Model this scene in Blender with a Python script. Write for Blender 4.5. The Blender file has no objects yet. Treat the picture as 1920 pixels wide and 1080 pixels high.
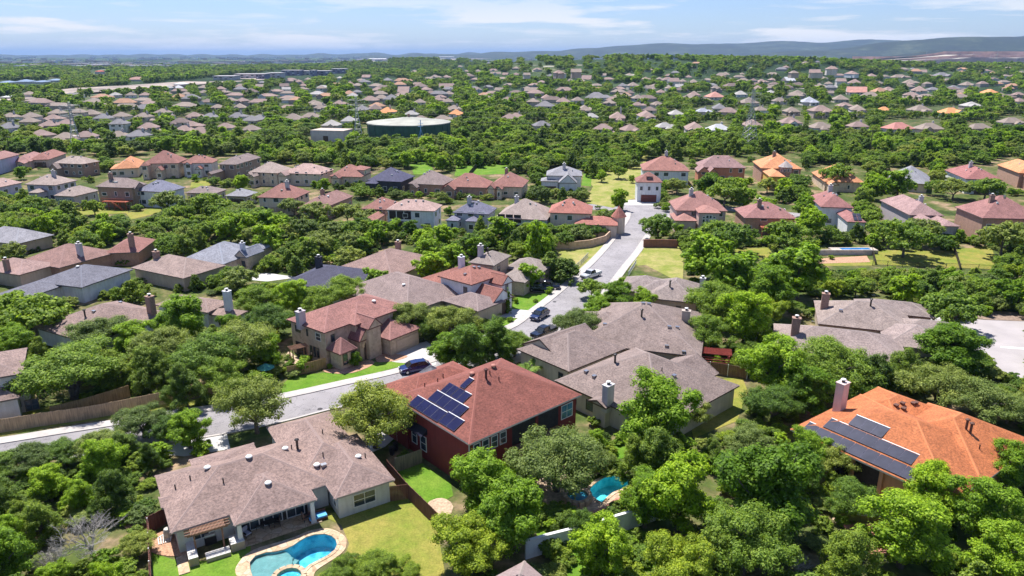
import bpy, math, random
import numpy as np
from mathutils import Vector, Matrix
from mathutils.geometry import delaunay_2d_cdt

random.seed(7)
RNG = np.random.default_rng(7)
S = bpy.context.scene
C = S.collection

# ------------------------------------------------------------------ camera, sky, sun, exposure
CAMH, FOC, PITCH = 46.0, 1340.0, math.atan(437.0 / 1340.0)     # metres, focal length in photo pixels (1920 wide), radians down
cam_d = bpy.data.cameras.new('camera')
cam_d.sensor_width = 36.0
cam_d.lens = 36.0 * FOC / 1920.0
cam_d.clip_end = 90000.0
cam = bpy.data.objects.new('camera', cam_d)
cam.location = (0, 0, CAMH)
cam.rotation_euler = (math.pi / 2 - PITCH, 0, 0)
C.objects.link(cam)
S.camera = cam

SUN_ELEV = math.radians(65)
SUN_AZ = math.radians(-32)          # clockwise from +Y: the sun stands behind the far left of the view
sd = Vector((math.sin(SUN_AZ) * math.cos(SUN_ELEV), math.cos(SUN_AZ) * math.cos(SUN_ELEV), math.sin(SUN_ELEV)))
sun_d = bpy.data.lights.new('sun', 'SUN')
sun_d.energy = 4.6
sun_d.angle = math.radians(0.5)
sun_d.color = (1.0, 0.965, 0.91)
sun = bpy.data.objects.new('sun', sun_d)
sun.rotation_euler = (-sd).to_track_quat('-Z', 'Y').to_euler()
sun.location = (0, 0, 200)
C.objects.link(sun)

world = bpy.data.worlds.new('World')
S.world = world
world.use_nodes = True
wn = world.node_tree
wn.nodes.clear()


def wnode(t, **kw):
    n = wn.nodes.new(t)
    for k, v in kw.items():
        setattr(n, k, v)
    return n


w_out = wnode('ShaderNodeOutputWorld')
w_bg = wnode('ShaderNodeBackground')
w_bg.inputs['Strength'].default_value = 0.076
w_sky = wnode('ShaderNodeTexSky', sky_type='NISHITA', sun_disc=False, sun_elevation=SUN_ELEV, sun_rotation=SUN_AZ,
              air_density=1.0, dust_density=0.35, ozone_density=2.2)
w_sky.altitude = 300
w_tc = wnode('ShaderNodeTexCoord')
w_sep = wnode('ShaderNodeSeparateXYZ')
wn.links.new(w_tc.outputs['Generated'], w_sep.inputs[0])
w_z = wnode('ShaderNodeMath', operation='MAXIMUM')
w_z.inputs[1].default_value = 0.012
wn.links.new(w_sep.outputs['Z'], w_z.inputs[0])
w_zo = wnode('ShaderNodeMath', operation='ADD')
w_zo.inputs[1].default_value = 0.05
wn.links.new(w_z.outputs[0], w_zo.inputs[0])
w_dx = wnode('ShaderNodeMath', operation='DIVIDE')
w_dy = wnode('ShaderNodeMath', operation='DIVIDE')
wn.links.new(w_sep.outputs['X'], w_dx.inputs[0]); wn.links.new(w_zo.outputs[0], w_dx.inputs[1])
wn.links.new(w_sep.outputs['Y'], w_dy.inputs[0]); wn.links.new(w_zo.outputs[0], w_dy.inputs[1])
w_cmb = wnode('ShaderNodeCombineXYZ')
wn.links.new(w_dx.outputs[0], w_cmb.inputs[0]); wn.links.new(w_dy.outputs[0], w_cmb.inputs[1])
w_n = wnode('ShaderNodeTexNoise')
w_n.inputs['Scale'].default_value = 0.62
w_n.inputs['Detail'].default_value = 9.0
w_n.inputs['Roughness'].default_value = 0.58
w_n.inputs['Distortion'].default_value = 0.25
wn.links.new(w_cmb.outputs[0], w_n.inputs['Vector'])
w_r = wnode('ShaderNodeValToRGB')
w_r.color_ramp.elements[0].position = 0.54
w_r.color_ramp.elements[1].position = 0.66
wn.links.new(w_n.outputs['Fac'], w_r.inputs[0])
w_f = wnode('ShaderNodeMath', operation='MULTIPLY')
w_f.inputs[1].default_value = 0.6
wn.links.new(w_r.outputs[0], w_f.inputs[0])
w_tint = wnode('ShaderNodeMixRGB', blend_type='MULTIPLY')
w_tint.inputs[0].default_value = 1.0
w_tint.inputs[2].default_value = (0.70, 0.80, 1.10, 1)
wn.links.new(w_sky.outputs[0], w_tint.inputs[1])
w_mix = wnode('ShaderNodeMixRGB')
w_mix.inputs[2].default_value = (7.6, 7.6, 7.7, 1)
# low banks of cloud near the horizon
w_mp = wnode('ShaderNodeMapping')
w_mp.inputs['Scale'].default_value = (3.2, 3.2, 30.0)
wn.links.new(w_tc.outputs['Generated'], w_mp.inputs['Vector'])
w_n2 = wnode('ShaderNodeTexNoise')
w_n2.inputs['Scale'].default_value = 1.0
w_n2.inputs['Detail'].default_value = 8.0
w_n2.inputs['Roughness'].default_value = 0.6
wn.links.new(w_mp.outputs[0], w_n2.inputs['Vector'])
w_r2 = wnode('ShaderNodeValToRGB')
w_r2.color_ramp.elements[0].position = 0.525
w_r2.color_ramp.elements[1].position = 0.60
wn.links.new(w_n2.outputs['Fac'], w_r2.inputs[0])
w_band = wnode('ShaderNodeValToRGB')
for p_, v_ in ((0.0, 1.0), (0.035, 1.0), (0.075, 0.25), (0.12, 0.0)):
    e_ = w_band.color_ramp.elements.new(p_) if p_ not in (0.0,) else w_band.color_ramp.elements[0]
    e_.color = (v_, v_, v_, 1)
w_band.color_ramp.elements[-1].color = (0, 0, 0, 1)
wn.links.new(w_sep.outputs['Z'], w_band.inputs[0])
w_m2 = wnode('ShaderNodeMath', operation='MULTIPLY')
wn.links.new(w_r2.outputs[0], w_m2.inputs[0]); wn.links.new(w_band.outputs[0], w_m2.inputs[1])
w_mx = wnode('ShaderNodeMath', operation='MAXIMUM')
wn.links.new(w_f.outputs[0], w_mx.inputs[0]); wn.links.new(w_m2.outputs[0], w_mx.inputs[1])
wn.links.new(w_mx.outputs[0], w_mix.inputs[0])
wn.links.new(w_tint.outputs[0], w_mix.inputs[1])
wn.links.new(w_mix.outputs[0], w_bg.inputs['Color'])
wn.links.new(w_bg.outputs[0], w_out.inputs['Surface'])

S.view_settings.view_transform = 'Standard'
S.view_settings.look = 'None'
S.view_settings.exposure = 0.84
S.view_settings.gamma = 1.0
S.view_settings.use_curve_mapping = False
S.render.engine = 'CYCLES'
cy = S.cycles
cy.use_denoising = True
cy.max_bounces = 5
cy.diffuse_bounces = 3
cy.glossy_bounces = 2
cy.transmission_bounces = 3
cy.transparent_max_bounces = 8
cy.volume_bounces = 0
cy.use_adaptive_sampling = True
cy.adaptive_threshold = 0.02

# ------------------------------------------------------------------ camera maths (photo pixels <-> places on the ground)
CP, SP = math.cos(PITCH), math.sin(PITCH)


def proj(x, y, z):
    dep = y * CP - (z - CAMH) * SP
    up = y * SP + (z - CAMH) * CP
    return 960 + FOC * x / dep, 540 - FOC * up / dep, dep


def un(px, py, z=0.0):
    a, b = (px - 960) / FOC, -(py - 540) / FOC
    dy, dz = CP + b * SP, -SP + b * CP
    t = (z - CAMH) / dz
    return Vector((a * t, dy * t, z))


def sm(a, b, v):
    t = np.clip((v - a) / (b - a), 0, 1)
    return t * t * (3 - 2 * t)


def terrain(x, y):
    """height of the land: flat round the near streets, a low ridge to the right of the far middle, then a plain"""
    x = np.asarray(x, float); y = np.asarray(y, float)
    r = 35.0 * sm(-190, 60, x) * (1 - 0.45 * sm(560, 1000, x)) * sm(1080, 1750, y) * (1 - 1.2 * sm(1800, 2700, y))
    k = 30.0 * np.exp(-(((x + 330) / 330) ** 2 + ((y - 2900) / 420) ** 2))
    u = 1.6 * np.sin(x * 0.011 + 1.3) * np.cos(y * 0.009) * sm(600, 900, y)
    return r + k + u


def terr(x, y):
    return float(terrain(x, y))


def ung(px, py, dz=0.0):
    """the point of the land seen at a photo pixel"""
    z = 0.0
    for _ in range(12):
        p = un(px, py, min(z + dz, CAMH - 2.0))
        z = 0.5 * z + 0.5 * terr(p.x, p.y)
    p = un(px, py, min(z + dz, CAMH - 2.0))
    return p


# ------------------------------------------------------------------ materials
MATS = {}


def nt(name):
    m = bpy.data.materials.new(name)
    m.use_nodes = True
    t = m.node_tree
    b = t.nodes['Principled BSDF']
    return m, t, b


def N(t, typ, **kw):
    n = t.nodes.new(typ)
    for k, v in kw.items():
        if k in ('Scale', 'Detail', 'Roughness', 'Distortion', 'Strength', 'Distance'):
            n.inputs[k].default_value = v
        else:
            setattr(n, k, v)
    return n


def ramp(t, fac, stops, interp='LINEAR'):
    r = t.nodes.new('ShaderNodeValToRGB')
    r.color_ramp.interpolation = interp
    e = r.color_ramp.elements
    while len(e) < len(stops):
        e.new(0.5)
    for i, (p, c) in enumerate(stops):
        e[i].position = p
        e[i].color = (c[0], c[1], c[2], 1)
    t.links.new(fac, r.inputs[0])
    return r.outputs[0]


def mixc(t, fac, a, b, mode='MIX'):
    m = t.nodes.new('ShaderNodeMixRGB')
    m.blend_type = mode
    for i, v in ((0, fac), (1, a), (2, b)):
        if isinstance(v, (int, float)):
            m.inputs[i].default_value = v
        elif isinstance(v, (tuple, list)):
            m.inputs[i].default_value = (v[0], v[1], v[2], 1)
        else:
            t.links.new(v, m.inputs[i])
    return m.outputs[0]


def coords(t, world_space=False):
    if world_space:
        return t.nodes.new('ShaderNodeNewGeometry').outputs['Position']
    return t.nodes.new('ShaderNodeTexCoord').outputs['Object']


def noise(t, co, scale, detail=4, rough=0.55, stretch=None):
    n = N(t, 'ShaderNodeTexNoise', Scale=scale, Detail=detail, Roughness=rough)
    if stretch:
        mp = t.nodes.new('ShaderNodeMapping')
        mp.inputs['Scale'].default_value = stretch
        t.links.new(co, mp.inputs['Vector'])
        co = mp.outputs[0]
    t.links.new(co, n.inputs['Vector'])
    return n.outputs['Fac']


def bump(t, b, h, strength=0.3, dist=0.05):
    n = N(t, 'ShaderNodeBump', Strength=strength, Distance=dist)
    t.links.new(h, n.inputs['Height'])
    t.links.new(n.outputs[0], b.inputs['Normal'])


def sc3(c, k):
    return tuple(min(1, v * k) for v in c)


def m_plain(name, col, rough=0.7, metal=0.0, var=0.12, scale=3.0, ws=False, bmp=0.0):
    key = ('plain', name)
    if key in MATS:
        return MATS[key]
    m, t, b = nt(name)
    co = coords(t, ws)
    f = noise(t, co, scale, 5)
    c = ramp(t, f, [(0.3, sc3(col, 1 - var)), (0.7, sc3(col, 1 + var))])
    t.links.new(c, b.inputs['Base Color'])
    b.inputs['Roughness'].default_value = rough
    b.inputs['Metallic'].default_value = metal
    if bmp:
        bump(t, b, noise(t, co, scale * 8, 3), bmp, 0.03)
    MATS[key] = m
    return m


def m_roof(col, far=False):
    """asphalt shingles: courses that step down the slope, tabs of differing tone, a few weathered patches"""
    key = ('roof', tuple(round(c, 3) for c in col), far)
    if key in MATS:
        return MATS[key]
    m, t, b = nt('shingle_roofing')
    co = coords(t)
    g = t.nodes.new('ShaderNodeNewGeometry')
    big = noise(t, co, 0.35, 3)
    c0 = ramp(t, big, [(0.3, sc3(col, 0.86)), (0.7, sc3(col, 1.12))])
    if not far:
        sp = t.nodes.new('ShaderNodeSeparateXYZ'); t.links.new(co, sp.inputs[0])
        # tabs: noise cells elongated along the slope's level lines
        n1 = noise(t, co, 1.0, 3, 0.75, (3.8, 3.8, 9.0))
        tab = ramp(t, n1, [(0.34, (0.62, 0.59, 0.60)), (0.5, (1.0, 1.0, 1.0)), (0.66, (1.36, 1.30, 1.26))])
        c0 = mixc(t, 1.0, c0, tab, 'MULTIPLY')
        wv = N(t, 'ShaderNodeTexWave', Scale=2.3)
        wv.bands_direction = 'Z'; wv.wave_profile = 'SAW'
        wv.inputs['Distortion'].default_value = 0.4
        wv.inputs['Detail'].default_value = 2.0
        t.links.new(co, wv.inputs['Vector'])
        cr = ramp(t, wv.outputs['Fac'], [(0.0, (0.72, 0.72, 0.72)), (0.16, (1, 1, 1)), (1.0, (1.04, 1.04, 1.04))])
        c0 = mixc(t, 0.55, c0, cr, 'MULTIPLY')
        st = noise(t, co, 1.0, 4, 0.6, (0.9, 0.9, 0.25))
        c0 = mixc(t, 1.0, c0, ramp(t, st, [(0.35, (0.84, 0.83, 0.83)), (0.6, (1.05, 1.05, 1.05))]), 'MULTIPLY')
        bump(t, b, wv.outputs['Fac'], 0.35, 0.03)
    oi = t.nodes.new('ShaderNodeObjectInfo')
    c0 = mixc(t, 1.0, c0, ramp(t, oi.outputs['Random'], [(0, (0.93, 0.93, 0.95)), (1, (1.07, 1.06, 1.04))]), 'MULTIPLY')
    t.links.new(c0, b.inputs['Base Color'])
    b.inputs['Roughness'].default_value = 0.86
    b.inputs['Specular IOR Level'].default_value = 0.3
    MATS[key] = m
    return m


def m_tile(col):
    key = ('tile', col)
    if key in MATS:
        return MATS[key]
    m, t, b = nt('clay_roof_tile')
    co = coords(t)
    n = noise(t, co, 4.0, 3, 0.7)
    t.links.new(ramp(t, n, [(0.3, sc3(col, 0.7)), (0.7, sc3(col, 1.25))]), b.inputs['Base Color'])
    b.inputs['Roughness'].default_value = 0.8
    MATS[key] = m
    return m


def m_wall(col, kind='stucco'):
    key = ('wall', tuple(round(c, 3) for c in col), kind)
    if key in MATS:
        return MATS[key]
    m, t, b = nt({'stucco': 'stucco_wall', 'brick': 'brick_wall', 'stone': 'limestone_wall', 'board': 'board_siding'}[kind])
    col = tuple(min(0.72, c_ * (1.22 if max(col) > 0.3 else 1.1)) for c_ in col)
    co = coords(t)
    c0 = ramp(t, noise(t, co, 0.8, 4), [(0.3, sc3(col, 0.9)), (0.7, sc3(col, 1.08))])
    if kind == 'brick':
        v = noise(t, co, 1.0, 2, 0.8, (4, 4, 13))
        c0 = mixc(t, 1.0, c0, ramp(t, v, [(0.35, (0.68, 0.66, 0.66)), (0.5, (1, 1, 1)), (0.65, (1.25, 1.2, 1.15))]), 'MULTIPLY')
    elif kind == 'stone':
        v = N(t, 'ShaderNodeTexVoronoi', Scale=2.2)
        t.links.new(co, v.inputs['Vector'])
        c0 = mixc(t, 0.55, c0, mixc(t, 1.0, c0, ramp(t, v.outputs['Color'], [(0.0, (0.7, 0.62, 0.55)), (1.0, (1.3, 1.25, 1.15))]), 'MULTIPLY'))
    elif kind == 'board':
        wv = N(t, 'ShaderNodeTexWave', Scale=1.6); wv.bands_direction = 'Z'; wv.wave_profile = 'SAW'
        t.links.new(co, wv.inputs['Vector'])
        c0 = mixc(t, 0.5, c0, ramp(t, wv.outputs['Fac'], [(0, (0.7, 0.7, 0.7)), (0.15, (1, 1, 1))]), 'MULTIPLY')
    # rain streaks
    s = noise(t, co, 1.0, 3, 0.5, (2.5, 2.5, 0.25))
    c0 = mixc(t, 0.5, c0, ramp(t, s, [(0.35, (0.82, 0.80, 0.77)), (0.55, (1.03, 1.03, 1.03))]), 'MULTIPLY')
    t.links.new(c0, b.inputs['Base Color'])
    b.inputs['Roughness'].default_value = 0.88
    MATS[key] = m
    return m


def m_wood(name, col):
    key = ('wood', name)
    if key in MATS:
        return MATS[key]
    m, t, b = nt(name)
    co = coords(t)
    n = noise(t, co, 1.0, 4, 0.6, (7.0, 7.0, 0.6))
    c0 = ramp(t, n, [(0.3, sc3(col, 0.6)), (0.5, col), (0.72, sc3(col, 1.3))])
    c0 = mixc(t, 0.7, c0, ramp(t, noise(t, co, 0.5, 3), [(0.3, (0.75, 0.72, 0.7)), (0.7, (1.15, 1.12, 1.08))]), 'MULTIPLY')
    t.links.new(c0, b.inputs['Base Color'])
    b.inputs['Roughness'].default_value = 0.85
    MATS[key] = m
    return m


def m_glass(name='window_glass', col=(0.03, 0.045, 0.06)):
    key = ('glass', name)
    if key in MATS:
        return MATS[key]
    m, t, b = nt(name)
    n = noise(t, coords(t), 0.7, 2)
    t.links.new(ramp(t, n, [(0.35, sc3(col, 0.6)), (0.65, sc3(col, 1.8))]), b.inputs['Base Color'])
    b.inputs['Roughness'].default_value = 0.08
    b.inputs['Specular IOR Level'].default_value = 0.9
    MATS[key] = m
    return m


def m_leaf(name, dark, mid, light, trans=0.28):
    dark, mid, light = [tuple(v * k_ for v, k_ in zip(c, (1.6, 1.70, 1.15))) for c in (dark, mid, light)]
    trans = trans + 0.10
    """leaves: colour differs from leaf to leaf, from bough to bough and from tree to tree"""
    m, t, b = nt(name)
    g = t.nodes.new('ShaderNodeNewGeometry')
    oi = t.nodes.new('ShaderNodeObjectInfo')
    co = coords(t)
    c0 = ramp(t, g.outputs['Random Per Island'], [(0.0, dark), (0.45, mid), (1.0, light)])
    bo = noise(t, co, 0.55, 3)
    c0 = mixc(t, 1.0, c0, ramp(t, bo, [(0.3, (0.68, 0.74, 0.62)), (0.55, (1, 1, 1)), (0.75, (1.3, 1.2, 1.05))]), 'MULTIPLY')
    c0 = mixc(t, 1.0, c0, ramp(t, oi.outputs['Random'], [(0, (0.52, 0.62, 0.60)), (0.3, (0.88, 0.92, 0.88)), (0.7, (1.12, 1.08, 0.86)), (1, (1.26, 1.18, 0.80))]), 'MULTIPLY')
    b.inputs['Roughness'].default_value = 0.6
    b.inputs['Specular IOR Level'].default_value = 0.25
    t.links.new(c0, b.inputs['Base Color'])
    tr = t.nodes.new('ShaderNodeBsdfTranslucent')
    t.links.new(mixc(t, 1.0, c0, (1.35, 1.35, 0.6), 'MULTIPLY'), tr.inputs['Color'])
    mx = t.nodes.new('ShaderNodeMixShader')
    mx.inputs[0].default_value = trans
    t.links.new(b.outputs[0], mx.inputs[1]); t.links.new(tr.outputs[0], mx.inputs[2])
    t.links.new(mx.outputs[0], t.nodes['Material Output'].inputs['Surface'])
    MATS[('leaf', name)] = m
    return m


# ------------------------------------------------------------------ objects
def tag(o, label=None, cat=None, group=None, kind=None):
    for k, v in (('label', label), ('category', cat), ('group', group), ('kind', kind)):
        if v:
            o[k] = v
    return o


def empty(name, loc, rz=0.0, label=None, cat=None, group=None, scale=None):
    o = bpy.data.objects.new(name, None)
    o.empty_display_size = 1.0
    o.location = loc
    o.rotation_euler = (0, 0, rz)
    if scale:
        o.scale = scale
    C.objects.link(o)
    return tag(o, label, cat, group)


def mesh_obj(name, me, parent=None, loc=None, rot=None):
    o = bpy.data.objects.new(name, me)
    C.objects.link(o)
    if parent:
        o.parent = parent
    if loc is not None:
        o.location = loc
    if rot is not None:
        o.rotation_euler = rot
    return o


class MB:
    """collects polygons; build() makes one mesh object"""
    def __init__(s):
        s.v, s.f, s.m, s.mats = [], [], [], []

    def mi(s, mat):
        if mat not in s.mats:
            s.mats.append(mat)
        return s.mats.index(mat)

    def poly(s, pts, mat):
        n = len(s.v)
        s.v += [tuple(p) for p in pts]
        s.f.append(tuple(range(n, n + len(pts))))
        s.m.append(s.mi(mat))

    def solid(s, verts, faces, mat):
        n = len(s.v)
        s.v += [tuple(p) for p in verts]
        i = s.mi(mat)
        for f in faces:
            s.f.append(tuple(n + k for k in f))
            s.m.append(i)

    def box(s, a, b, mat, rz=0.0, org=(0, 0, 0), tilt=None):
        x0, y0, z0 = a; x1, y1, z1 = b
        vs = [Vector(p) for p in ((x0, y0, z0), (x1, y0, z0), (x1, y1, z0), (x0, y1, z0), (x0, y0, z1), (x1, y0, z1), (x1, y1, z1), (x0, y1, z1))]
        M = Matrix.Rotation(rz, 3, 'Z')
        if tilt is not None:
            M = tilt
        vs = [M @ v + Vector(org) for v in vs]
        s.solid(vs, [(0, 3, 2, 1), (4, 5, 6, 7), (0, 1, 5, 4), (1, 2, 6, 5), (2, 3, 7, 6), (3, 0, 4, 7)], mat)

    def prism(s, pts, z0, z1, mat, top=None):
        """vertical prism over a 2D outline (counter-clockwise)"""
        n = len(pts)
        b = len(s.v)
        s.v += [(p[0], p[1], z0) for p in pts] + [(p[0], p[1], z1) for p in pts]
        i = s.mi(mat)
        for k in range(n):
            s.f.append((b + k, b + (k + 1) % n, b + n + (k + 1) % n, b + n + k)); s.m.append(i)
        s.f.append(tuple(b + n + k for k in range(n))); s.m.append(s.mi(top or mat))
        s.f.append(tuple(b + k for k in reversed(range(n)))); s.m.append(i)

    def tube(s, pts, rads, mat, seg=6, cap=True):
        pts = [Vector(p) for p in pts]
        b = len(s.v)
        for i, p in enumerate(pts):
            d = (pts[min(i + 1, len(pts) - 1)] - pts[max(i - 1, 0)]).normalized()
            a = d.orthogonal().normalized() if abs(d.z) < 0.98 else Vector((1, 0, 0))
            if i and abs(d.z) < 0.98:
                pass
            ref = Vector((0, 0, 1)) if abs(d.z) < 0.9 else Vector((1, 0, 0))
            a = d.cross(ref).normalized(); c = d.cross(a)
            for k in range(seg):
                w = 2 * math.pi * k / seg
                s.v.append(tuple(p + (a * math.cos(w) + c * math.sin(w)) * rads[i]))
        mi = s.mi(mat)
        for i in range(len(pts) - 1):
            for k in range(seg):
                s.f.append((b + i * seg + k, b + i * seg + (k + 1) % seg, b + (i + 1) * seg + (k + 1) % seg, b + (i + 1) * seg + k)); s.m.append(mi)
        if cap:
            s.f.append(tuple(b + k for k in reversed(range(seg)))); s.m.append(mi)
            s.f.append(tuple(b + (len(pts) - 1) * seg + k for k in range(seg))); s.m.append(mi)

    def mesh(s, name):
        me = bpy.data.meshes.new(name)
        me.from_pydata(s.v, [], s.f)
        for m in s.mats:
            me.materials.append(m)
        me.polygons.foreach_set('material_index', s.m)
        me.update()
        return me

    def build(s, name, parent=None, loc=None, rot=None, smooth=False):
        me = s.mesh(name)
        if smooth:
            me.polygons.foreach_set('use_smooth', [True] * len(me.polygons))
        return mesh_obj(name, me, parent, loc, rot)


def copy_tree(o, parent=None):
    c = o.copy()
    C.objects.link(c)
    if parent:
        c.parent = parent
    for ch in list(o.children):
        copy_tree(ch, c)
    return c


# ------------------------------------------------------------------ record of what must stay visible (used only to choose where trees stand)
GW, GH = 480, 270
PROT = np.zeros((GH, GW), np.uint8)
gx, gy = np.meshgrid((np.arange(GW) + 0.5) * 4, (np.arange(GH) + 0.5) * 4)


def prot_poly(pts, val=1):
    inside = np.zeros((GH, GW), bool)
    n = len(pts)
    for i in range(n):
        (x0, y0), (x1, y1) = pts[i], pts[(i + 1) % n]
        if y0 == y1:
            continue
        c = ((gy < y0) != (gy < y1)) & (gx < (x1 - x0) * (gy - y0) / (y1 - y0) + x0)
        inside ^= c
    PROT[inside] = val


def prot_box(x0, y0, x1, y1, val=1):
    PROT[max(0, int(y0 / 4)):max(0, int(math.ceil(y1 / 4))), max(0, int(x0 / 4)):max(0, int(math.ceil(x1 / 4)))] = val


FOOT = []      # circles on the ground where no trunk may stand: (x, y, r)
# ------------------------------------------------------------------ flat sheets of ground, roads, kerbs
def smooth_loop(pts, n=4, closed=True):
    out = []
    L = len(pts)
    for i in range(L if closed else L - 1):
        p0, p1, p2, p3 = (pts[(i - 1) % L] if closed or i else pts[0]), pts[i], pts[(i + 1) % L], (pts[(i + 2) % L] if closed or i + 2 < L else pts[-1])
        for k in range(n):
            t = k / n
            out.append(tuple(0.5 * ((2 * p1[j]) + (-p0[j] + p2[j]) * t + (2 * p0[j] - 5 * p1[j] + 4 * p2[j] - p3[j]) * t * t + (-p0[j] + 3 * p1[j] - 3 * p2[j] + p3[j]) * t ** 3) for j in range(2)))
    if not closed:
        out.append(tuple(pts[-1]))
    return out


def W2(pts, z=0.0):
    return [tuple(un(px, py, z)[:2]) for px, py in pts]


def area2(p):
    return 0.5 * sum(p[i][0] * p[(i + 1) % len(p)][1] - p[(i + 1) % len(p)][0] * p[i][1] for i in range(len(p)))


def ccw(p):
    return list(p) if area2(p) > 0 else list(reversed(p))


def fill_with_holes(outer, holes):
    vs, faces_in, k = [], [], 0
    loops = [ccw(outer)] + [list(reversed(ccw(h))) for h in holes]
    edges = []
    for lp in loops:
        n = len(lp)
        vs += [Vector(p) for p in lp]
        edges += [(k + i, k + (i + 1) % n) for i in range(n)]
        k += n
    r = delaunay_2d_cdt(vs, edges, [], 0, 0.0001)
    v2, _, f2 = r[0], r[1], r[2]

    def inside(p, lp):
        c = False
        n = len(lp)
        for i in range(n):
            x0, y0 = lp[i]; x1, y1 = lp[(i + 1) % n]
            if (p[1] < y0) != (p[1] < y1) and p[0] < (x1 - x0) * (p[1] - y0) / (y1 - y0) + x0:
                c = not c
        return c
    keep = []
    for f in f2:
        c = (v2[f[0]] + v2[f[1]] + v2[f[2]]) / 3
        if inside(c, loops[0]) and not any(inside(c, h) for h in loops[1:]):
            keep.append(tuple(f))
    return [tuple(v) for v in v2], keep


def sheet(name, world_pts, z, mat, holes=(), kind='structure', parent=None, thick=0.0):
    v, f = fill_with_holes(world_pts, holes)
    mb = MB()
    mb.solid([(p[0], p[1], z) for p in v], f, mat)
    if thick:
        for lp in [ccw(world_pts)] + [list(reversed(ccw(h))) for h in holes]:
            n = len(lp)
            for i in range(n):
                a, b = lp[i], lp[(i + 1) % n]
                mb.poly([(a[0], a[1], z - thick), (b[0], b[1], z - thick), (b[0], b[1], z), (a[0], a[1], z)], mat)
    o = mb.build(name, parent)
    if kind and not parent:
        o['kind'] = kind
    return o


def offset_line(pts, d):
    out = []
    for i, p in enumerate(pts):
        a = Vector(pts[max(i - 1, 0)]); b = Vector(pts[min(i + 1, len(pts) - 1)])
        t = (b - a).normalized()
        out.append((p[0] - t.y * d, p[1] + t.x * d))
    return out


def strip(name, line, d0, d1, z, mat, thick=0.12, kind='structure'):
    a, b = offset_line(line, d0), offset_line(line, d1)
    mb = MB()
    for i in range(len(line) - 1):
        q = [a[i], a[i + 1], b[i + 1], b[i]]
        if area2(q) < 0:
            q.reverse()
        mb.poly([(x, y, z) for x, y in q], mat)
        for e, fl in ((a, False), (b, True)):
            r = [(e[i][0], e[i][1], z - thick), (e[i + 1][0], e[i + 1][1], z - thick), (e[i + 1][0], e[i + 1][1], z), (e[i][0], e[i][1], z)]
            mb.poly(r, mat)
    o = mb.build(name)
    o['kind'] = kind
    return o


# ------------------------------------------------------------------ windows, doors, chimneys shared by all houses
WIN = {}
M_FRAME = m_plain('white_window_frame', (0.72, 0.71, 0.68), 0.5, 0, 0.05)
M_DFRAME = m_plain('bronze_window_frame', (0.06, 0.05, 0.045), 0.5, 0, 0.05)
M_GLASS = m_glass()
M_GLASSB = m_glass('blue_tinted_glass', (0.06, 0.17, 0.24))
M_WHITE = m_plain('white_trim_paint', (0.70, 0.69, 0.66), 0.55, 0, 0.06)
M_METAL = m_plain('galvanised_metal', (0.42, 0.42, 0.43), 0.35, 0.9, 0.15)
M_DARKM = m_plain('dark_metal', (0.05, 0.045, 0.045), 0.45, 0.5, 0.2)
M_SHADE = m_plain('painted_recess_shade', (0.035, 0.028, 0.026), 0.9, 0, 0.3)  # near-black colour painted for shaded recesses, also on the balcony screens


def window_meshes(w, h, frame, glass, near):
    key = (round(w, 1), round(h, 1), frame.name, glass.name, near)
    if key in WIN:
        return WIN[key]
    mb = MB()
    t = 0.09 if near else 0.12
    fr = -0.07
    for a, b in (((-w / 2, fr, 0), (-w / 2 + t, 0.01, h)), ((w / 2 - t, fr, 0), (w / 2, 0.01, h)),
                 ((-w / 2 + t, fr, 0), (w / 2 - t, 0.01, t)), ((-w / 2 + t, fr, h - t), (w / 2 - t, 0.01, h))):
        mb.box(a, b, frame)
    if near:
        mb.box((-w / 2 + t, fr + 0.02, h * 0.5 - 0.03), (w / 2 - t, 0.01, h * 0.5 + 0.03), frame)
        if w > 1.3:
            mb.box((-0.03, fr + 0.015, t), (0.03, 0.01, h - t), frame)
    f = mb.mesh('window')
    mb = MB()
    mb.box((-w / 2 + t * 0.8, fr + 0.035, t * 0.8), (w / 2 - t * 0.8, 0.008, h - t * 0.8), glass)
    WIN[key] = (f, mb.mesh('pane'))
    return WIN[key]


def put_window(root, x, y, z, rz, w, h, frame=None, glass=None, near=False, name='window'):
    f, p = window_meshes(w, h, frame or M_FRAME, glass or M_GLASS, near)
    o = mesh_obj(name, f, root, (x, y, z), (0, 0, rz))
    mesh_obj('pane', p, o)
    return o


def put_door(root, x, y, z, rz, w, h, mat, name='door', panels=4):
    key = ('door', w, h, mat.name, panels)
    if key not in WIN:
        mb = MB()
        mb.box((-w / 2, -0.06, 0), (w / 2, 0.02, h), mat)
        for k in range(panels):
            a = h * k / panels + 0.06
            nc = max(1, int(w / 1.2))
            for j in range(nc):
                x0 = -w / 2 + w * j / nc + 0.07
                mb.box((x0, -0.085, a), (x0 + w / nc - 0.14, -0.061, a + h / panels - 0.12), mat)
        WIN[key] = mb.mesh('door')
    return mesh_obj(name, WIN[key], root, (x, y, z), (0, 0, rz))


M_BRICKCH = m_wall((0.30, 0.19, 0.15), 'brick')
M_STUCCH = m_wall((0.42, 0.40, 0.40), 'stucco')


def put_chimney(root, x, y, z0, z1, sx, sy, mat, parent=None):
    mb = MB()
    mb.box((-sx / 2, -sy / 2, z0), (sx / 2, sy / 2, z1), mat)
    mb.box((-sx / 2 - 0.08, -sy / 2 - 0.08, z1), (sx / 2 + 0.08, sy / 2 + 0.08, z1 + 0.12), mat)
    ch = mb.build('chimney', root, (x, y, 0))
    mb = MB()
    mb.tube([(0, 0, z1 + 0.12), (0, 0, z1 + 0.42)], [0.2, 0.2], M_DARKM, 8)
    mb.tube([(0, 0, z1 + 0.46), (0, 0, z1 + 0.54), (0, 0, z1 + 0.62)], [0.34, 0.3, 0.05], M_WHITE, 8)
    mb.build('chimney_cap', ch)
    return ch


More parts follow.
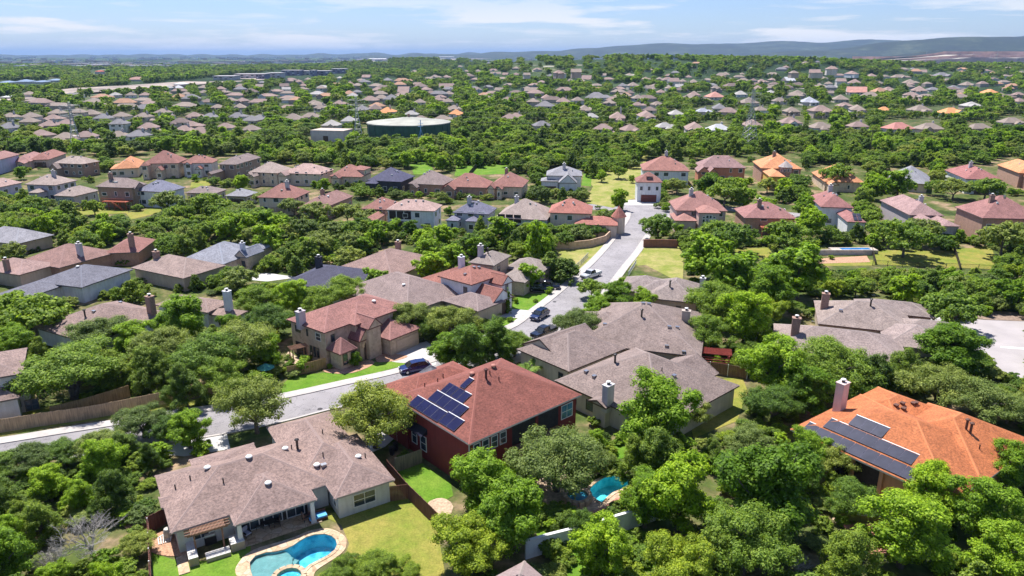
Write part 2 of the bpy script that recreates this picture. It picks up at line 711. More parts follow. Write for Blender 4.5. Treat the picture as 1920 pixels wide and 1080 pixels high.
# ------------------------------------------------------------------ roofs and walls
def roof_z(b, u, v):
    u0, u1, v0, v1 = b['r']
    if u < u0 or u > u1 or v < v0 or v > v1:
        return -1
    if b['t'] == 'hip':
        h = min(u - u0, u1 - u, v - v0, v1 - v)
    elif b['t'] == 'gu':
        h = min(v - v0, v1 - v)
    elif b['t'] == 'gv':
        h = min(u - u0, u1 - u)
    elif b['t'] == 'shedv':
        h = (v - v0)
    else:
        h = 0
    return b['ez'] + b['p'] * h


def roof_mesh(b, rm, fm, wm, caps):
    u0, u1, v0, v1 = b['r']
    ez, p, t = b['ez'], b['p'], b['t']
    W, D = u1 - u0, v1 - v0
    th = 0.2
    lo = ez - th
    mb = MB()
    c = [(u0, v0), (u1, v0), (u1, v1), (u0, v1)]
    ridge = []
    if t == 'hip':
        if W >= D:
            r = D / 2; A = (u0 + r, v0 + r, ez + p * r); B = (u1 - r, v0 + r, ez + p * r)
            fs = [[(u0, v0, ez), (u1, v0, ez), B, A], [(u1, v0, ez), (u1, v1, ez), B], [(u1, v1, ez), (u0, v1, ez), A, B], [(u0, v1, ez), (u0, v0, ez), A]]
        else:
            r = W / 2; A = (u0 + r, v0 + r, ez + p * r); B = (u0 + r, v1 - r, ez + p * r)
            fs = [[(u0, v0, ez), (u1, v0, ez), A], [(u1, v0, ez), (u1, v1, ez), B, A], [(u1, v1, ez), (u0, v1, ez), B], [(u0, v1, ez), (u0, v0, ez), A, B]]
        if abs(W - D) > 0.05:
            ridge.append((A, B))
        if W >= D:
            ridge += [((u0, v0, ez), A), ((u0, v1, ez), A), ((u1, v0, ez), B), ((u1, v1, ez), B)]
        else:
            ridge += [((u0, v0, ez), A), ((u1, v0, ez), A), ((u0, v1, ez), B), ((u1, v1, ez), B)]
        for f in fs:
            g = [q for i, q in enumerate(f) if i == 0 or (Vector(q) - Vector(f[i - 1])).length > 0.01]
            mb.poly(g, rm)
    elif t in ('gu', 'gv'):
        if t == 'gu':
            zz = ez + p * D / 2; A = (u0, v0 + D / 2, zz); B = (u1, v0 + D / 2, zz)
            mb.poly([(u0, v0, ez), (u1, v0, ez), B, A], rm); mb.poly([(u1, v1, ez), (u0, v1, ez), A, B], rm)
            mb.poly([(u0, v1, ez), (u0, v0, ez), A], wm); mb.poly([(u1, v0, ez), (u1, v1, ez), B], wm)
        else:
            zz = ez + p * W / 2; A = (u0 + W / 2, v0, zz); B = (u0 + W / 2, v1, zz)
            mb.poly([(u1, v0, ez), (u1, v1, ez), B, A], rm); mb.poly([(u0, v1, ez), (u0, v0, ez), A, B], rm)
            mb.poly([(u0, v0, ez), (u1, v0, ez), A], wm); mb.poly([(u1, v1, ez), (u0, v1, ez), B], wm)
        ridge.append((A, B))
        # verge boards standing proud of the gable ends
        for E_, s in ((A, -1), (B, 1)):
            for side in (0, 1):
                if t == 'gu':
                    q = (E_[0], v0 if side == 0 else v1, ez); o3 = Vector((0.06 * s, 0, 0))
                else:
                    q = (u0 if side == 0 else u1, E_[1], ez); o3 = Vector((0, 0.06 * s, 0))
                P0, P1 = Vector(q) + o3 * 1.5, Vector(E_) + o3 * 1.5
                dn = Vector((0, 0, -0.22)); up = Vector((0, 0, 0.03))
                mb.poly([P0 + dn, P1 + dn, P1 + up, P0 + up], fm)
                mb.poly([P0 + up, P1 + up, P1 + up - o3 * 1.6, P0 + up - o3 * 1.6], rm)
    elif t == 'shedv':
        mb.poly([(u0, v0, ez), (u1, v0, ez), (u1, v1, ez + p * D), (u0, v1, ez + p * D)], rm)
        mb.poly([(u1, v0, ez), (u1, v1, ez), (u1, v1, ez + p * D)], fm); mb.poly([(u0, v1, ez), (u0, v0, ez), (u0, v1, ez + p * D)], fm)
        mb.poly([(u1, v1, ez), (u0, v1, ez), (u0, v1, ez + p * D), (u1, v1, ez + p * D)], fm)
    else:
        mb.poly([(x, y, ez) for x, y in c], rm)
    for i in range(4):
        a, d = c[i], c[(i + 1) % 4]
        mb.poly([(a[0], a[1], lo), (d[0], d[1], lo), (d[0], d[1], ez), (a[0], a[1], ez)], fm)
    mb.poly([(x, y, lo) for x, y in reversed(c)], fm)
    return mb, ridge


def local_pt(origin, h, x, y):
    dx, dy = x - origin[0], y - origin[1]
    c, s = math.cos(h), math.sin(h)
    return dx * c + dy * s, -dx * s + dy * c


class House:
    def __init__(s, name, label, heading, blocks, roof, wall, wkind='stucco', z0=0.0, fascia=None, cat='house', group=None,
                 near=False, frame=None, glass=None, far=False, caps=None, overhang=0.45):
        s.h = math.radians(heading)
        s.near, s.far = near, far
        s.frame, s.glass = frame or M_FRAME, glass or M_GLASS
        s.z0 = z0
        s.blocks = []
        s.roofm = roof if not isinstance(roof, tuple) else m_roof(roof, far)
        s.wallm = wall if not isinstance(wall, tuple) else m_wall(wall, wkind)
        fm = fascia or m_plain('brown_fascia_%d' % int(100 * (roof[0] if isinstance(roof, tuple) else 0.2)), sc3(roof, 0.55) if isinstance(roof, tuple) else (0.2, 0.15, 0.12), 0.7)
        org = None
        for i, b in enumerate(blocks):
            b = dict(b)
            b.setdefault('t', 'hip'); b.setdefault('p', 0.45); b.setdefault('ez', 3.0); b.setdefault('ov', overhang)
            ez = b['ez'] + z0
            if 'near' in b:
                P = un(*b['near'], ez)
                if org is None:
                    org = P
                u0, v0 = local_pt(org, s.h, P.x, P.y)
            elif 'rect' in b:
                u0, v0 = b['rect'][0], b['rect'][2]
            if org is None and 'org' in b:
                org = b['org']; u0 = v0 = 0.0
            if 'pts' in b:
                Q = [un(*q, ez) for q in b['pts']]
                if org is None:
                    org = Q[0]
                L_ = [local_pt(org, s.h, q.x, q.y) for q in Q]
                a0, a1 = min(q[0] for q in L_), max(q[0] for q in L_)
                c0, c1 = min(q[1] for q in L_), max(q[1] for q in L_)
                if 'w' in b: a1 = a0 + b['w']
                if 'd' in b: c1 = c0 + b['d']
                if 'wl' in b: a0 = a1 - b['wl']
                if 'dl' in b: c0 = c1 - b['dl']
                b['r'] = (a0, a1, c0, c1)
            elif 'rect' in b:
                b['r'] = b['rect']
            else:
                w = b.get('w'); d = b.get('d')
                if 'right' in b:
                    Q = un(*b['right'], ez); w = local_pt(org, s.h, Q.x, Q.y)[0] - u0
                if 'left' in b:
                    Q = un(*b['left'], ez); d = local_pt(org, s.h, Q.x, Q.y)[1] - v0
                b['r'] = (u0, u0 + w, v0, v0 + d)
            b['ez'] += 0.004 * i
            s.blocks.append(b)
        s.org = org
        s.root = empty(name, (org[0], org[1], z0), s.h, label, cat, group)
        for b in s.blocks:
            u0, u1, v0, v1 = b['r']
            cu, cv = (u0 + u1) / 2, (v0 + v1) / 2
            cx, cy = s.world(cu, cv)
            FOOT.append((cx, cy, 0.5 * math.hypot(u1 - u0, v1 - v0) * (0.86 if near else 0.68)))
            rm = b.get('roof', s.roofm); wm = b.get('wall', s.wallm)
            if isinstance(rm, tuple):
                rm = m_roof(rm, far)
            mb, ridge = roof_mesh(b, rm, b.get('fascia', fm), wm, near)
            ro = mb.build('roof', s.root)
            b['obj'] = ro
            if near and ridge:
                cm = MB()
                capm = b.get('cap', None) or s.capm(rm)
                for A, B in ridge:
                    A, B = Vector(A), Vector(B)
                    d = (B - A); L = d.length; d.normalize()
                    sd_ = d.cross(Vector((0, 0, 1))).normalized() * 0.16
                    up = Vector((0, 0, 0.05)); dn = Vector((0, 0, -0.06))
                    cm.solid([A + up, B + up, B + sd_ + dn, A + sd_ + dn, B - sd_ + dn, A - sd_ + dn], [(0, 1, 2, 3), (1, 0, 5, 4)], capm)
                cm.build('ridge_cap', ro)
            if b.get('walls', True):
                o = b['ov']
                w = MB()
                x0, x1, y0, y1 = u0 + o, u1 - o, v0 + o, v1 - o
                bz = b.get('base', -0.4)
                tz = b['ez'] - 0.2
                for q in (((x0, y0), (x1, y0)), ((x1, y0), (x1, y1)), ((x1, y1), (x0, y1)), ((x0, y1), (x0, y0))):
                    (ax, ay), (bx, by) = q
                    w.poly([(ax, ay, bz), (bx, by, bz), (bx, by, tz), (ax, ay, tz)], wm)
                w.build('wall', s.root)

    def capm(s, rm):
        k = ('cap', rm.name)
        if k not in MATS:
            base = [v for kk, v in MATS.items() if kk[0] == 'roof' and v == rm]
            col = [kk[1] for kk, v in MATS.items() if kk[0] == 'roof' and v == rm]
            col = col[0] if col else (0.25, 0.2, 0.18)
            MATS[k] = m_plain('ridge_shingles_' + rm.name, sc3(col, 1.18), 0.9)
        return MATS[k]

    def world(s, u, v):
        c, n = math.cos(s.h), math.sin(s.h)
        return s.org[0] + u * c - v * n, s.org[1] + u * n + v * c

    def top(s, u, v):
        return max([roof_z(b, u, v) for b in s.blocks] + [0])

    def hit(s, px, py):
        """where the sight line of a photo pixel meets this roof (house coordinates)"""
        z = 14.0
        while z > 0:
            p = un(px, py, z + s.z0)
            u, v = local_pt(s.org, s.h, p.x, p.y)
            if s.top(u, v) >= z:
                return Vector((u, v, z))
            z -= 0.02
        p = un(px, py, s.z0)
        u, v = local_pt(s.org, s.h, p.x, p.y)
        return Vector((u, v, 0))

    def window(s, bi, side, pos, z, w, h, frame=None, glass=None, name='window'):
        """side F (-v), L (-u), R (+u), B (+v); pos in metres from the corner at u0 / v0"""
        b = s.blocks[bi]
        u0, u1, v0, v1 = b['r']; o = b['ov']
        if side == 'F': x, y, r = u0 + pos, v0 + o, 0.0
        elif side == 'B': x, y, r = u0 + pos, v1 - o, math.pi
        elif side == 'L': x, y, r = u0 + o, v0 + pos, -math.pi / 2
        else: x, y, r = u1 - o, v0 + pos, math.pi / 2
        return put_window(s.root, x, y, z, r, w, h, frame or s.frame, glass or s.glass, s.near, name)

    def door(s, bi, side, pos, z, w, h, mat, name='door'):
        b = s.blocks[bi]
        u0, u1, v0, v1 = b['r']; o = b['ov']
        x, y, r = {'F': (u0 + pos, v0 + o, 0.0), 'B': (u0 + pos, v1 - o, math.pi), 'L': (u0 + o, v0 + pos, -math.pi / 2), 'R': (u1 - o, v0 + pos, math.pi / 2)}[side]
        return put_door(s.root, x, y, z, r, w, h, mat, name)

    def blocked(s, bi, x, y, z):
        for j, b in enumerate(s.blocks):
            if j != bi and roof_z(b, x, y) > z + 0.4:
                return True
        return False

    def auto_windows(s, rnd, sides='FL', step=3.4, big=False, chance=0.85):
        n = 0
        for bi, b in enumerate(s.blocks):
            if not b.get('walls', True) or b.get('nowin'):
                continue
            u0, u1, v0, v1 = b['r']; o = b['ov']
            for side in sides:
                L = (u1 - u0 if side in 'FB' else v1 - v0)
                k = max(1, int((L - 2 * o) / step))
                lv = [1.0] if b['ez'] < 4.6 else ([0.9, 3.7] if b['ez'] < 7 else [1.0, 3.9, 6.7])
                for z in lv:
                    for i in range(k):
                        pos = o + (L - 2 * o) * (i + 0.5) / k + rnd.uniform(-0.25, 0.25)
                        if side == 'F': x, y = u0 + pos, v0 + o - 0.3
                        elif side == 'L': x, y = u0 + o - 0.3, v0 + pos
                        elif side == 'R': x, y = u1 - o + 0.3, v0 + pos
                        else: x, y = u0 + pos, v1 - o + 0.3
                        if s.blocked(bi, x, y, z) or rnd.random() > chance:
                            continue
                        s.window(bi, side, pos, z, rnd.choice([0.9, 1.5, 1.8]) if not big else rnd.choice([1.5, 1.8, 2.4]), 1.5 if rnd.random() < 0.8 else 1.1)
                        n += 1
                        if n > 12:
                            return

    def chimney(s, px, py, ztop, sx=1.2, sy=0.8, mat=None):
        p = un(px, py, ztop + s.z0)
        u, v = local_pt(s.org, s.h, p.x, p.y)
        z = max(s.top(u, v) - 1.2, -0.3)
        return put_chimney(s.root, u, v, z if s.top(u, v) > 0 else -0.3, ztop, sx, sy, mat or M_STUCCH)

    def chimney2(s, px, ybase, ytop, sx=1.2, sy=0.8, mat=None):
        q = s.hit(px, ybase)
        x, y = s.world(q.x, q.y)
        zt = q.z
        while proj(x, y, zt + s.z0)[1] > ytop and zt < 16:
            zt += 0.05
        return put_chimney(s.root, q.x, q.y, q.z - 0.8, zt, sx, sy, mat or M_STUCCH)

    def vent(s, px, py, kind='pipe', mat=None):
        q = s.hit(px, py)
        mb = MB()
        if kind == 'pipe':
            mb.tube([(0, 0, -0.1), (0, 0, 0.55)], [0.07, 0.07], mat or M_DARKM, 7)
            o = mb.build('vent_pipe', s.root, q)
        elif kind == 'flue':
            mb.tube([(0, 0, -0.1), (0, 0, 1.15)], [0.14, 0.14], mat or M_DARKM, 8)
            mb.tube([(0, 0, 1.15), (0, 0, 1.25), (0, 0, 1.38)], [0.27, 0.27, 0.08], mat or M_DARKM, 8)
            o = mb.build('flue_pipe', s.root, q)
        elif kind == 'box':
            mb.box((-0.25, -0.2, -0.1), (0.25, 0.2, 0.22), mat or M_METAL)
            mb.box((-0.3, -0.25, 0.22), (0.3, 0.25, 0.28), mat or M_METAL)
            o = mb.build('roof_vent', s.root, q)
        else:
            mb.tube([(0, 0, -0.1), (0, 0, 0.16)], [0.2, 0.2], M_METAL, 12)
            mb.tube([(0, 0, 0.16), (0, 0, 0.24), (0, 0, 0.33), (0, 0, 0.36)], [0.36, 0.35, 0.25, 0.08], mat or M_WHITE, 14)
            o = mb.build('turbine_vent', s.root, q)
        return o


def fit_block(h, bbox, ez, pitch, z0=0.0, dmin=7.5, dmax=17.0, wmin=7.5, wmax=30.0):
    """size and place of a hip roof whose outline in the photo is the given box"""
    x0, y0, x1, y1 = bbox
    hd = math.radians(h)
    c = un((x0 + x1) / 2, y1 * 0.7 + y0 * 0.3, ez + z0)
    dep = c.y * CP
    w = (x1 - x0) * dep / FOC * 0.8
    P = np.array([c.x, c.y + 4, max(wmin, w), 11.0])
    cs, sn = math.cos(hd), math.sin(hd)

    def box(P):
        cx, cy, w, d = P
        r = min(w, d) / 2
        pts = [(-w / 2, -d / 2, 0), (w / 2, -d / 2, 0), (w / 2, d / 2, 0), (-w / 2, d / 2, 0)]
        if w >= d:
            pts += [(-w / 2 + r, 0, pitch * r), (w / 2 - r, 0, pitch * r)]
        else:
            pts += [(0, -d / 2 + r, pitch * r), (0, d / 2 - r, pitch * r)]
        X = [proj(cx + u * cs - v * sn, cy + u * sn + v * cs, z0 + ez + z) for u, v, z in pts]
        xs = [q[0] for q in X]; ys = [q[1] for q in X]
        return np.array([min(xs), min(ys), max(xs), max(ys)])
    T = np.array([x0, y0, x1, y1], float)
    for _ in range(40):
        F = box(P) - T
        if abs(F).max() < 0.2:
            break
        J = np.zeros((4, 4))
        for k in range(4):
            Q = P.copy(); Q[k] += 0.05
            J[:, k] = (box(Q) - box(P)) / 0.05
        step = np.linalg.solve(J.T @ J + 0.05 * np.eye(4), -J.T @ F)
        P = P + np.clip(step, -6, 6) * 0.7
        P[2] = min(max(P[2], wmin), wmax); P[3] = min(max(P[3], dmin), dmax)
    cx, cy, w, d = P
    ox, oy = cx - (w / 2) * cs + (d / 2) * sn, cy - (w / 2) * sn - (d / 2) * cs
    return (ox, oy, ez + z0), w, d


def fence(name, label, pts, h, mat, top=None, group=None, seg=2.4, post=True, cat='fence', kind='board', ground=None, z0=0.0, thick=0.05):
    """a fence along ground points: each bay is a board_panel, each post a part"""
    root = empty(name, (pts[0][0], pts[0][1], z0), 0, label, cat, group)
    ox, oy = pts[0]
    for i in range(len(pts) - 1):
        a, b = Vector(pts[i]), Vector(pts[i + 1])
        L = (b - a).length
        n = max(1, round(L / seg))
        d = (b - a) / n
        ang = math.atan2(d.y, d.x)
        for k in range(n):
            p = a + d * k
            mb = MB()
            l = d.length
            if kind == 'board':
                m = max(2, int(l / 0.15))
                for j in range(m):
                    zt = h + random.uniform(-0.02, 0.02)
                    off = random.uniform(-0.006, 0.006)
                    mb.box((l * j / m + 0.006, -thick / 2 + off, 0.02), (l * (j + 1) / m - 0.006, thick / 2 + off, zt), mat)
                if h > 1.2:
                    mb.box((0, thick / 2 + 0.008, h * 0.75), (l, thick / 2 + 0.06, h * 0.75 + 0.09), mat)
                    mb.box((0, thick / 2 + 0.008, h * 0.2), (l, thick / 2 + 0.06, h * 0.2 + 0.09), mat)
                o = mb.build('board_panel', root, (p.x - ox, p.y - oy, 0), (0, 0, ang))
            elif kind == 'wall':
                mb.box((0, -0.12, -0.3), (l - 0.004, 0.12, h), mat)
                mb.box((0, -0.17, h), (l - 0.004, 0.17, h + 0.08), top or mat)
                o = mb.build('wall_panel', root, (p.x - ox, p.y - oy, 0), (0, 0, ang))
            elif kind == 'rail':
                mb.box((0, -0.02, h - 0.05), (l, 0.02, h), mat)
                mb.box((0, -0.02, 0.12), (l, 0.02, 0.16), mat)
                m = int(l / 0.16)
                for j in range(m):
                    mb.box((l * j / m, -0.01, 0.16), (l * j / m + 0.022, 0.01, h - 0.05), mat)
                o = mb.build('railing_panel', root, (p.x - ox, p.y - oy, 0), (0, 0, ang))
            if post and kind != 'wall':
                q = MB(); s_ = 0.05
                q.box((-s_, -s_, 0), (s_, s_, h + 0.06), top or mat)
                q.build('post', root, (p.x - ox, p.y - oy, 0), (0, 0, ang))
    return root
# ------------------------------------------------------------------ trees
LEAF = {
    'oak': m_leaf('live_oak_leaves', (0.050, 0.085, 0.020), (0.105, 0.160, 0.034), (0.200, 0.260, 0.065), 0.34),
    'olive': m_leaf('olive_grey_leaves', (0.065, 0.088, 0.034), (0.140, 0.168, 0.062), (0.250, 0.275, 0.125), 0.34),
    'cedar': m_leaf('juniper_needles', (0.046, 0.076, 0.014), (0.095, 0.140, 0.024), (0.180, 0.225, 0.045), 0.26),
    'elm': m_leaf('bright_elm_leaves', (0.066, 0.108, 0.010), (0.140, 0.215, 0.020), (0.260, 0.345, 0.045), 0.38),
    'yellow': m_leaf('yellow_green_leaves', (0.072, 0.105, 0.018), (0.150, 0.200, 0.030), (0.270, 0.310, 0.060), 0.38),
    'dark': m_leaf('dark_glossy_leaves', (0.034, 0.070, 0.012), (0.075, 0.130, 0.020), (0.140, 0.205, 0.038), 0.3),
    'palm': m_leaf('palm_fronds', (0.06, 0.11, 0.03), (0.11, 0.17, 0.05), (0.2, 0.26, 0.09), 0.2),
}
M_BARK = m_plain('bark', (0.13, 0.105, 0.085), 0.95, 0, 0.4, 6.0)
M_DEAD = m_plain('bare_grey_wood', (0.36, 0.33, 0.30), 0.95, 0, 0.25, 6.0)


def leaf_mesh(name, rng, lobes, n, leaf, mat, tuft=6, tr=0.35, up=0.25, droop=0.0, hollow=0.35, nsub=15):
    """leaf-sized faces gathered in tufts through the outer part of each lobe of the crown"""
    big = np.array(lobes)
    sub = []
    for b in big:
        for _ in range(nsub):
            dd = rng.normal(size=3); dd[2] += 0.35; dd /= np.linalg.norm(dd)
            f = rng.uniform(0.66, 1.06); q = rng.uniform(0.26, 0.46)
            sub.append((b[0] + dd[0] * b[3] * f, b[1] + dd[1] * b[4] * f, b[2] + dd[2] * b[5] * f, b[3] * q, b[4] * q, b[5] * q * 0.85))
    L = np.array(sub)
    wgt = (L[:, 3] * L[:, 4] + L[:, 3] * L[:, 5] + L[:, 4] * L[:, 5]); wgt = wgt / wgt.sum()
    nt_ = n // tuft
    k = rng.choice(len(L), nt_, p=wgt)
    d = rng.normal(size=(nt_, 3)); d[:, 2] += up
    d /= np.linalg.norm(d, axis=1)[:, None]
    rad = 1 - hollow * rng.random(nt_) ** 1.6
    rad *= 1 + 0.14 * np.sin(d[:, 0] * 7 + k) * np.cos(d[:, 1] * 6 + 2 * k)
    c = L[k, :3] + d * L[k, 3:6] * rad[:, None]
    # drop tufts buried inside another lobe
    keep = np.ones(nt_, bool)
    for j in range(len(L)):
        q = ((c - L[j, :3]) / L[j, 3:6]); keep &= ~((np.sum(q * q, axis=1) < 0.30) & (k != j))
    ph = rng.uniform(0, 6.28, 3)
    gap = np.sin(c[:, 0] * 2.9 + ph[0]) * np.sin(c[:, 1] * 2.6 + ph[1]) * np.sin(c[:, 2] * 3.3 + ph[2])
    keep &= ~((gap > 0.22) & (rng.random(nt_) < 0.8))
    c, d = c[keep], d[keep]
    c = np.repeat(c, tuft, axis=0); d = np.repeat(d, tuft, axis=0)
    m = len(c)
    off = rng.normal(size=(m, 3)); off /= np.linalg.norm(off, axis=1)[:, None]
    c = c + off * tr * (rng.random(m)[:, None] ** 0.5)
    nrm = d * 0.55 + off * 0.85 + np.array([0.0, 0.0, 0.75])
    nrm /= np.linalg.norm(nrm, axis=1)[:, None]
    a = np.cross(nrm, rng.normal(size=(m, 3))); a /= np.linalg.norm(a, axis=1)[:, None]
    b = np.cross(nrm, a)
    s = leaf * (0.55 + 0.8 * rng.random(m))[:, None]
    ratio = (0.42 + 0.3 * rng.random(m))[:, None]
    v = np.empty((m, 4, 3))
    bend = nrm * s * 0.22
    v[:, 0] = c - a * s - bend; v[:, 1] = c - b * s * ratio; v[:, 2] = c + a * s - bend; v[:, 3] = c + b * s * ratio
    me = bpy.data.meshes.new(name)
    me.vertices.add(m * 4); me.vertices.foreach_set('co', v.reshape(-1).astype(np.float32))
    me.loops.add(m * 4); me.loops.foreach_set('vertex_index', np.arange(m * 4, dtype=np.int32))
    me.polygons.add(m); me.polygons.foreach_set('loop_start', np.arange(0, m * 4, 4, dtype=np.int32))
    me.update(calc_edges=True)
    me.materials.append(mat)
    return me


def trunk_mesh(name, rng, lobes, H, r0, forks=1, mat=None, lean=0.3):
    mb = MB()
    mat = mat or M_BARK
    fz = H * rng.uniform(0.18, 0.3)
    for fk in range(forks):
        a = rng.uniform(0, 6.28)
        f = Vector((math.cos(a) * lean * (fk > 0 or 0.3), math.sin(a) * lean * (fk > 0 or 0.3), fz))
        mb.tube([(0, 0, -0.3), (f.x * 0.4, f.y * 0.4, fz * 0.5), f], [r0 * 1.35, r0, r0 * 0.8], mat, 7)
        for i, L in enumerate(lobes):
            if i % forks != fk:
                continue
            tip = Vector(L[:3])
            mid = f.lerp(tip, 0.5) + Vector((rng.uniform(-.3, .3), rng.uniform(-.3, .3), rng.uniform(-.1, .4)))
            mb.tube([f, mid, tip], [r0 * 0.55, r0 * 0.34, r0 * 0.12], mat, 5)
            for _ in range(3):
                dv = Vector(rng.normal(size=3)); dv.z = abs(dv.z) * 0.5; dv.normalize()
                e = tip + Vector((dv.x * L[3], dv.y * L[4], dv.z * L[5])) * 0.85
                mb.tube([mid.lerp(tip, 0.6), tip.lerp(e, 0.5) + Vector((0, 0, .1)), e], [r0 * 0.2, r0 * 0.12, r0 * 0.04], mat, 4)
    return mb.mesh(name)


def crown_lobes(kind, rng):
    """lobes of a crown seven metres across (x, y, z, rx, ry, rz)"""
    L = []
    if kind in ('oak', 'olive'):
        n = 9
        for i in range(n):
            a = 6.283 * i / (n - 2) + rng.uniform(-.4, .4)
            R = rng.uniform(1.5, 2.35) if i < n - 2 else rng.uniform(0, 0.8)
            z = rng.uniform(2.7, 3.9) if i < n - 2 else rng.uniform(4.0, 4.5)
            r = rng.uniform(1.05, 1.6)
            L.append((math.cos(a) * R, math.sin(a) * R, z, r * 1.08, r * 1.08, r * 0.8))
        for i in range(4):
            a = rng.uniform(0, 6.28); R = rng.uniform(2.6, 3.3); r = rng.uniform(.45, .8)
            L.append((math.cos(a) * R, math.sin(a) * R, rng.uniform(2.2, 4.0), r, r, r * .8))
        H = 5.6
    elif kind == 'elm':
        n = 11
        for i in range(n):
            a = 2.4 * i + rng.uniform(-.3, .3)
            R = 2.1 * math.sqrt((i % 6) / 6.0) * rng.uniform(.8, 1.15)
            z = 2.2 + 4.0 * (i / n) * rng.uniform(.8, 1.1)
            r = rng.uniform(1.0, 1.5) * (1 - 0.25 * i / n)
            L.append((math.cos(a) * R * (1.15 - 0.6 * i / n), math.sin(a) * R * (1.15 - 0.6 * i / n), z, r, r, r * 0.9))
        for i in range(4):
            a = rng.uniform(0, 6.28); R = rng.uniform(1.8, 2.9); r = rng.uniform(.45, .8)
            L.append((math.cos(a) * R, math.sin(a) * R, rng.uniform(2.2, 5.6), r, r, r * 1.1))
        H = 7.2
    elif kind in ('cedar', 'dark'):
        n = 14
        for i in range(n):
            a = 2.4 * i + rng.uniform(-.5, .5)
            t = i / n
            R = (2.7 - 2.2 * t) * rng.uniform(.5, 1.05)
            z = 1.0 + 4.6 * t + rng.uniform(-.3, .3)
            r = rng.uniform(0.65, 1.15)
            L.append((math.cos(a) * R, math.sin(a) * R, z, r, r, r * 1.25))
        H = 6.2
    elif kind == 'yellow':
        n = 8
        for i in range(n):
            a = 0.785 * i + rng.uniform(-.3, .3)
            L.append((math.cos(a) * rng.uniform(.8, 2.2), math.sin(a) * rng.uniform(.8, 2.2), rng.uniform(2.2, 4.6), rng.uniform(1, 1.4), rng.uniform(1, 1.4), rng.uniform(.8, 1.1)))
        H = 5.8
    return L, H


TREES = {}     # kind -> list of variants at three levels of detail: [(crown, trunk)]
for ki, kind in enumerate(('oak', 'olive', 'cedar', 'elm', 'dark', 'yellow')):
    for lod, (n, leaf, nv) in enumerate(((42000, 0.088, 3), (8500, 0.20, 3), (1300, 0.47, 2))):
        out = []
        for v in range(nv):
            rg = np.random.default_rng(100 * ki + v)
            lobes, H = crown_lobes(kind, rg)
            nn = n
            if kind in ('cedar', 'dark'):
                cr = leaf_mesh('crown', rg, lobes, nn, leaf * 0.95, LEAF[kind], tuft=7, tr=0.34, up=0.5, hollow=0.5)
            elif kind == 'elm':
                cr = leaf_mesh('crown', rg, lobes, nn, leaf * 1.18, LEAF[kind], tuft=6, tr=0.36, up=0.3, hollow=0.35)
            else:
                cr = leaf_mesh('crown', rg, lobes, nn, leaf, LEAF[kind], tuft=8, tr=0.36, up=0.3, hollow=0.42)
            if lod == 0:
                tm = trunk_mesh('trunk', rg, lobes, H, 0.2, 2 if kind in ('oak', 'olive') else 1)
            elif lod == 1:
                tm = trunk_mesh('trunk', rg, lobes[::3], H, 0.18)
            else:
                mbt = MB(); mbt.tube([(0, 0, -0.3), (0, 0, H * 0.6)], [0.2, 0.1], M_BARK, 4, False); tm = mbt.mesh('trunk')
            out.append((cr, tm))
        TREES[(kind, lod)] = out

TREE_LIST = []     # every separate tree: dict(obj, x, y, W, kind, px, py)
KNAME = {'oak': 'live_oak', 'olive': 'live_oak', 'cedar': 'juniper_tree', 'elm': 'elm_tree', 'dark': 'laurel_tree', 'yellow': 'ash_tree'}


def tree(x, y, W, kind, rng=random, hs=1.0, z=0.0, dist=None):
    """a tree with a crown W metres across standing at (x, y)"""
    d = math.hypot(x, y)
    lod = 0 if d < 135 else 1
    vs = TREES[(kind, lod)]
    cr, tm = vs[rng.randrange(len(vs))]
    s = W / 6.6
    hh = s ** 0.75 * hs
    root = empty(KNAME[kind], (x, y, z), rng.uniform(0, 6.28), scale=(s, s, hh))
    mesh_obj('trunk', tm, root)
    mesh_obj('crown', cr, root)
    px, py, _ = proj(x, y, z + 3.4 * hh)
    TREE_LIST.append(dict(o=root, x=x, y=y, W=W, H=5.8 * hh, kind=kind, px=px, py=py, lod=lod))
    FOOT.append((x, y, W * 0.30))
    return root


def tree_px(px, py, Wpx, kind, hs=1.0):
    """a tree whose crown centre shows at the photo pixel, Wpx photo pixels wide"""
    zc = 3.4
    for _ in range(4):
        p = un(px, py, zc)
        dep = proj(p.x, p.y, zc)[2]
        W = Wpx * dep / FOC
        zc = 3.4 * ((W / 6.6) ** 0.75) * hs
    tree(p.x, p.y, W, kind, hs=hs)
    FOOT[-1] = (p.x, p.y, W * 0.42)
    return p, W
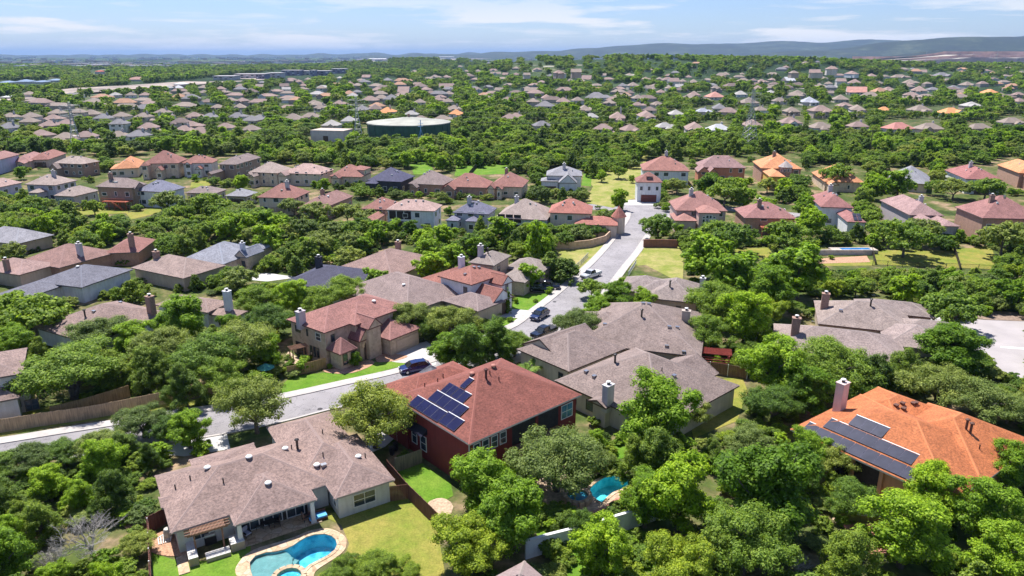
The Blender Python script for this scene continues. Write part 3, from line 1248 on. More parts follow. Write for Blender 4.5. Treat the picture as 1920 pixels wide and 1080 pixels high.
# ------------------------------------------------------------------ ground
def mat_ground():
    m, t, b = nt('wooded_ground')
    co = coords(t, True)
    n1 = noise(t, co, 0.11, 7, 0.66)
    c0 = ramp(t, n1, [(0.34, (0.040, 0.060, 0.018)), (0.46, (0.075, 0.105, 0.028)), (0.55, (0.14, 0.13, 0.06)), (0.64, (0.30, 0.215, 0.145))])
    n2 = noise(t, co, 0.9, 5, 0.65)
    c0 = mixc(t, 1.0, c0, ramp(t, n2, [(0.3, (0.6, 0.62, 0.58)), (0.7, (1.35, 1.3, 1.2))]), 'MULTIPLY')
    # farther than about two kilometres: woods, fields, roofs and bare ground run together
    sp = t.nodes.new('ShaderNodeSeparateXYZ'); t.links.new(co, sp.inputs[0])
    mr = t.nodes.new('ShaderNodeMapRange')
    mr.inputs['From Min'].default_value = 380; mr.inputs['From Max'].default_value = 900
    t.links.new(sp.outputs['Y'], mr.inputs['Value'])
    f1 = noise(t, co, 0.0022, 9, 0.62, (1.0, 0.45, 1.0))
    far = ramp(t, f1, [(0.40, (0.022, 0.042, 0.018)), (0.53, (0.040, 0.068, 0.026)), (0.60, (0.075, 0.10, 0.045)), (0.66, (0.22, 0.20, 0.15))])
    v = N(t, 'ShaderNodeTexVoronoi', Scale=0.012)
    t.links.new(co, v.inputs['Vector'])
    f2 = noise(t, co, 0.0011, 3)
    spots = mixc(t, 1.0, ramp(t, v.outputs['Distance'], [(0.14, (1, 1, 1)), (0.2, (0, 0, 0))]), ramp(t, f2, [(0.5, (0, 0, 0)), (0.6, (1, 1, 1))]), 'MULTIPLY')
    far = mixc(t, spots, far, (0.42, 0.38, 0.34))
    fine = noise(t, co, 0.05, 6, 0.7)
    far = mixc(t, 1.0, far, ramp(t, fine, [(0.35, (0.55, 0.6, 0.55)), (0.65, (1.4, 1.35, 1.3))]), 'MULTIPLY')
    c0 = mixc(t, mr.outputs[0], c0, far)
    t.links.new(c0, b.inputs['Base Color'])
    b.inputs['Roughness'].default_value = 0.95
    b.inputs['Specular IOR Level'].default_value = 0.1
    return m


def mat_lawn(name, base, dry, mixp=0.5):
    m, t, b = nt(name)
    co = coords(t, True)
    c0 = ramp(t, noise(t, co, 0.22, 6, 0.62), [(mixp - 0.14, base), (mixp + 0.14, dry)])
    c0 = mixc(t, 1.0, c0, ramp(t, noise(t, co, 5.0, 4, 0.7), [(0.3, (0.72, 0.74, 0.66)), (0.7, (1.25, 1.22, 1.2))]), 'MULTIPLY')
    c0 = mixc(t, 1.0, c0, ramp(t, noise(t, co, 1.1, 4, 0.6), [(0.3, (0.82, 0.84, 0.8)), (0.7, (1.14, 1.12, 1.1))]), 'MULTIPLY')
    t.links.new(c0, b.inputs['Base Color'])
    b.inputs['Roughness'].default_value = 0.9
    b.inputs['Specular IOR Level'].default_value = 0.15
    bump(t, b, noise(t, co, 14.0, 2), 0.5, 0.05)
    return m


def mat_asphalt():
    m, t, b = nt('grey_asphalt')
    co = coords(t, True)
    c0 = ramp(t, noise(t, co, 0.12, 5, 0.6), [(0.35, (0.225, 0.208, 0.212)), (0.65, (0.300, 0.278, 0.284))])
    c0 = mixc(t, 1.0, c0, ramp(t, noise(t, co, 9.0, 3, 0.7), [(0.3, (0.88, 0.88, 0.88)), (0.7, (1.1, 1.1, 1.1))]), 'MULTIPLY')
    cr = N(t, 'ShaderNodeTexVoronoi', Scale=0.16); cr.feature = 'DISTANCE_TO_EDGE'
    w = N(t, 'ShaderNodeTexNoise', Scale=0.5, Detail=4)
    t.links.new(co, w.inputs['Vector'])
    mx = t.nodes.new('ShaderNodeMixRGB'); mx.inputs[0].default_value = 0.14
    sc = t.nodes.new('ShaderNodeVectorMath'); sc.operation = 'SCALE'; sc.inputs['Scale'].default_value = 18.0
    t.links.new(w.outputs['Color'], sc.inputs[0])
    ad = t.nodes.new('ShaderNodeVectorMath'); ad.operation = 'ADD'
    t.links.new(co, ad.inputs[0]); t.links.new(sc.outputs[0], ad.inputs[1])
    t.links.new(ad.outputs[0], cr.inputs['Vector'])
    c0 = mixc(t, 0.65, c0, mixc(t, 1.0, c0, ramp(t, cr.outputs['Distance'], [(0.008, (0.35, 0.35, 0.37)), (0.022, (1, 1, 1))]), 'MULTIPLY'))
    tr = noise(t, co, 0.35, 5, 0.75, (1, 0.35, 1))
    c0 = mixc(t, 0.6, c0, mixc(t, 1.0, c0, ramp(t, tr, [(0.3, (0.72, 0.72, 0.74)), (0.5, (1.03, 1.03, 1.03))]), 'MULTIPLY'))
    t.links.new(c0, b.inputs['Base Color'])
    b.inputs['Roughness'].default_value = 0.85
    return m


M_GROUND = mat_ground()
M_ROAD = mat_asphalt()
M_CONC = m_plain('pale_concrete', (0.42, 0.385, 0.36), 0.85, 0, 0.12, 0.8, True)
M_CONCW = m_plain('white_concrete_drive', (0.47, 0.45, 0.43), 0.85, 0, 0.1, 0.5, True)
M_LAWN = mat_lawn('bright_green_lawn', (0.080, 0.190, 0.012), (0.150, 0.240, 0.030))
M_LAWNY = mat_lawn('sunburnt_lawn', (0.150, 0.205, 0.026), (0.270, 0.240, 0.060), 0.47)
M_MEADOW = mat_lawn('dry_meadow_grass', (0.20, 0.235, 0.045), (0.36, 0.31, 0.13), 0.52)
M_MULCH = m_plain('orange_bark_mulch', (0.42, 0.24, 0.15), 0.95, 0, 0.45, 5.0, True)
M_TANSOIL = m_plain('tan_gravel_bed', (0.44, 0.32, 0.22), 0.95, 0, 0.35, 3.0, True)


def mat_flag():
    m, t, b = nt('flagstone_paving')
    co = coords(t, True)
    v = N(t, 'ShaderNodeTexVoronoi', Scale=1.3); t.links.new(co, v.inputs['Vector'])
    e = N(t, 'ShaderNodeTexVoronoi', Scale=1.3); e.feature = 'DISTANCE_TO_EDGE'; t.links.new(co, e.inputs['Vector'])
    c0 = ramp(t, v.outputs['Color'], [(0.0, (0.40, 0.27, 0.17)), (0.4, (0.52, 0.37, 0.23)), (0.7, (0.56, 0.44, 0.30)), (1.0, (0.50, 0.33, 0.26))])
    c0 = mixc(t, 0.6, c0, mixc(t, 1.0, c0, ramp(t, e.outputs['Distance'], [(0.02, (0.55, 0.5, 0.45)), (0.06, (1, 1, 1))]), 'MULTIPLY'))
    c0 = mixc(t, 1.0, c0, ramp(t, noise(t, co, 3.0, 4), [(0.3, (0.82, 0.82, 0.82)), (0.7, (1.15, 1.15, 1.15))]), 'MULTIPLY')
    t.links.new(c0, b.inputs['Base Color'])
    b.inputs['Roughness'].default_value = 0.85
    return m


M_FLAG = mat_flag()

POOL1 = W2([(467, 1062), (474, 1047), (491, 1038), (517, 1035), (542, 1028), (562, 1015), (582, 1005), (609, 1002), (627, 1009), (633, 1023), (623, 1038), (596, 1053), (574, 1065), (566, 1077), (556, 1092), (530, 1104), (500, 1108), (478, 1092)])
POOL1 = ccw(smooth_loop(POOL1, 3))
POOL2 = ccw(smooth_loop(W2([(1103, 923), (1118, 905), (1142, 893), (1168, 896), (1184, 908), (1168, 918), (1143, 928), (1133, 944), (1118, 938)]), 3))
NEARBOX = (-330.0, 330.0, 18.0, 560.0)
outer = [(NEARBOX[0], NEARBOX[2]), (NEARBOX[1], NEARBOX[2]), (NEARBOX[1], NEARBOX[3]), (NEARBOX[0], NEARBOX[3])]
gv, gf = fill_with_holes(outer, [POOL1, POOL2])
mbg = MB()
mbg.solid([(p[0], p[1], 0.0) for p in gv], gf, M_GROUND)


def axis(lo, hi, fixed, growth=1.12, s0=40.0):
    xs = set(fixed)
    v, s = max(fixed), s0
    while v < hi:
        v += s; s *= growth; xs.add(min(v, hi))
    v, s = min(fixed), s0
    while v > lo:
        v -= s; s *= growth; xs.add(max(v, lo))
    return sorted(xs)


XS = axis(-45000, 45000, list(np.linspace(-330, 330, 12)) + list(np.arange(-1500, -330, 60)) + list(np.arange(390, 1700, 60)), 1.35, 80)
YS = axis(-4000, 60000, list(np.linspace(18, 560, 10)) + list(np.arange(620, 3400, 50)), 1.3, 80)
HX, HY = np.meshgrid(XS, YS)
HZ = terrain(HX, HY)
HZ[(HY < 600)] = 0.0
base = len(mbg.v)
for j in range(len(YS)):
    for i in range(len(XS)):
        mbg.v.append((XS[i], YS[j], float(HZ[j, i])))
gi = mbg.mi(M_GROUND)
for j in range(len(YS) - 1):
    for i in range(len(XS) - 1):
        mx_, my_ = (XS[i] + XS[i + 1]) / 2, (YS[j] + YS[j + 1]) / 2
        if NEARBOX[0] < mx_ < NEARBOX[1] and NEARBOX[2] < my_ < NEARBOX[3]:
            continue
        a = base + j * len(XS) + i
        mbg.f.append((a, a + 1, a + 1 + len(XS), a + len(XS))); mbg.m.append(gi)
g = mbg.build('ground')
g['kind'] = 'structure'

# ------------------------------------------------------------------ streets
UP = [(-40, 838), (0, 833), (111, 815), (213, 799), (315, 782), (417, 768), (542, 746), (650, 722), (740, 702), (800, 684), (860, 662), (920, 634), (970, 612), (1001, 589), (1044, 556), (1092, 515), (1129, 479), (1158, 444), (1180, 412), (1183, 398)]
LO = [(-40, 878), (0, 868), (150, 855), (298, 832), (409, 815), (525, 791), (615, 768), (700, 750), (780, 732), (850, 712), (920, 690), (985, 660), (1040, 625), (1085, 590), (1130, 545), (1165, 500), (1190, 470), (1214, 435), (1240, 412), (1254, 405)]
upw = smooth_loop(W2(UP), 3, False)
low = smooth_loop(W2(LO), 3, False)
mbr = MB()
road_poly = upw + list(reversed(low))
cross = W2([(1183, 398), (1150, 395), (1090, 392), (1095, 383), (1165, 382), (1300, 381), (1420, 392), (1500, 400), (1500, 408), (1420, 400), (1310, 391), (1254, 405)])
sheet('road', road_poly, 0.010, M_ROAD)
sheet('road', cross, 0.014, M_ROAD)
strip('kerb', upw, 0.0, 0.35, 0.12, M_CONC)
strip('kerb', low, -0.35, 0.0, 0.12, M_CONC)
strip('pavement', [p for p in upw], 0.35, 1.75, 0.125, M_CONC)
strip('pavement', low[20:], -1.75, -0.35, 0.125, M_CONC)
cul = smooth_loop(W2([(1742, 596), (1770, 594), (1850, 600), (1990, 608), (2020, 760), (1905, 722), (1880, 700), (1852, 672), (1806, 648), (1760, 634)]), 3)
sheet('road', cul, 0.010, m_plain('pale_worn_asphalt', (0.36, 0.325, 0.325), 0.85, 0, 0.1, 0.3, True))
sheet('road_marking', W2([(1876, 649), (1960, 655), (1960, 658), (1876, 652)]), 0.016, M_WHITE)
# worn ends of lanes, manhole
for px, py in ((600, 767), (1040, 566)):
    p = un(px, py, 0)
    mb = MB(); mb.tube([(0, 0, 0.0), (0, 0, 0.022)], [0.36, 0.36], M_DARKM, 14)
    o = mb.build('manhole_cover', None, (p.x, p.y, 0)); tag(o, 'round dark manhole cover set in the street %s' % ('beside the tree left of the red house' if px < 700 else 'on the climbing road'), 'manhole cover')


NSHEET = [0]


def S_(name, pix, mat, z=0.02, smooth=True, protect=False, holes=()):
    p = W2(pix)
    if smooth:
        p = smooth_loop(p, 3)
    NSHEET[0] += 1
    o = sheet(name, p, z + 0.0009 * NSHEET[0], mat, holes)
    if protect:
        prot_poly(pix)
    return o


S_('driveway', [(728, 664), (744, 652), (770, 648), (800, 640), (814, 652), (818, 684), (800, 690), (770, 678)], M_CONCW, 0.03, False, True)
S_('path', [(700, 662), (716, 664), (748, 672), (778, 672), (776, 680), (745, 680), (712, 672)], M_CONC, 0.034)
S_('driveway', [(300, 838), (345, 826), (425, 812), (432, 842), (345, 856), (302, 852)], M_CONCW, 0.03, False)
S_('driveway', [(690, 760), (752, 742), (764, 800), (722, 838), (690, 852)], M_CONCW, 0.03, False)
S_('driveway', [(1172, 375), (1236, 374), (1226, 385), (1170, 385)], M_CONCW, 0.03, False, True)
S_('driveway', [(940, 578), (1003, 583), (983, 597), (915, 594), (922, 586)], M_CONCW, 0.03, False, True)
S_('driveway', [(988, 546), (1036, 538), (1058, 539), (1044, 550)], M_CONCW, 0.03, False, True)
S_('driveway', [(1035, 640), (1085, 590), (1135, 598), (1100, 640)], M_CONCW, 0.03, False)
S_('driveway', [(1740, 600), (1700, 585), (1745, 570), (1790, 596)], M_CONCW, 0.03, False)
S_('driveway', [(440, 510), (500, 512), (560, 520), (500, 528), (440, 522)], M_CONCW, 0.03, False, True)
# verge, lawns, meadows
S_('lawn', [(-40, 812), (0, 806), (100, 790), (240, 765), (420, 736), (420, 752), (315, 766), (213, 784), (111, 799), (0, 818), (-40, 824)], M_LAWNY, 0.02, False, True)
S_('lawn', [(524, 736), (545, 708), (600, 700), (650, 694), (700, 680), (740, 676), (780, 672), (772, 680), (740, 690), (650, 714), (560, 733)], M_LAWN, 0.02, True, True)
S_('lawn', [(958, 580), (966, 560), (976, 553), (1020, 550), (1036, 552), (999, 583)], M_LAWN, 0.02, False, True)
S_('lawn', [(1035, 533), (1066, 520), (1077, 517), (1056, 538)], M_LAWN, 0.02, False, True)
S_('lawn', [(934, 606), (948, 596), (984, 600), (960, 612), (930, 622)], M_LAWN, 0.02, False, True)
S_('lawn', [(284, 1120), (283, 1035), (300, 1042), (350, 1056), (400, 1050), (450, 1030), (470, 1005), (470, 1040), (450, 1120)], M_LAWN, 0.024, False, True)
S_('lawn', [(600, 965), (640, 960), (742, 938), (768, 934), (818, 980), (842, 1120), (560, 1120), (600, 1075), (640, 1060), (655, 1020), (640, 985)], M_LAWNY, 0.02, False, True)
S_('lawn', [(738, 878), (790, 868), (845, 905), (850, 930), (822, 945), (806, 955), (768, 918)], M_LAWN, 0.02, False, True)
S_('lawn', [(800, 946), (828, 934), (850, 950), (830, 985), (818, 976)], M_TANSOIL, 0.024)
S_('lawn', [(1060, 1120), (1048, 1035), (1120, 1005), (1190, 992), (1260, 1010), (1300, 1120)], M_LAWN, 0.02, False)
S_('lawn', [(1000, 990), (1050, 965), (1120, 960), (1190, 950), (1190, 985), (1075, 1015), (1020, 1030)], M_LAWN, 0.02, False)
S_('lawn', [(1120, 830), (1165, 830), (1190, 850), (1150, 862), (1110, 850)], M_LAWN, 0.02)
S_('lawn', [(1316, 716), (1392, 706), (1402, 735), (1382, 790), (1300, 822), (1290, 770)], M_LAWNY, 0.02, False, True)
S_('meadow', [(1040, 470), (1075, 458), (1134, 453), (1138, 458), (1106, 494), (1082, 512), (1078, 490), (1050, 482)], M_MEADOW, 0.02, False, True)
S_('meadow', [(1204, 462), (1272, 462), (1282, 478), (1280, 530), (1255, 520), (1210, 497), (1182, 500)], M_MEADOW, 0.02, False, True)
S_('meadow', [(1090, 330), (1150, 316), (1220, 308), (1198, 340), (1190, 372), (1168, 378), (1150, 390), (1140, 388), (1096, 380), (1112, 350)], M_MEADOW, 0.02, False, True)
S_('meadow', [(1162, 300), (1215, 290), (1210, 308), (1150, 314)], M_MEADOW, 0.02, False)
S_('meadow', [(1148, 420), (1170, 405), (1176, 408), (1156, 437), (1140, 440)], M_LAWNY, 0.024, False, True)
S_('lawn', [(1636, 470), (1790, 468), (1850, 462), (1862, 470), (1866, 505), (1780, 502), (1640, 496)], M_LAWNY, 0.02, False, True)
S_('lawn', [(1370, 468), (1440, 464), (1452, 480), (1380, 496), (1366, 492)], M_LAWNY, 0.02, False, True)
S_('lawn', [(1480, 484), (1640, 488), (1640, 498), (1480, 500)], M_LAWNY, 0.02, False, True)
S_('lawn', [(768, 306), (810, 304), (812, 328), (776, 327)], M_LAWN, 0.02, False, True)
S_('lawn', [(856, 309), (966, 308), (950, 326), (852, 330)], M_LAWN, 0.02, False, True)
S_('lawn', [(120, 392), (240, 386), (240, 400), (130, 404)], M_LAWNY, 0.02, False, True)
S_('lawn', [(236, 400), (300, 388), (304, 398), (246, 412)], M_LAWNY, 0.02, False, True)
S_('lawn', [(360, 340), (395, 338), (392, 352), (356, 352)], M_LAWNY, 0.02, False, True)
S_('lawn', [(1094, 326), (1110, 326), (1108, 350), (1090, 348)], M_LAWN, 0.026, False, True)
S_('lawn', [(556, 430), (640, 428), (720, 440), (700, 452), (560, 444)], M_LAWNY, 0.02)
S_('lawn', [(-20, 790), (60, 768), (110, 760), (200, 728), (236, 724), (180, 752), (80, 785), (-20, 806)], M_LAWNY, 0.024, False)
# bark mulch and stone beds
S_('mulch_bed', [(284, 1036), (286, 1002), (330, 1000), (352, 1040), (330, 1044)], M_MULCH, 0.03, True, True)
S_('mulch_bed', [(232, 960), (262, 950), (284, 965), (270, 1000), (226, 985)], M_MULCH, 0.03)
S_('mulch_bed', [(705, 676), (708, 662), (735, 664), (765, 668), (745, 676), (715, 680)], M_MULCH, 0.03)
S_('mulch_bed', [(606, 694), (640, 690), (690, 676), (700, 684), (660, 700), (618, 700)], M_MULCH, 0.03)
S_('mulch_bed', [(535, 690), (540, 660), (560, 672), (600, 690), (560, 700)], M_TANSOIL, 0.03)
S_('gravel_bed', [(1520, 486), (1625, 480), (1632, 492), (1530, 495)], M_MULCH, 0.03, False, True)
S_('gravel_bed', [(1800, 592), (1870, 584), (1960, 590), (1960, 604), (1850, 600)], m_plain('brown_planting_bed', (0.24, 0.17, 0.13), 0.95, 0, 0.35, 2.0, True), 0.024, False, True)
S_('gravel_bed', [(1560, 975), (1600, 930), (1660, 935), (1690, 965), (1640, 985)], M_TANSOIL, 0.02)
S_('gravel_bed', [(940, 880), (1060, 850), (1150, 870), (1100, 900), (1040, 930), (960, 920)], M_TANSOIL, 0.02, True, False)
S_('gravel_bed', [(1020, 930), (1060, 905), (1100, 930), (1180, 925), (1160, 955), (1060, 970), (1026, 962)], M_TANSOIL, 0.03, True, False, [POOL2])
S_('gravel_bed', [(1395, 700), (1420, 668), (1450, 650), (1455, 668), (1430, 705)], M_TANSOIL, 0.02)
S_('dry_soil', [(0, 905), (60, 890), (70, 900), (10, 915)], M_TANSOIL, 0.02)

# ------------------------------------------------------------------ swimming pools: a real basin under clear, tinted water
def mat_water():
    m, t, b = nt('pool_water')
    o = t.nodes['Material Output']
    t.nodes.remove(b)
    tr = t.nodes.new('ShaderNodeBsdfTransparent'); tr.inputs[0].default_value = (0.55, 0.90, 0.95, 1)
    gl = t.nodes.new('ShaderNodeBsdfGlossy'); gl.inputs['Roughness'].default_value = 0.06
    fr = t.nodes.new('ShaderNodeFresnel'); fr.inputs[0].default_value = 1.33
    n = N(t, 'ShaderNodeTexNoise', Scale=2.6, Detail=4, Roughness=0.6, Distortion=1.0)
    t.links.new(coords(t, True), n.inputs['Vector'])
    bp = N(t, 'ShaderNodeBump', Strength=0.5, Distance=0.12)
    t.links.new(n.outputs['Fac'], bp.inputs['Height'])
    t.links.new(bp.outputs[0], gl.inputs['Normal']); t.links.new(bp.outputs[0], fr.inputs['Normal'])
    mx = t.nodes.new('ShaderNodeMixShader')
    t.links.new(fr.outputs[0], mx.inputs[0]); t.links.new(tr.outputs[0], mx.inputs[1]); t.links.new(gl.outputs[0], mx.inputs[2])
    t.links.new(mx.outputs[0], o.inputs['Surface'])
    return m


def mat_basin(name, a, bcol):
    m, t, b = nt(name)
    co = coords(t, True)
    w = N(t, 'ShaderNodeTexNoise', Scale=0.9, Detail=3)
    t.links.new(co, w.inputs['Vector'])
    ad = t.nodes.new('ShaderNodeVectorMath'); ad.operation = 'ADD'
    t.links.new(co, ad.inputs[0]); t.links.new(w.outputs['Color'], ad.inputs[1])
    v = N(t, 'ShaderNodeTexVoronoi', Scale=1.5); v.feature = 'SMOOTH_F1'
    t.links.new(ad.outputs[0], v.inputs['Vector'])
    c0 = ramp(t, v.outputs['Distance'], [(0.15, a), (0.6, bcol)])  # lighter net along the cell borders: caustic ripples painted into the basin colour
    c0 = mixc(t, 1.0, c0, ramp(t, noise(t, co, 9, 3), [(0.3, (0.85, 0.85, 0.85)), (0.7, (1.15, 1.15, 1.15))]), 'MULTIPLY')
    t.links.new(c0, b.inputs['Base Color'])
    b.inputs['Roughness'].default_value = 0.8
    return m


M_WATER = mat_water()
M_BASIN = mat_basin('caustic_pool_finish', (0.05, 0.30, 0.46), (0.26, 0.62, 0.74))
M_BASIN2 = mat_basin('turquoise_caustic_finish', (0.10, 0.58, 0.66), (0.30, 0.80, 0.84))
M_LEDGE = m_plain('pale_pool_ledge', (0.33, 0.29, 0.27), 0.7, 0, 0.2, 2.0, True)


def pool(label, outline, depth, basin, z_w=-0.08, deck=None, deckmat=None):
    n = len(outline)
    cx = sum(p[0] for p in outline) / n; cy = sum(p[1] for p in outline) / n
    root = empty('swimming_pool', (cx, cy, 0), 0, label, 'swimming pool')
    L = [(p[0] - cx, p[1] - cy) for p in outline]
    mb = MB()
    v, f = fill_with_holes(L, [])
    mb.solid([(p[0], p[1], -depth) for p in v], f, basin)
    for i in range(n):
        a, b = L[i], L[(i + 1) % n]
        mb.poly([(b[0], b[1], 0.06), (a[0], a[1], 0.06), (a[0], a[1], -depth), (b[0], b[1], -depth)], basin)
    mb.build('basin', root)
    mb = MB()
    mb.solid([(p[0], p[1], z_w) for p in v], f, M_WATER)
    mb.build('water', root)
    if deck:
        D = [(p[0] - cx, p[1] - cy) for p in deck]
        v, f = fill_with_holes(D, [L])
        mb = MB()
        mb.solid([(p[0], p[1], 0.07) for p in v], f, deckmat)
        for i in range(len(D)):
            a, b = ccw(D)[i], ccw(D)[(i + 1) % len(D)]
            mb.poly([(a[0], a[1], -0.1), (b[0], b[1], -0.1), (b[0], b[1], 0.07), (a[0], a[1], 0.07)], deckmat)
        mb.build('stone_deck', root)
    # coping stones round the rim
    mb_me = {}
    acc = 0.0; start = 0
    Lc = L + [L[0]]
    dist = 0
    pts = [Lc[0]]
    for i in range(n):
        a = Vector(Lc[i]); b = Vector(Lc[i + 1])
        dist += (b - a).length
        if dist > 0.75:
            pts.append(Lc[i + 1]); dist = 0
    for i in range(len(pts)):
        a = Vector(pts[i]); b = Vector(pts[(i + 1) % len(pts)])
        l = (b - a).length
        if l < 0.2:
            continue
        t = (b - a) / l
        nrm = Vector((t.y, -t.x))
        q = MB()
        q.box((0.01, -0.30, 0.03), (l - 0.01, 0.05, 0.125 + random.uniform(0, 0.01)), M_FLAG)
        q.build('coping_stone', root, (a.x, a.y, 0), (0, 0, math.atan2(t.y, t.x)))
    return root, L, (cx, cy)


deck1 = smooth_loop(W2([(441, 1069), (452, 1050), (462, 1040), (480, 1030), (501, 1023), (530, 1015), (554, 1007), (575, 998), (599, 992), (618, 992), (632, 997), (646, 1006), (650, 1018), (646, 1032), (633, 1044), (613, 1057), (594, 1070), (588, 1085), (592, 1125), (440, 1125), (446, 1090)]), 3)
P1, L1, c1 = pool('kidney shaped blue swimming pool with flagstone deck behind the brown patio house', POOL1, 1.5, M_BASIN, deck=deck1, deckmat=M_FLAG)
prot_poly([(441, 1080), (450, 1040), (500, 1020), (600, 990), (650, 1005), (645, 1035), (600, 1065), (590, 1080)])
# round tanning ledge just under the water, three steps
pl = un(507, 1056, 0)
mb = MB()
mb.tube([(0, 0, -1.45), (0, 0, -0.2)], [2.15, 2.15], M_LEDGE, 28)
mb.build('tanning_ledge', P1, (pl.x - c1[0] - 0.15, pl.y - c1[1], 0))
ps = un(532, 1044, 0)
for k in range(3):
    mb = MB(); mb.box((-0.35, -0.8, -1.4), (0.35, 0.8, -0.3 - 0.22 * k), M_LEDGE)
    mb.build('step', P1, (ps.x - c1[0] + 0.55 * k - 0.4, ps.y - c1[1] - 0.1 * k, 0), (0, 0, -0.35))


def spa(label, px, py, r, h, stone, water_h=None):
    p = un(px, py, h)
    root = empty('spa_tub', (p.x, p.y, 0), 0, label, 'spa tub')
    for k in range(14):
        a = 2 * math.pi * k / 14
        mb = MB()
        w = 2 * math.pi * r / 14
        mb.box((-w / 2 + 0.02, -0.24, 0.0), (w / 2 - 0.02, 0.24, h + random.uniform(-0.02, 0.03)), stone)
        mb.build('rim_stone', root, (math.cos(a) * r, math.sin(a) * r, 0), (0, 0, a + math.pi / 2))
    mb = MB(); mb.tube([(0, 0, -0.05), (0, 0, h - 0.35)], [r, r], M_BASIN, 18)
    mb.build('basin', root)
    mb = MB(); mb.solid([((r - 0.1) * math.cos(k * .349), (r - 0.1) * math.sin(k * .349), h - 0.12) for k in range(18)], [tuple(range(18))], M_WATER)
    mb.build('water', root)
    return root


spa('round spa with flagstone rim on the near edge of the kidney pool', 541, 1080, 1.35, 0.45, M_FLAG)
P2, L2, c2 = pool('turquoise swimming pool half hidden by trees behind the red house', POOL2, 1.3, M_BASIN2, deck=None)
spa('small round blue spa with rough stone rim beside the turquoise pool', 1083, 927, 1.35, 0.7, M_TANSOIL)
prot_poly([(1066, 920), (1100, 920), (1118, 902), (1143, 890), (1145, 930), (1130, 946), (1090, 940)])
# curved brick edge below the spa terrace
mbt = MB()
arc = smooth_loop(W2([(1050, 968), (1080, 972), (1110, 968), (1140, 955), (1160, 940)]), 4, False)
for i in range(len(arc) - 1):
    a, b = arc[i], arc[i + 1]
    mbt.box((0, -0.2, -0.2), (math.hypot(b[0] - a[0], b[1] - a[1]), 0.2, 0.5), m_wall((0.36, 0.17, 0.12), 'brick'), math.atan2(b[1] - a[1], b[0] - a[0]), (a[0], a[1], 0))
o = mbt.build('terrace_wall'); tag(o, 'low curved red brick wall edging the terrace below the turquoise pool', 'garden wall')
# ------------------------------------------------------------------ the near houses
BROWN = (0.252, 0.180, 0.158)
BROWNP = (0.30, 0.225, 0.205)
REDR = (0.225, 0.080, 0.060)
PINKR = (0.275, 0.135, 0.118)
GREYB = (0.225, 0.175, 0.158)
ORANGE = (0.43, 0.145, 0.056)
BLUEG = (0.155, 0.155, 0.185)
SLATE = (0.060, 0.060, 0.095)
TANR = (0.34, 0.27, 0.235)
GREYR = (0.27, 0.265, 0.285)
CREAM = (0.48, 0.43, 0.34)
WHITEW = (0.56, 0.56, 0.57)
TANW = (0.42, 0.335, 0.26)
GREYW = (0.50, 0.49, 0.45)
REDW = (0.19, 0.026, 0.021)
BRICK = (0.34, 0.20, 0.14)
ORW = (0.62, 0.30, 0.10)
M_DOORW = m_plain('tan_garage_door', (0.48, 0.36, 0.27), 0.6, 0, 0.06)
M_DOORD = m_plain('dark_red_garage_door', (0.16, 0.04, 0.03), 0.6, 0, 0.1)
M_DOORB = m_plain('brown_door', (0.10, 0.06, 0.04), 0.6, 0, 0.2)
M_GUTTER = m_plain('cream_gutter', (0.62, 0.56, 0.50), 0.5, 0, 0.06)
M_PANEL = m_plain('navy_solar_cells', (0.013, 0.013, 0.050), 0.16, 0.1, 0.25, 0.8)
M_PANELG = m_plain('slate_solar_cells', (0.060, 0.060, 0.080), 0.22, 0.3, 0.2, 0.8)
M_PFRAME = m_plain('solar_frame', (0.035, 0.035, 0.06), 0.4, 0.6, 0.1)
M_RAIL = m_plain('white_array_edge', (0.62, 0.62, 0.64), 0.4, 0.4, 0.1)


def solar(H, quad, cols, rows, cell=None, edge=True):
    """an array of panels lying on the roof of house H; quad = photo corners lower-left, upper-left, upper-right, lower-right"""
    q = [H.hit(*p) for p in quad]
    e = ((q[3] - q[0]) + (q[2] - q[1])) / 2
    # run along the eave direction (a house axis), climb along the slope
    ax = Vector((1, 0, 0)) if abs(e.x) > abs(e.y) else Vector((0, 1, 0))
    if e.dot(ax) < 0: ax = -ax
    s = ((q[1] - q[0]) + (q[2] - q[3])) / 2
    s = s - ax * s.dot(ax)
    s.normalize()
    c = (q[0] + q[1] + q[2] + q[3]) / 4
    L = 1.06 * (abs((q[3] - q[0]).dot(ax)) + abs((q[2] - q[1]).dot(ax))) / 2
    Hh = 1.08 * (abs((q[1] - q[0]).dot(s)) + abs((q[2] - q[3]).dot(s))) / 2
    n = ax.cross(s)
    if n.z < 0: n = -n
    M = Matrix((ax, s, ax.cross(s))).transposed()
    sg = 1 if ax.cross(s).z > 0 else -1
    root = empty('solar_array', (0, 0, 0)); C.objects.unlink(root); bpy.data.objects.remove(root)
    out = []
    for i in range(cols):
        for j in range(rows):
            w, h = L / cols, Hh / rows
            o = c + ax * (-L / 2 + w * i) + s * (-Hh / 2 + h * j) + n * 0.10
            mb = MB()
            mb.box((0.012, 0.012, 0), (w - 0.012, h - 0.012, 0.045 * sg), M_PFRAME, 0, o, M)
            mb.box((0.05, 0.05, 0.046 * sg), (w - 0.05, h - 0.05, 0.052 * sg), cell or M_PANEL, 0, o, M)
            out.append(mb.build('solar_panel', H.root))
    if edge:
        mb = MB()
        o = c - ax * L / 2 + s * Hh / 2 + n * 0.06
        mb.box((0, 0.01, 0), (L, 0.07, 0.10 * sg), M_RAIL, 0, o, M)
        mb.build('mounting_rail', H.root)
    for k in range(2):
        mb = MB()
        o = c - ax * L / 2 + s * (Hh * (0.25 + 0.5 * k) - Hh / 2) + n * 0.01
        mb.box((0.05, -0.03, 0), (L - 0.05, 0.03, 0.08 * sg), M_METAL, 0, o, M)
        mb.build('mounting_rail', H.root)
    return out


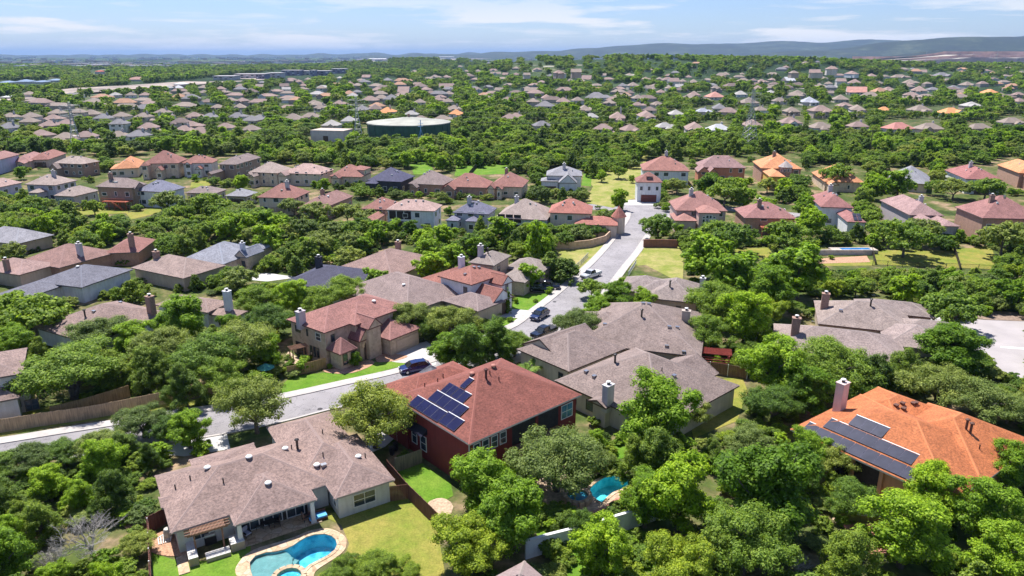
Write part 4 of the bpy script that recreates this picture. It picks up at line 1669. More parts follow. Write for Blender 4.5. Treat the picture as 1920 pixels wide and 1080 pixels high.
def downspout(H, u, v, z1, mat=None):
    mb = MB(); mb.box((-0.05, -0.05, 0), (0.05, 0.05, z1), mat or M_GUTTER)
    return mb.build('downspout', H.root, (u, v, 0))


# --- brown single storey house, lower left
H1 = House('ranch_house', 'brown single storey house with covered patio, pergola and kidney pool', 32, [
    dict(pts=[(316, 987), (297, 890), (408, 953), (625, 905)], ez=2.9, p=0.42, ov=0.55),
    dict(pts=[(438, 984), (424, 950), (595, 936)], ez=2.9, p=0.42, d=9.0, walls=False),
    dict(pts=[(625.6, 933), (615, 917), (740.6, 899)], ez=2.9, p=0.42, d=11.5, ov=0.5),
    dict(pts=[(418, 846), (356, 866), (475, 830)], ez=2.9, p=0.36, dl=7.0, ov=0.4),
    dict(pts=[(516, 828), (501, 802), (617, 771)], ez=2.9, p=0.42, dl=14.0, ov=0.4),
    dict(pts=[(304, 953), (298, 932), (330, 930)], ez=2.85, p=0.35, t='gu', w=5.0, ov=0.4),
], BROWN, GREYW, 'stucco', near=True, fascia=m_plain('grey_brown_fascia', (0.36, 0.31, 0.28), 0.6, 0, 0.08), overhang=0.5)
b0, b1, b2 = H1.blocks[0]['r'], H1.blocks[1]['r'], H1.blocks[2]['r']
H1.window(2, 'F', (b2[1] - b2[0]) * 0.50, 0.75, 2.5, 1.55)
H1.window(2, 'L', 1.6, 0.9, 0.9, 1.4)
H1.window(0, 'F', 2.6, 0.9, 1.6, 1.3)
H1.window(0, 'L', 3.2, 0.9, 1.2, 1.3)
# patio posts, slab, back glazing
for k, f in enumerate((0.03, 0.97)):
    mb = MB()
    mb.box((-0.2, -0.2, 0), (0.2, 0.2, 2.7), M_WHITE)
    mb.box((-0.27, -0.27, 0), (0.27, 0.27, 0.35), M_WHITE)
    mb.build('patio_column', H1.root, (b1[0] + (b1[1] - b1[0]) * f + (0.25 if k == 0 else -0.25), b1[2] + 0.45, 0))
mb = MB()
mb.box((b1[0] - 0.2, b1[2] + 0.1, -0.1), (b1[1] + 0.3, b0[2] + 2.0, 0.09), M_FLAG)
mb.build('patio_slab', H1.root)
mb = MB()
mb.box((b1[0] + 0.6, b0[2] + 0.35, 0.1), (b1[1] - 0.5, b0[2] + 0.52, 2.7), M_SHADE)  # dark sheet before the house wall, painted as the covered patio's shade
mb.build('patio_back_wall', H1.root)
for k in range(3):
    put_window(H1.root, b1[0] + 1.8 + 2.3 * k, b0[2] + 0.33, 0.15, 0, 1.9, 2.1, M_WHITE, M_GLASS, True, 'patio_door')
for px, py in ((672, 871 - 13), (594, 879 - 5), (535, 843), (467, 859), (389, 880 - 1), (503, 908)):
    H1.vent(px, py, 'turbine')
for px, py in ((357, 900), (329, 917), (419, 905), (547, 842), (606, 856), (685, 858), (605, 813)):
    H1.vent(px, py, 'pipe')
H1.vent(558, 842, 'flue')
H1.vent(607, 874, 'box')

# --- red house with the blue solar panels
H2 = House('red_house', 'two storey dark red house with red shingle roof and blue solar panels', 42, [
    dict(near=(880, 833), right=(1091, 740), d=15.0, ez=6.2, p=0.48, ov=0.45),
    dict(rect=(1.5, 13.5, 13.0, 20.5), ez=5.2, p=0.42, ov=0.45),
    dict(rect=(-0.2, 6.5, 12.0, 19.0), ez=4.4, p=0.40, ov=0.45),
], REDR, REDW, 'board', near=True, fascia=M_GUTTER)
r = H2.blocks[0]['r']
W_ = r[1] - r[0]
for k in range(4):
    H2.window(0, 'F', 1.35 + 1.28 * k, 4.05, 1.0, 1.55, M_FRAME)
H2.window(0, 'F', W_ - 2.1, 3.6, 2.0, 1.9, M_FRAME, M_GLASSB)
H2.window(0, 'L', 9.35, 1.1, 1.25, 2.0, M_FRAME)
H2.window(0, 'L', 11.2, 1.3, 1.1, 2.2, M_FRAME)
# covered balcony: flat near-black panel painted as the shade of its recess
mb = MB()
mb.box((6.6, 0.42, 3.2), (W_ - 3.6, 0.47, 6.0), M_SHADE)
mb.build('balcony_shade_panel', H2.root)
for u in (10.4,):
    mb = MB(); mb.box((-0.18, -0.12, 0), (0.18, 0.05, 6.0), H2.wallm); mb.build('balcony_pier', H2.root, (u, 0.40, 0))
mb = MB()
mb.box((6.6, -1.6, 2.9), (W_ - 3.6, 0.45, 3.1), m_wood('dark_deck_wood', (0.16, 0.09, 0.06)))
mb.build('deck', H2.root)
# bay window hood on the left wall
mb = MB()
hood = m_plain('navy_metal_hood', (0.03, 0.03, 0.055), 0.3, 0.3, 0.1)
mb.solid([(0, 0, 0), (-0.85, 0, -0.75), (-0.85, 3.6, -0.75), (0, 3.6, 0), (0, 0, -0.75), (0, 3.6, -0.75)], [(0, 3, 2, 1), (0, 1, 4), (3, 5, 2), (1, 2, 5, 4)], hood)
mb.build('window_hood', H2.root, (0.44, 8.5, 4.3))
downspout(H2, 0.36, 13.6, 6.0); downspout(H2, 0.36, 0.5, 6.0); downspout(H2, 0.3, 14.9, 5.0)
P = lambda x, y: (700 + x / 3.856, 640 + y / 3.856)
solar(H2, [P(268, 470), P(315, 397), P(525, 515), P(470, 583)], 4, 1)
solar(H2, [P(485, 590), P(540, 517), P(650, 580), P(590, 656)], 2, 1)
solar(H2, [P(405, 428), P(460, 365), P(682, 480), P(622, 550)], 4, 1)
solar(H2, [P(493, 368), P(550, 302), P(615, 340), P(562, 402)], 2, 1, edge=False)
solar(H2, [P(570, 405), P(620, 342), P(662, 360), P(610, 425)], 1, 1, edge=False)
solar(H2, [P(610, 435), P(655, 367), P(707, 388), P(655, 453)], 1, 1)
solar(H2, [P(632, 330), P(690, 267), P(723, 282), P(665, 348)], 1, 1)
for x, y, k in ((815, 270, 'flue'), (843, 240, 'pipe'), (908, 285, 'pipe'), (505, 262, 'pipe'), (466, 295, 'pipe'), (372, 330, 'pipe')):
    H2.vent(*P(x, y), k, m_plain('dark_red_pipe', (0.10, 0.03, 0.025), 0.7))
for x, y in ((868, 185), (714, 240)):
    H2.vent(*P(x, y), 'turbine', m_plain('red_painted_vent', (0.36, 0.14, 0.10), 0.6))
# conical standing seam turret roof at the street side
p = un(808, 699, 5.6)
tu, tv = local_pt(H2.org, H2.h, p.x, p.y)
mb = MB()
NT = 20
mt = m_plain('grey_standing_seam_metal', (0.36, 0.345, 0.335), 0.32, 0.6, 0.08)
for k in range(NT):
    a0, a1 = 2 * math.pi * k / NT, 2 * math.pi * (k + 1) / NT
    mb.poly([(2.2 * math.cos(a0), 2.2 * math.sin(a0), 5.0), (2.2 * math.cos(a1), 2.2 * math.sin(a1), 5.0), (0.06 * math.cos(a1), 0.06 * math.sin(a1), 6.7), (0.06 * math.cos(a0), 0.06 * math.sin(a0), 6.7)], mt)
    mb.tube([(2.2 * math.cos(a0), 2.2 * math.sin(a0), 5.02), (0.06 * math.cos(a0), 0.06 * math.sin(a0), 6.74)], [0.035, 0.02], mt, 4)
mb.poly([(2.2 * math.cos(-2 * math.pi * k / NT), 2.2 * math.sin(-2 * math.pi * k / NT), 5.0) for k in range(NT)], M_WHITE)
mb.build('turret_roof', H2.root, (tu, tv, 0))
mb = MB(); mb.tube([(0, 0, 0), (0, 0, 5.0)], [1.75, 1.75], H2.wallm, 16); mb.build('turret_wall', H2.root, (tu, tv, 0))

# --- grey-brown house right of the red one
H3 = House('ranch_house', 'large mottled grey brown house with grey chimney right of the red house', 42, [
    dict(pts=[(1128, 753), (1040, 713)], ez=3.2, p=0.5, w=17.6, dl=18.0),
    dict(pts=[(1040, 685), (1073, 694)], ez=3.2, p=0.5, w=12.5, d=11.0),
    dict(pts=[(1012, 660), (1057, 673)], ez=3.2, p=0.5, w=10.0, d=8.5, t='gu'),
    dict(pts=[(1137, 765), (1124, 760)], ez=3.2, p=0.4, w=3.4, d=3.0, t='gu'),
], GREYB, CREAM, near=True, fascia=m_plain('dark_brown_fascia', (0.10, 0.065, 0.05), 0.6))
r3 = H3.blocks[0]['r']
u_, v_ = r3[0], r3[2]
H3.blocks.append(dict(r=(r3[1] - 6.5, r3[1] + 1.2, r3[2] + 4.0, r3[2] + 11.5), ez=3.216, p=0.5, t='gu', ov=0.4))
mbx, rdg = roof_mesh(H3.blocks[-1], H3.roofm, m_plain('dark_brown_fascia', (0.10, 0.065, 0.05), 0.6), H3.wallm, None)
H3.blocks[-1]['obj'] = mbx.build('roof', H3.root)
H3.chimney(1141, 722, 5.9, 1.3, 0.9)
H3.window(0, 'L', r3[3] - r3[2] - 6.2, 0.8, 1.3, 1.5, M_DFRAME)
H3.window(0, 'L', r3[3] - r3[2] - 3.4, 0.8, 0.8, 1.5, M_DFRAME)
H3.window(0, 'R', 2.2, 0.8, 1.4, 1.5, M_DFRAME)
H3.window(1, 'L', 2.0, 0.9, 1.0, 1.3, M_DFRAME)
H3.door(2, 'L', 3.6, 0.0, 4.6, 2.2, M_DOORW, 'garage_door')
for px, py, k in ((1153, 680, 'flue'), (1099, 698, 'box'), (1114, 707, 'box'), (1232, 665, 'box'), (1264, 706, 'box'), (1241, 696, 'pipe')):
    H3.vent(px, py, k)

# --- large hip behind it
H4 = House('ranch_house', 'wide grey brown hip roofed house with a tall chimney behind the mottled roof', -17, [
    dict(pts=[(1085, 633), (1232, 659), (1315, 669)], ez=3.2, p=0.46, d=19.5),
    dict(pts=[(1100, 606), (1070, 622)], ez=3.2, p=0.45, w=9.5, d=10.0),
], GREYB, TANW, near=True)
H4.chimney(1287, 583, 6.4, 1.3, 0.9, m_wall((0.36, 0.30, 0.26), 'board'))
for px, py, k in ((1203, 594, 'flue'), (1134, 609, 'box'), (1206, 570, 'box'), (1217, 571, 'box'), (1255, 614, 'box'), (1270, 615, 'box'), (1250, 650, 'box'), (1282, 661, 'box')):
    H4.vent(px, py, k)
H4.window(0, 'F', 16.5, 0.9, 1.6, 1.3); H4.window(0, 'R', 4, 0.9, 1.6, 1.3)

H5 = House('ranch_house', 'grey brown hip roofed house standing nearest the right side of the climbing road', -19, [
    dict(pts=[(1211, 557), (1276, 565), (1318, 541)], ez=3.4, p=0.5, d=11.5),
    dict(pts=[(1190, 549), (1211, 548)], ez=3.2, p=0.45, w=9, d=8),
    dict(pts=[(1161, 541), (1185, 546)], ez=3.1, p=0.45, w=9, d=9),
], (0.25, 0.205, 0.19), TANW, near=True)
H5.window(0, 'F', 2.4, 1.0, 1.5, 1.3, M_DFRAME); H5.window(0, 'F', 6.0, 1.0, 0.9, 1.3, M_DFRAME)
H5.vent(1256, 538, 'flue')
H5.chimney(1318, 522, 6.0, 1.0, 0.8)

# --- tan two-storey house across the street
H6 = House('two_storey_house', 'tan two storey house with pinkish roof and arched entry by the parked blue suv', 52, [
    dict(near=(608, 624), left=(532.6, 600), w=16.5, ez=5.8, p=0.40),
    dict(pts=[(665, 610), (719, 574)], ez=5.8, p=0.42, d=8.5),
    dict(near=(731, 638), right=(789.6, 613), d=9.0, ez=3.0, p=0.46),
    dict(near=(638, 665), right=(669.6, 652), left=(607, 656), ez=2.9, p=1.1),
    dict(pts=[(674, 641), (701, 629)], ez=3.4, p=1.3, t='gv', w=3.4, d=5.0, ov=0.25),
    dict(pts=[(690, 618), (708, 605)], ez=5.3, p=1.0, t='gv', w=3.0, d=5.0, ov=0.25),
], PINKR, TANW, 'stone', near=True, fascia=m_plain('red_brown_fascia', (0.14, 0.06, 0.05), 0.6))
H6.chimney2(565, 607, 584, 1.25, 0.9, m_wall((0.38, 0.34, 0.36), 'stucco'))
r6 = H6.blocks[0]['r']; d6 = r6[3] - r6[2]
H6.window(0, 'L', d6 - 2.2, 4.0, 1.3, 1.1, M_DFRAME); H6.window(0, 'L', d6 * 0.52, 3.9, 0.4, 1.2, M_DFRAME); H6.window(0, 'L', 2.2, 3.8, 1.3, 1.3, M_FRAME)
H6.window(0, 'L', d6 * 0.45, 0.8, 0.6, 1.7, M_DFRAME); H6.window(0, 'L', d6 * 0.36, 0.8, 0.6, 1.7, M_DFRAME); H6.window(0, 'L', d6 * 0.27, 0.8, 0.6, 1.7, M_DFRAME)
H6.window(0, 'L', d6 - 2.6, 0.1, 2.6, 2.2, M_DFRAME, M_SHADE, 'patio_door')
H6.window(3, 'F', 1.2, 0.7, 0.9, 1.8, M_DFRAME); H6.window(3, 'F', 2.7, 0.7, 0.7, 1.8, M_DFRAME)
H6.window(0, 'F', 1.8, 3.7, 0.7, 1.2, M_DFRAME)
H6.door(2, 'F', 4.2, 0.0, 4.9, 2.25, M_DOORW, 'garage_door')
H6.window(2, 'L', 3.0, 1.9, 1.0, 0.6, M_DFRAME)
r64 = H6.blocks[4]['r']
um = (r64[0] + r64[1]) / 2
mb = MB()
mb.box((-0.7, -0.06, 0), (0.7, 0.0, 2.3), M_DOORB)
mb.tube([(0, -0.06, 2.3), (0, 0.0, 2.3)], [0.7, 0.7], M_DOORB, 18)
mb.build('arched_door', H6.root, (um, r64[2] + 0.24, 0))
mb = MB()
for k in range(9):
    a = math.pi * k / 8
    mb.box((-0.16, -0.14, -0.22), (0.16, 0.0, 0.22), m_wall((0.50, 0.38, 0.26), 'stone'), 0, (0.95 * math.cos(a), -0.06, 2.3 + 0.95 * math.sin(a)), Matrix.Rotation(-a + math.pi / 2, 3, 'Y'))
mb.build('stone_arch', H6.root, (um, r64[2] + 0.24, 0))
H6.vent(701, 566, 'turbine')

H7 = House('ranch_house', 'low brown roofed house between the tan stone house and the red roofed white house', 50, [
    dict(pts=[(680, 560), (831, 563)], ez=3.0, p=0.42, w=16, d=20),
    dict(pts=[(887, 581), (907, 553), (831, 563)], ez=3.0, p=0.42, dl=9),
], (0.25, 0.19, 0.175), TANW, near=True)
H7.vent(757, 535, 'turbine')

H8 = House('two_storey_house', 'white two storey house with red roofs left of the climbing road', 50, [
    dict(pts=[(820, 517), (887.5, 533), (945, 512)], ez=5.8, p=0.42),
    dict(pts=[(811, 539), (846, 548)], ez=3.0, p=0.42, w=14, d=11),
    dict(near=(922, 571), w=6.2, d=8.0, ez=3.0, p=0.7, t='gv', ov=0.3),
    dict(near=(941, 535), w=3.4, d=4.0, ez=5.0, p=0.9, t='gv', ov=0.25),
], (0.265, 0.115, 0.092), (0.62, 0.62, 0.66), near=True)
H8.chimney(865, 482, 8.6, 1.0, 0.9, m_wall((0.55, 0.55, 0.6)))
H8.window(0, 'F', 6.8, 3.4, 1.2, 1.6, M_DFRAME); H8.window(0, 'L', 2.0, 3.6, 1.0, 1.3, M_DFRAME)
r = H8.blocks[2]['r']; H8.door(2, 'F', (r[1] - r[0]) / 2, 0, 4.4, 2.3, M_DOORB, 'garage_door')
H8.window(3, 'F', 1.7, 3.0, 0.8, 1.8, M_DFRAME)
for q in ((889, 502), (898, 502), (872, 515)):
    H8.vent(*q, 'box')

H9 = House('two_storey_house', 'two level grey brown hip roofed house behind the red roofed white house', -24, [
    dict(pts=[(879, 491), (927, 498), (958, 479)], ez=5.8, p=0.5),
    dict(pts=[(938, 520), (984.5, 530), (993, 507)], ez=3.0, p=0.45),
    dict(pts=[(950, 500), (985, 508)], ez=3.2, p=0.45, w=8.5, d=8),
], (0.27, 0.225, 0.20), TANW, 'brick', near=True)
H9.chimney(901, 461, 8.8, 1.0, 0.8)
H9.window(0, 'F', 3.2, 3.7, 1.6, 1.2, M_DFRAME); H9.vent(915, 476, 'flue'); H9.vent(955, 494, 'pipe')
H9.window(0, 'R', 3.0, 3.7, 1.2, 1.2, M_DFRAME)

# --- orange roofed house on the right edge
H22 = House('orange_roof_house', 'house with a bright orange roof and long dark grey solar arrays at the right edge', 36, [
    dict(pts=[(1706, 906), (1482, 804), (1838, 904)], ez=4.0, p=0.42, w=15.5, ov=0.8),
    dict(pts=[(1838, 904), (1920, 848)], ez=4.0, p=0.5, w=14, d=12.0),
    dict(pts=[(1560, 768), (1640, 744)], ez=4.0, p=0.42, w=11, dl=9.0),
], ORANGE, (0.42, 0.22, 0.13), near=True, fascia=m_plain('pale_gutter', (0.66, 0.60, 0.52), 0.5, 0, 0.08))
P = lambda x, y: (1440 + x / 2.842, 700 + y / 2.842)
solar(H22, [P(195, 320), P(232, 270), P(797, 515), P(757, 573)], 9, 1, M_PANELG)
solar(H22, [P(312, 290), P(350, 250), P(787, 435), P(748, 488)], 7, 1, M_PANELG)
solar(H22, [P(435, 272), P(477, 231), P(640, 295), P(603, 347)], 3, 1, M_PANELG)
H22.chimney(1581, 718, 8.2, 1.3, 1.0, m_wall((0.52, 0.40, 0.37), 'board'))
for px, py, k in ((1680, 762, 'box'), (1692, 758, 'box'), (1694, 768, 'box'), (1712, 758, 'box'), (1717, 757, 'box'), (1811, 805, 'flue'), (1819, 812, 'flue'), (1836, 842, 'pipe'), (1864, 795, 'box')):
    H22.vent(px, py, k, m_plain('rusty_dark_vent', (0.12, 0.05, 0.03), 0.7))
r = H22.blocks[0]['r']; d_ = r[3] - r[2]
mb = MB(); mb.box((0.76, d_ * 0.18, 0.1), (0.82, d_ * 0.50, 3.5), M_SHADE); mb.build('patio_shade_panel', H22.root)  # flat dark panel on the wall, shade of the patio put into its colour
for f in (0.17, 0.35, 0.51):
    mb = MB(); mb.box((-0.2, -0.2, 0), (0.2, 0.2, 3.8), H22.wallm); mb.build('patio_column', H22.root, (0.55, d_ * f, 0))
mb = MB(); mb.box((-4.5, d_ * 0.1, -0.1), (0.7, d_ * 0.6, 0.1), M_FLAG); mb.build('patio_slab', H22.root)

H23 = House('ranch_house', 'pale hip roofed house in front of its twin, behind the thick oaks at right', -19, [
    dict(pts=[(1451, 654), (1452, 607), (1703, 672)], ez=3.0, p=0.42),
    dict(pts=[(1660, 646), (1708, 650)], ez=3.0, p=0.42, d=10, w=10),
], (0.27, 0.215, 0.20), TANW, near=True)
H23.chimney2(1490, 627, 597, 1.2, 0.9, M_BRICKCH)
for q in ((1524, 605), (1536, 603), (1560, 606), (1571, 607), (1581, 608)):
    H23.vent(*q, 'box')
H24 = House('ranch_house', 'larger grey brown hip roofed twin house beside the pale cul-de-sac at right', -19, [
    dict(pts=[(1532, 598), (1540, 565), (1720, 627)], ez=3.2, p=0.44),
    dict(pts=[(1690, 590), (1737, 594), (1738, 574)], ez=3.2, p=0.44, wl=12),
    dict(pts=[(1680, 627), (1756, 622)], ez=3.1, p=0.42, w=11, d=8),
], (0.26, 0.21, 0.19), TANW, near=True)
H24.chimney(1549, 551, 6.4, 1.2, 0.9, M_BRICKCH)
for q in ((1576, 583), (1606, 557), (1637, 555)):
    H24.vent(*q, 'box')
H24.vent(1632, 574, 'flue')
H24.window(1, 'R', 2.5, 0.9, 1.0, 1.3)

# --- houses of the left middle
H12 = House('ranch_house', 'brown roofed white walled house with brick chimney behind the big left oak', -28, [
    dict(pts=[(155, 640), (92, 604), (262, 607)], ez=3.0, p=0.4, d=15),
    dict(pts=[(246, 610), (311, 585)], ez=3.0, p=0.4, wl=13),
], BROWN, WHITEW, near=True)
H12.chimney(280, 556, 6.6, 1.2, 1.0, M_BRICKCH)
H12.window(1, 'F', 10.3, 1.0, 1.5, 1.3, M_DFRAME)
H12.vent(160, 594, 'flue'); H12.vent(146, 612, 'pipe'); H12.vent(155, 617, 'flue'); H12.vent(176, 585, 'box'); H12.vent(226, 568, 'box')
H13 = House('ranch_house', 'brown roofed white house with a white chimney right of the brick chimney house', -20, [
    dict(pts=[(389, 586), (296, 569), (433, 565)], ez=3.2, p=0.36),
    dict(pts=[(438, 596), (464, 583)], ez=2.6, p=0.3, wl=9),
], BROWN, WHITEW, near=True)
H13.chimney(425, 546, 6.6, 1.2, 0.9, m_wall((0.6, 0.6, 0.66)))
H13.window(0, 'F', 14.5, 0.9, 1.5, 1.4, M_DFRAME)
H14 = House('ranch_house', 'long blue grey roofed house with white gable ends on the left', -17, [
    dict(pts=[(153, 539), (88, 521), (249, 505)], ez=3.4, p=0.38, ov=0.5),
    dict(pts=[(-30, 560), (78, 549), (104, 530)], ez=3.0, p=0.36),
], BLUEG, WHITEW, 'board', near=True)
H14.window(1, 'F', 14, 0.9, 1.6, 1.4); H14.vent(146, 501, 'turbine')
H15 = House('ranch_house', 'reddish brown roofed house with tall chimney, behind the long blue grey roof', -24, [
    dict(pts=[(86, 498), (39, 489), (182, 483)], ez=3.0, p=0.45, d=14)], (0.25, 0.15, 0.13), BRICK, 'brick', near=True)
H15.chimney(147, 457, 6.5, 1.2, 0.8)
H16 = House('ranch_house', 'red brown roofed house with a brick chimney, half hidden by shrubs at left', 8, [
    dict(pts=[(194, 475), (283, 456)], ez=3.2, p=0.5, d=12, )], (0.27, 0.13, 0.11), BRICK, 'brick', near=True)
H16.chimney(244, 439, 7.0, 1.1, 0.8, M_BRICKCH)
H17 = House('ranch_house', 'tan brown roofed house with a short dark chimney left of the blue grey gabled house', -28, [
    dict(pts=[(350, 520), (246, 502), (394, 492)], ez=3.0, p=0.44)], (0.28, 0.21, 0.185), TANW, near=True)
H17.chimney(292, 472, 6.0, 1.2, 1.0, M_BRICKCH)
H18 = House('gabled_house', 'blue grey roofed stone house with small front gables left of the white driveway', -20, [
    dict(pts=[(400, 493), (371, 476), (452, 483)], ez=3.2, p=0.5, d=13),
    dict(pts=[(440, 480), (462, 483)], ez=3.6, p=0.9, t='gv', d=6),
    dict(pts=[(455, 470), (480, 472)], ez=3.0, p=0.5, d=7)], (0.24, 0.25, 0.29), TANW, 'stone', near=True)
H18.chimney(454, 456, 6.4, 0.9, 0.8, m_wall((0.5, 0.5, 0.55)))
H18.window(1, 'F', 2.0, 1.0, 1.0, 1.6, M_DFRAME)
H10 = House('ranch_house', 'low house with a dark slate blue roof and black chimney among dense oaks', -20, [
    dict(pts=[(529, 530), (640, 545), (700, 522)], ez=3.0, p=0.36, d=14)], SLATE, GREYW, near=True)
H10.chimney(597, 482, 6.6, 1.2, 0.9, m_wall((0.04, 0.04, 0.05)))
H11 = House('ranch_house', 'brown hip roofed house with a brick chimney standing alone in the middle woods', -28, [
    dict(pts=[(680, 484), (738, 522), (776, 505)], ez=3.0, p=0.42, d=17, w=15)], (0.26, 0.175, 0.155), TANW, near=True)
H11.chimney(746, 454, 6.4, 1.1, 0.8, M_BRICKCH)
H19 = House('two_storey_house', 'white two storey house with brown roofs at the lower left edge', 30, [
    dict(pts=[(51, 652), (-90, 690)], ez=5.8, p=0.35, dl=10, ov=0.4),
    dict(pts=[(42, 720), (-40, 760)], ez=3.2, p=0.5, d=8, ov=0.4)], BROWN, (0.60, 0.55, 0.52), near=True)
H19.window(1, 'R', 3.0, 0.9, 1.6, 1.6, M_DFRAME)
H19.window(1, 'F', 5.5, 0.9, 1.6, 1.6, M_DFRAME)
H20 = House('ranch_house', 'tan pink roofed house with a small brick chimney cut by the left edge', -20, [
    dict(pts=[(-40, 505), (52, 511), (68, 504)], ez=3.0, p=0.4, d=9)], (0.30, 0.20, 0.18), TANW, near=True)
H20.chimney(10, 487, 5.6, 1.0, 0.8, M_BRICKCH)
H21 = House('ranch_house', 'grey roofed house cut by the left edge of the picture above the tan pink roof', -20, [
    dict(pts=[(-40, 445), (30, 458), (38, 455)], ez=3.0, p=0.5, d=10)], GREYR, TANW, near=True)
H25 = House('summer_house', 'brown tiled pyramid roof tip at the bottom edge among the trees', 38, [
    dict(near=(966, 1162), ez=3.0, p=0.6, w=5.0, d=5.0)], m_tile((0.27, 0.20, 0.19)), TANW, near=True)
# rows of tiles on that roof
r = H25.blocks[0]['r']
for side in range(2):
    for k in range(14):
        f = (k + 0.5) / 14
        L_ = min(f, 1 - f) * 2
        if side == 0:
            a = Vector((r[0] + f * 5.0, r[2], 3.03)); b = Vector((r[0] + f * 5.0, r[2] + 2.5 * L_, 3.03 + 0.6 * 2.5 * L_))
        else:
            a = Vector((r[0], r[2] + f * 5.0, 3.03)); b = Vector((r[0] + 2.5 * L_, r[2] + f * 5.0, 3.03 + 0.6 * 2.5 * L_))
        mb = MB(); mb.tube([a, b], [0.11, 0.11], m_tile((0.27, 0.20, 0.19)), 6); mb.build('tile_row', H25.blocks[0]['obj'])

# what must stay visible in the view
for q in ([(297, 890), (360, 860), (480, 828), (510, 800), (617, 771), (640, 815), (697, 842), (742, 900), (735, 940), (625, 975), (600, 990), (450, 1040), (350, 1050), (305, 1030), (316, 987)],
          [(768, 765), (800, 700), (856, 692), (942, 675), (1091, 740), (1080, 780), (960, 840), (880, 835), (840, 900), (790, 865), (760, 810)],
          [(1033, 622), (1140, 633), (1210, 567), (1290, 590), (1315, 668), (1332, 700), (1322, 722), (1300, 740), (1280, 735), (1150, 755), (1140, 790), (1040, 713), (1012, 660)],
          [(532, 600), (600, 570), (668, 560), (719, 574), (790, 613), (785, 645), (735, 665), (640, 695), (608, 680), (540, 650)],
          [(690, 545), (765, 528), (907, 553), (887, 582), (780, 570)], [(811, 540), (870, 491), (946, 512), (948, 580), (925, 600), (900, 590), (860, 550)],
          [(879, 491), (920, 462), (958, 480), (995, 505), (990, 545), (930, 540)], [(1161, 541), (1200, 520), (1260, 520), (1318, 541), (1290, 580), (1211, 560)],
          [(1482, 804), (1600, 745), (1690, 730), (1801, 786), (1876, 774), (1920, 815), (1920, 850), (1838, 890), (1760, 880), (1700, 905), (1620, 870), (1600, 870)],
          [(1451, 654), (1453, 607), (1540, 596), (1540, 560), (1630, 550), (1740, 575), (1757, 620), (1705, 640), (1690, 655), (1560, 640)],
          [(92, 603), (176, 563), (230, 566), (311, 585), (300, 612), (230, 620), (155, 638)], [(296, 568), (308, 548), (376, 550), (433, 565), (463, 583), (440, 594), (390, 590)],
          [(0, 530), (90, 520), (179, 491), (249, 504), (245, 525), (155, 555), (80, 550), (0, 560)], [(39, 489), (101, 453), (182, 483), (88, 500)], [(194, 474), (230, 440), (283, 453), (270, 470)],
          [(246, 501), (306, 474), (394, 491), (350, 519)], [(371, 475), (410, 453), (480, 470), (460, 500), (400, 492)], [(535, 528), (606, 494), (697, 521), (690, 530), (560, 528)],
          [(678, 481), (752, 452), (780, 462), (774, 504), (740, 521)], [(0, 640), (52, 652), (42, 700), (60, 760), (0, 780)], [(0, 484), (67, 504), (50, 512), (0, 508)]):
    prot_poly(q)
for a, b in ((1560, 710), (1125, 715), (556, 575)):
    pass
prot_box(1566, 712, 1592, 770); prot_box(1133, 715, 1150, 755)
# the carriageways
prot_poly([(540, 746), (650, 722), (790, 690), (815, 700), (700, 752), (560, 780)])
prot_poly([(0, 815), (240, 778), (420, 750), (420, 766), (240, 790), (0, 834)])
prot_poly([(965, 615), (1001, 589), (1092, 515), (1186, 402), (1245, 390), (1245, 405), (1210, 440), (1165, 500), (1148, 515), (1100, 520), (1060, 560), (1040, 575), (1010, 612), (990, 625)])
prot_poly([(1760, 600), (1920, 608), (1920, 700), (1860, 660), (1800, 640)])

prot_poly([(0, 790), (81, 776), (213, 755), (319, 736), (421, 716), (421, 735), (213, 780), (0, 814)])
# ------------------------------------------------------------------ houses of the middle distance, each fitted to its outline in the photograph
RM = random.Random(11)
PK = (0.33, 0.185, 0.165); RB = (0.30, 0.145, 0.12); TN = (0.33, 0.265, 0.235); BR = (0.255, 0.20, 0.185)
BG = (0.20, 0.205, 0.27); DB = (0.085, 0.085, 0.14); OR = (0.56, 0.255, 0.125); GR = (0.28, 0.28, 0.30); PT = (0.40, 0.28, 0.25)
CR = (0.56, 0.46, 0.36); WH = (0.64, 0.63, 0.62); BW = (0.30, 0.22, 0.17); GW_ = (0.42, 0.44, 0.44); LV = (0.45, 0.43, 0.52); BK = (0.36, 0.22, 0.16); PW = (0.48, 0.36, 0.31)
ROW = 'houses of the two rows beyond the woods'
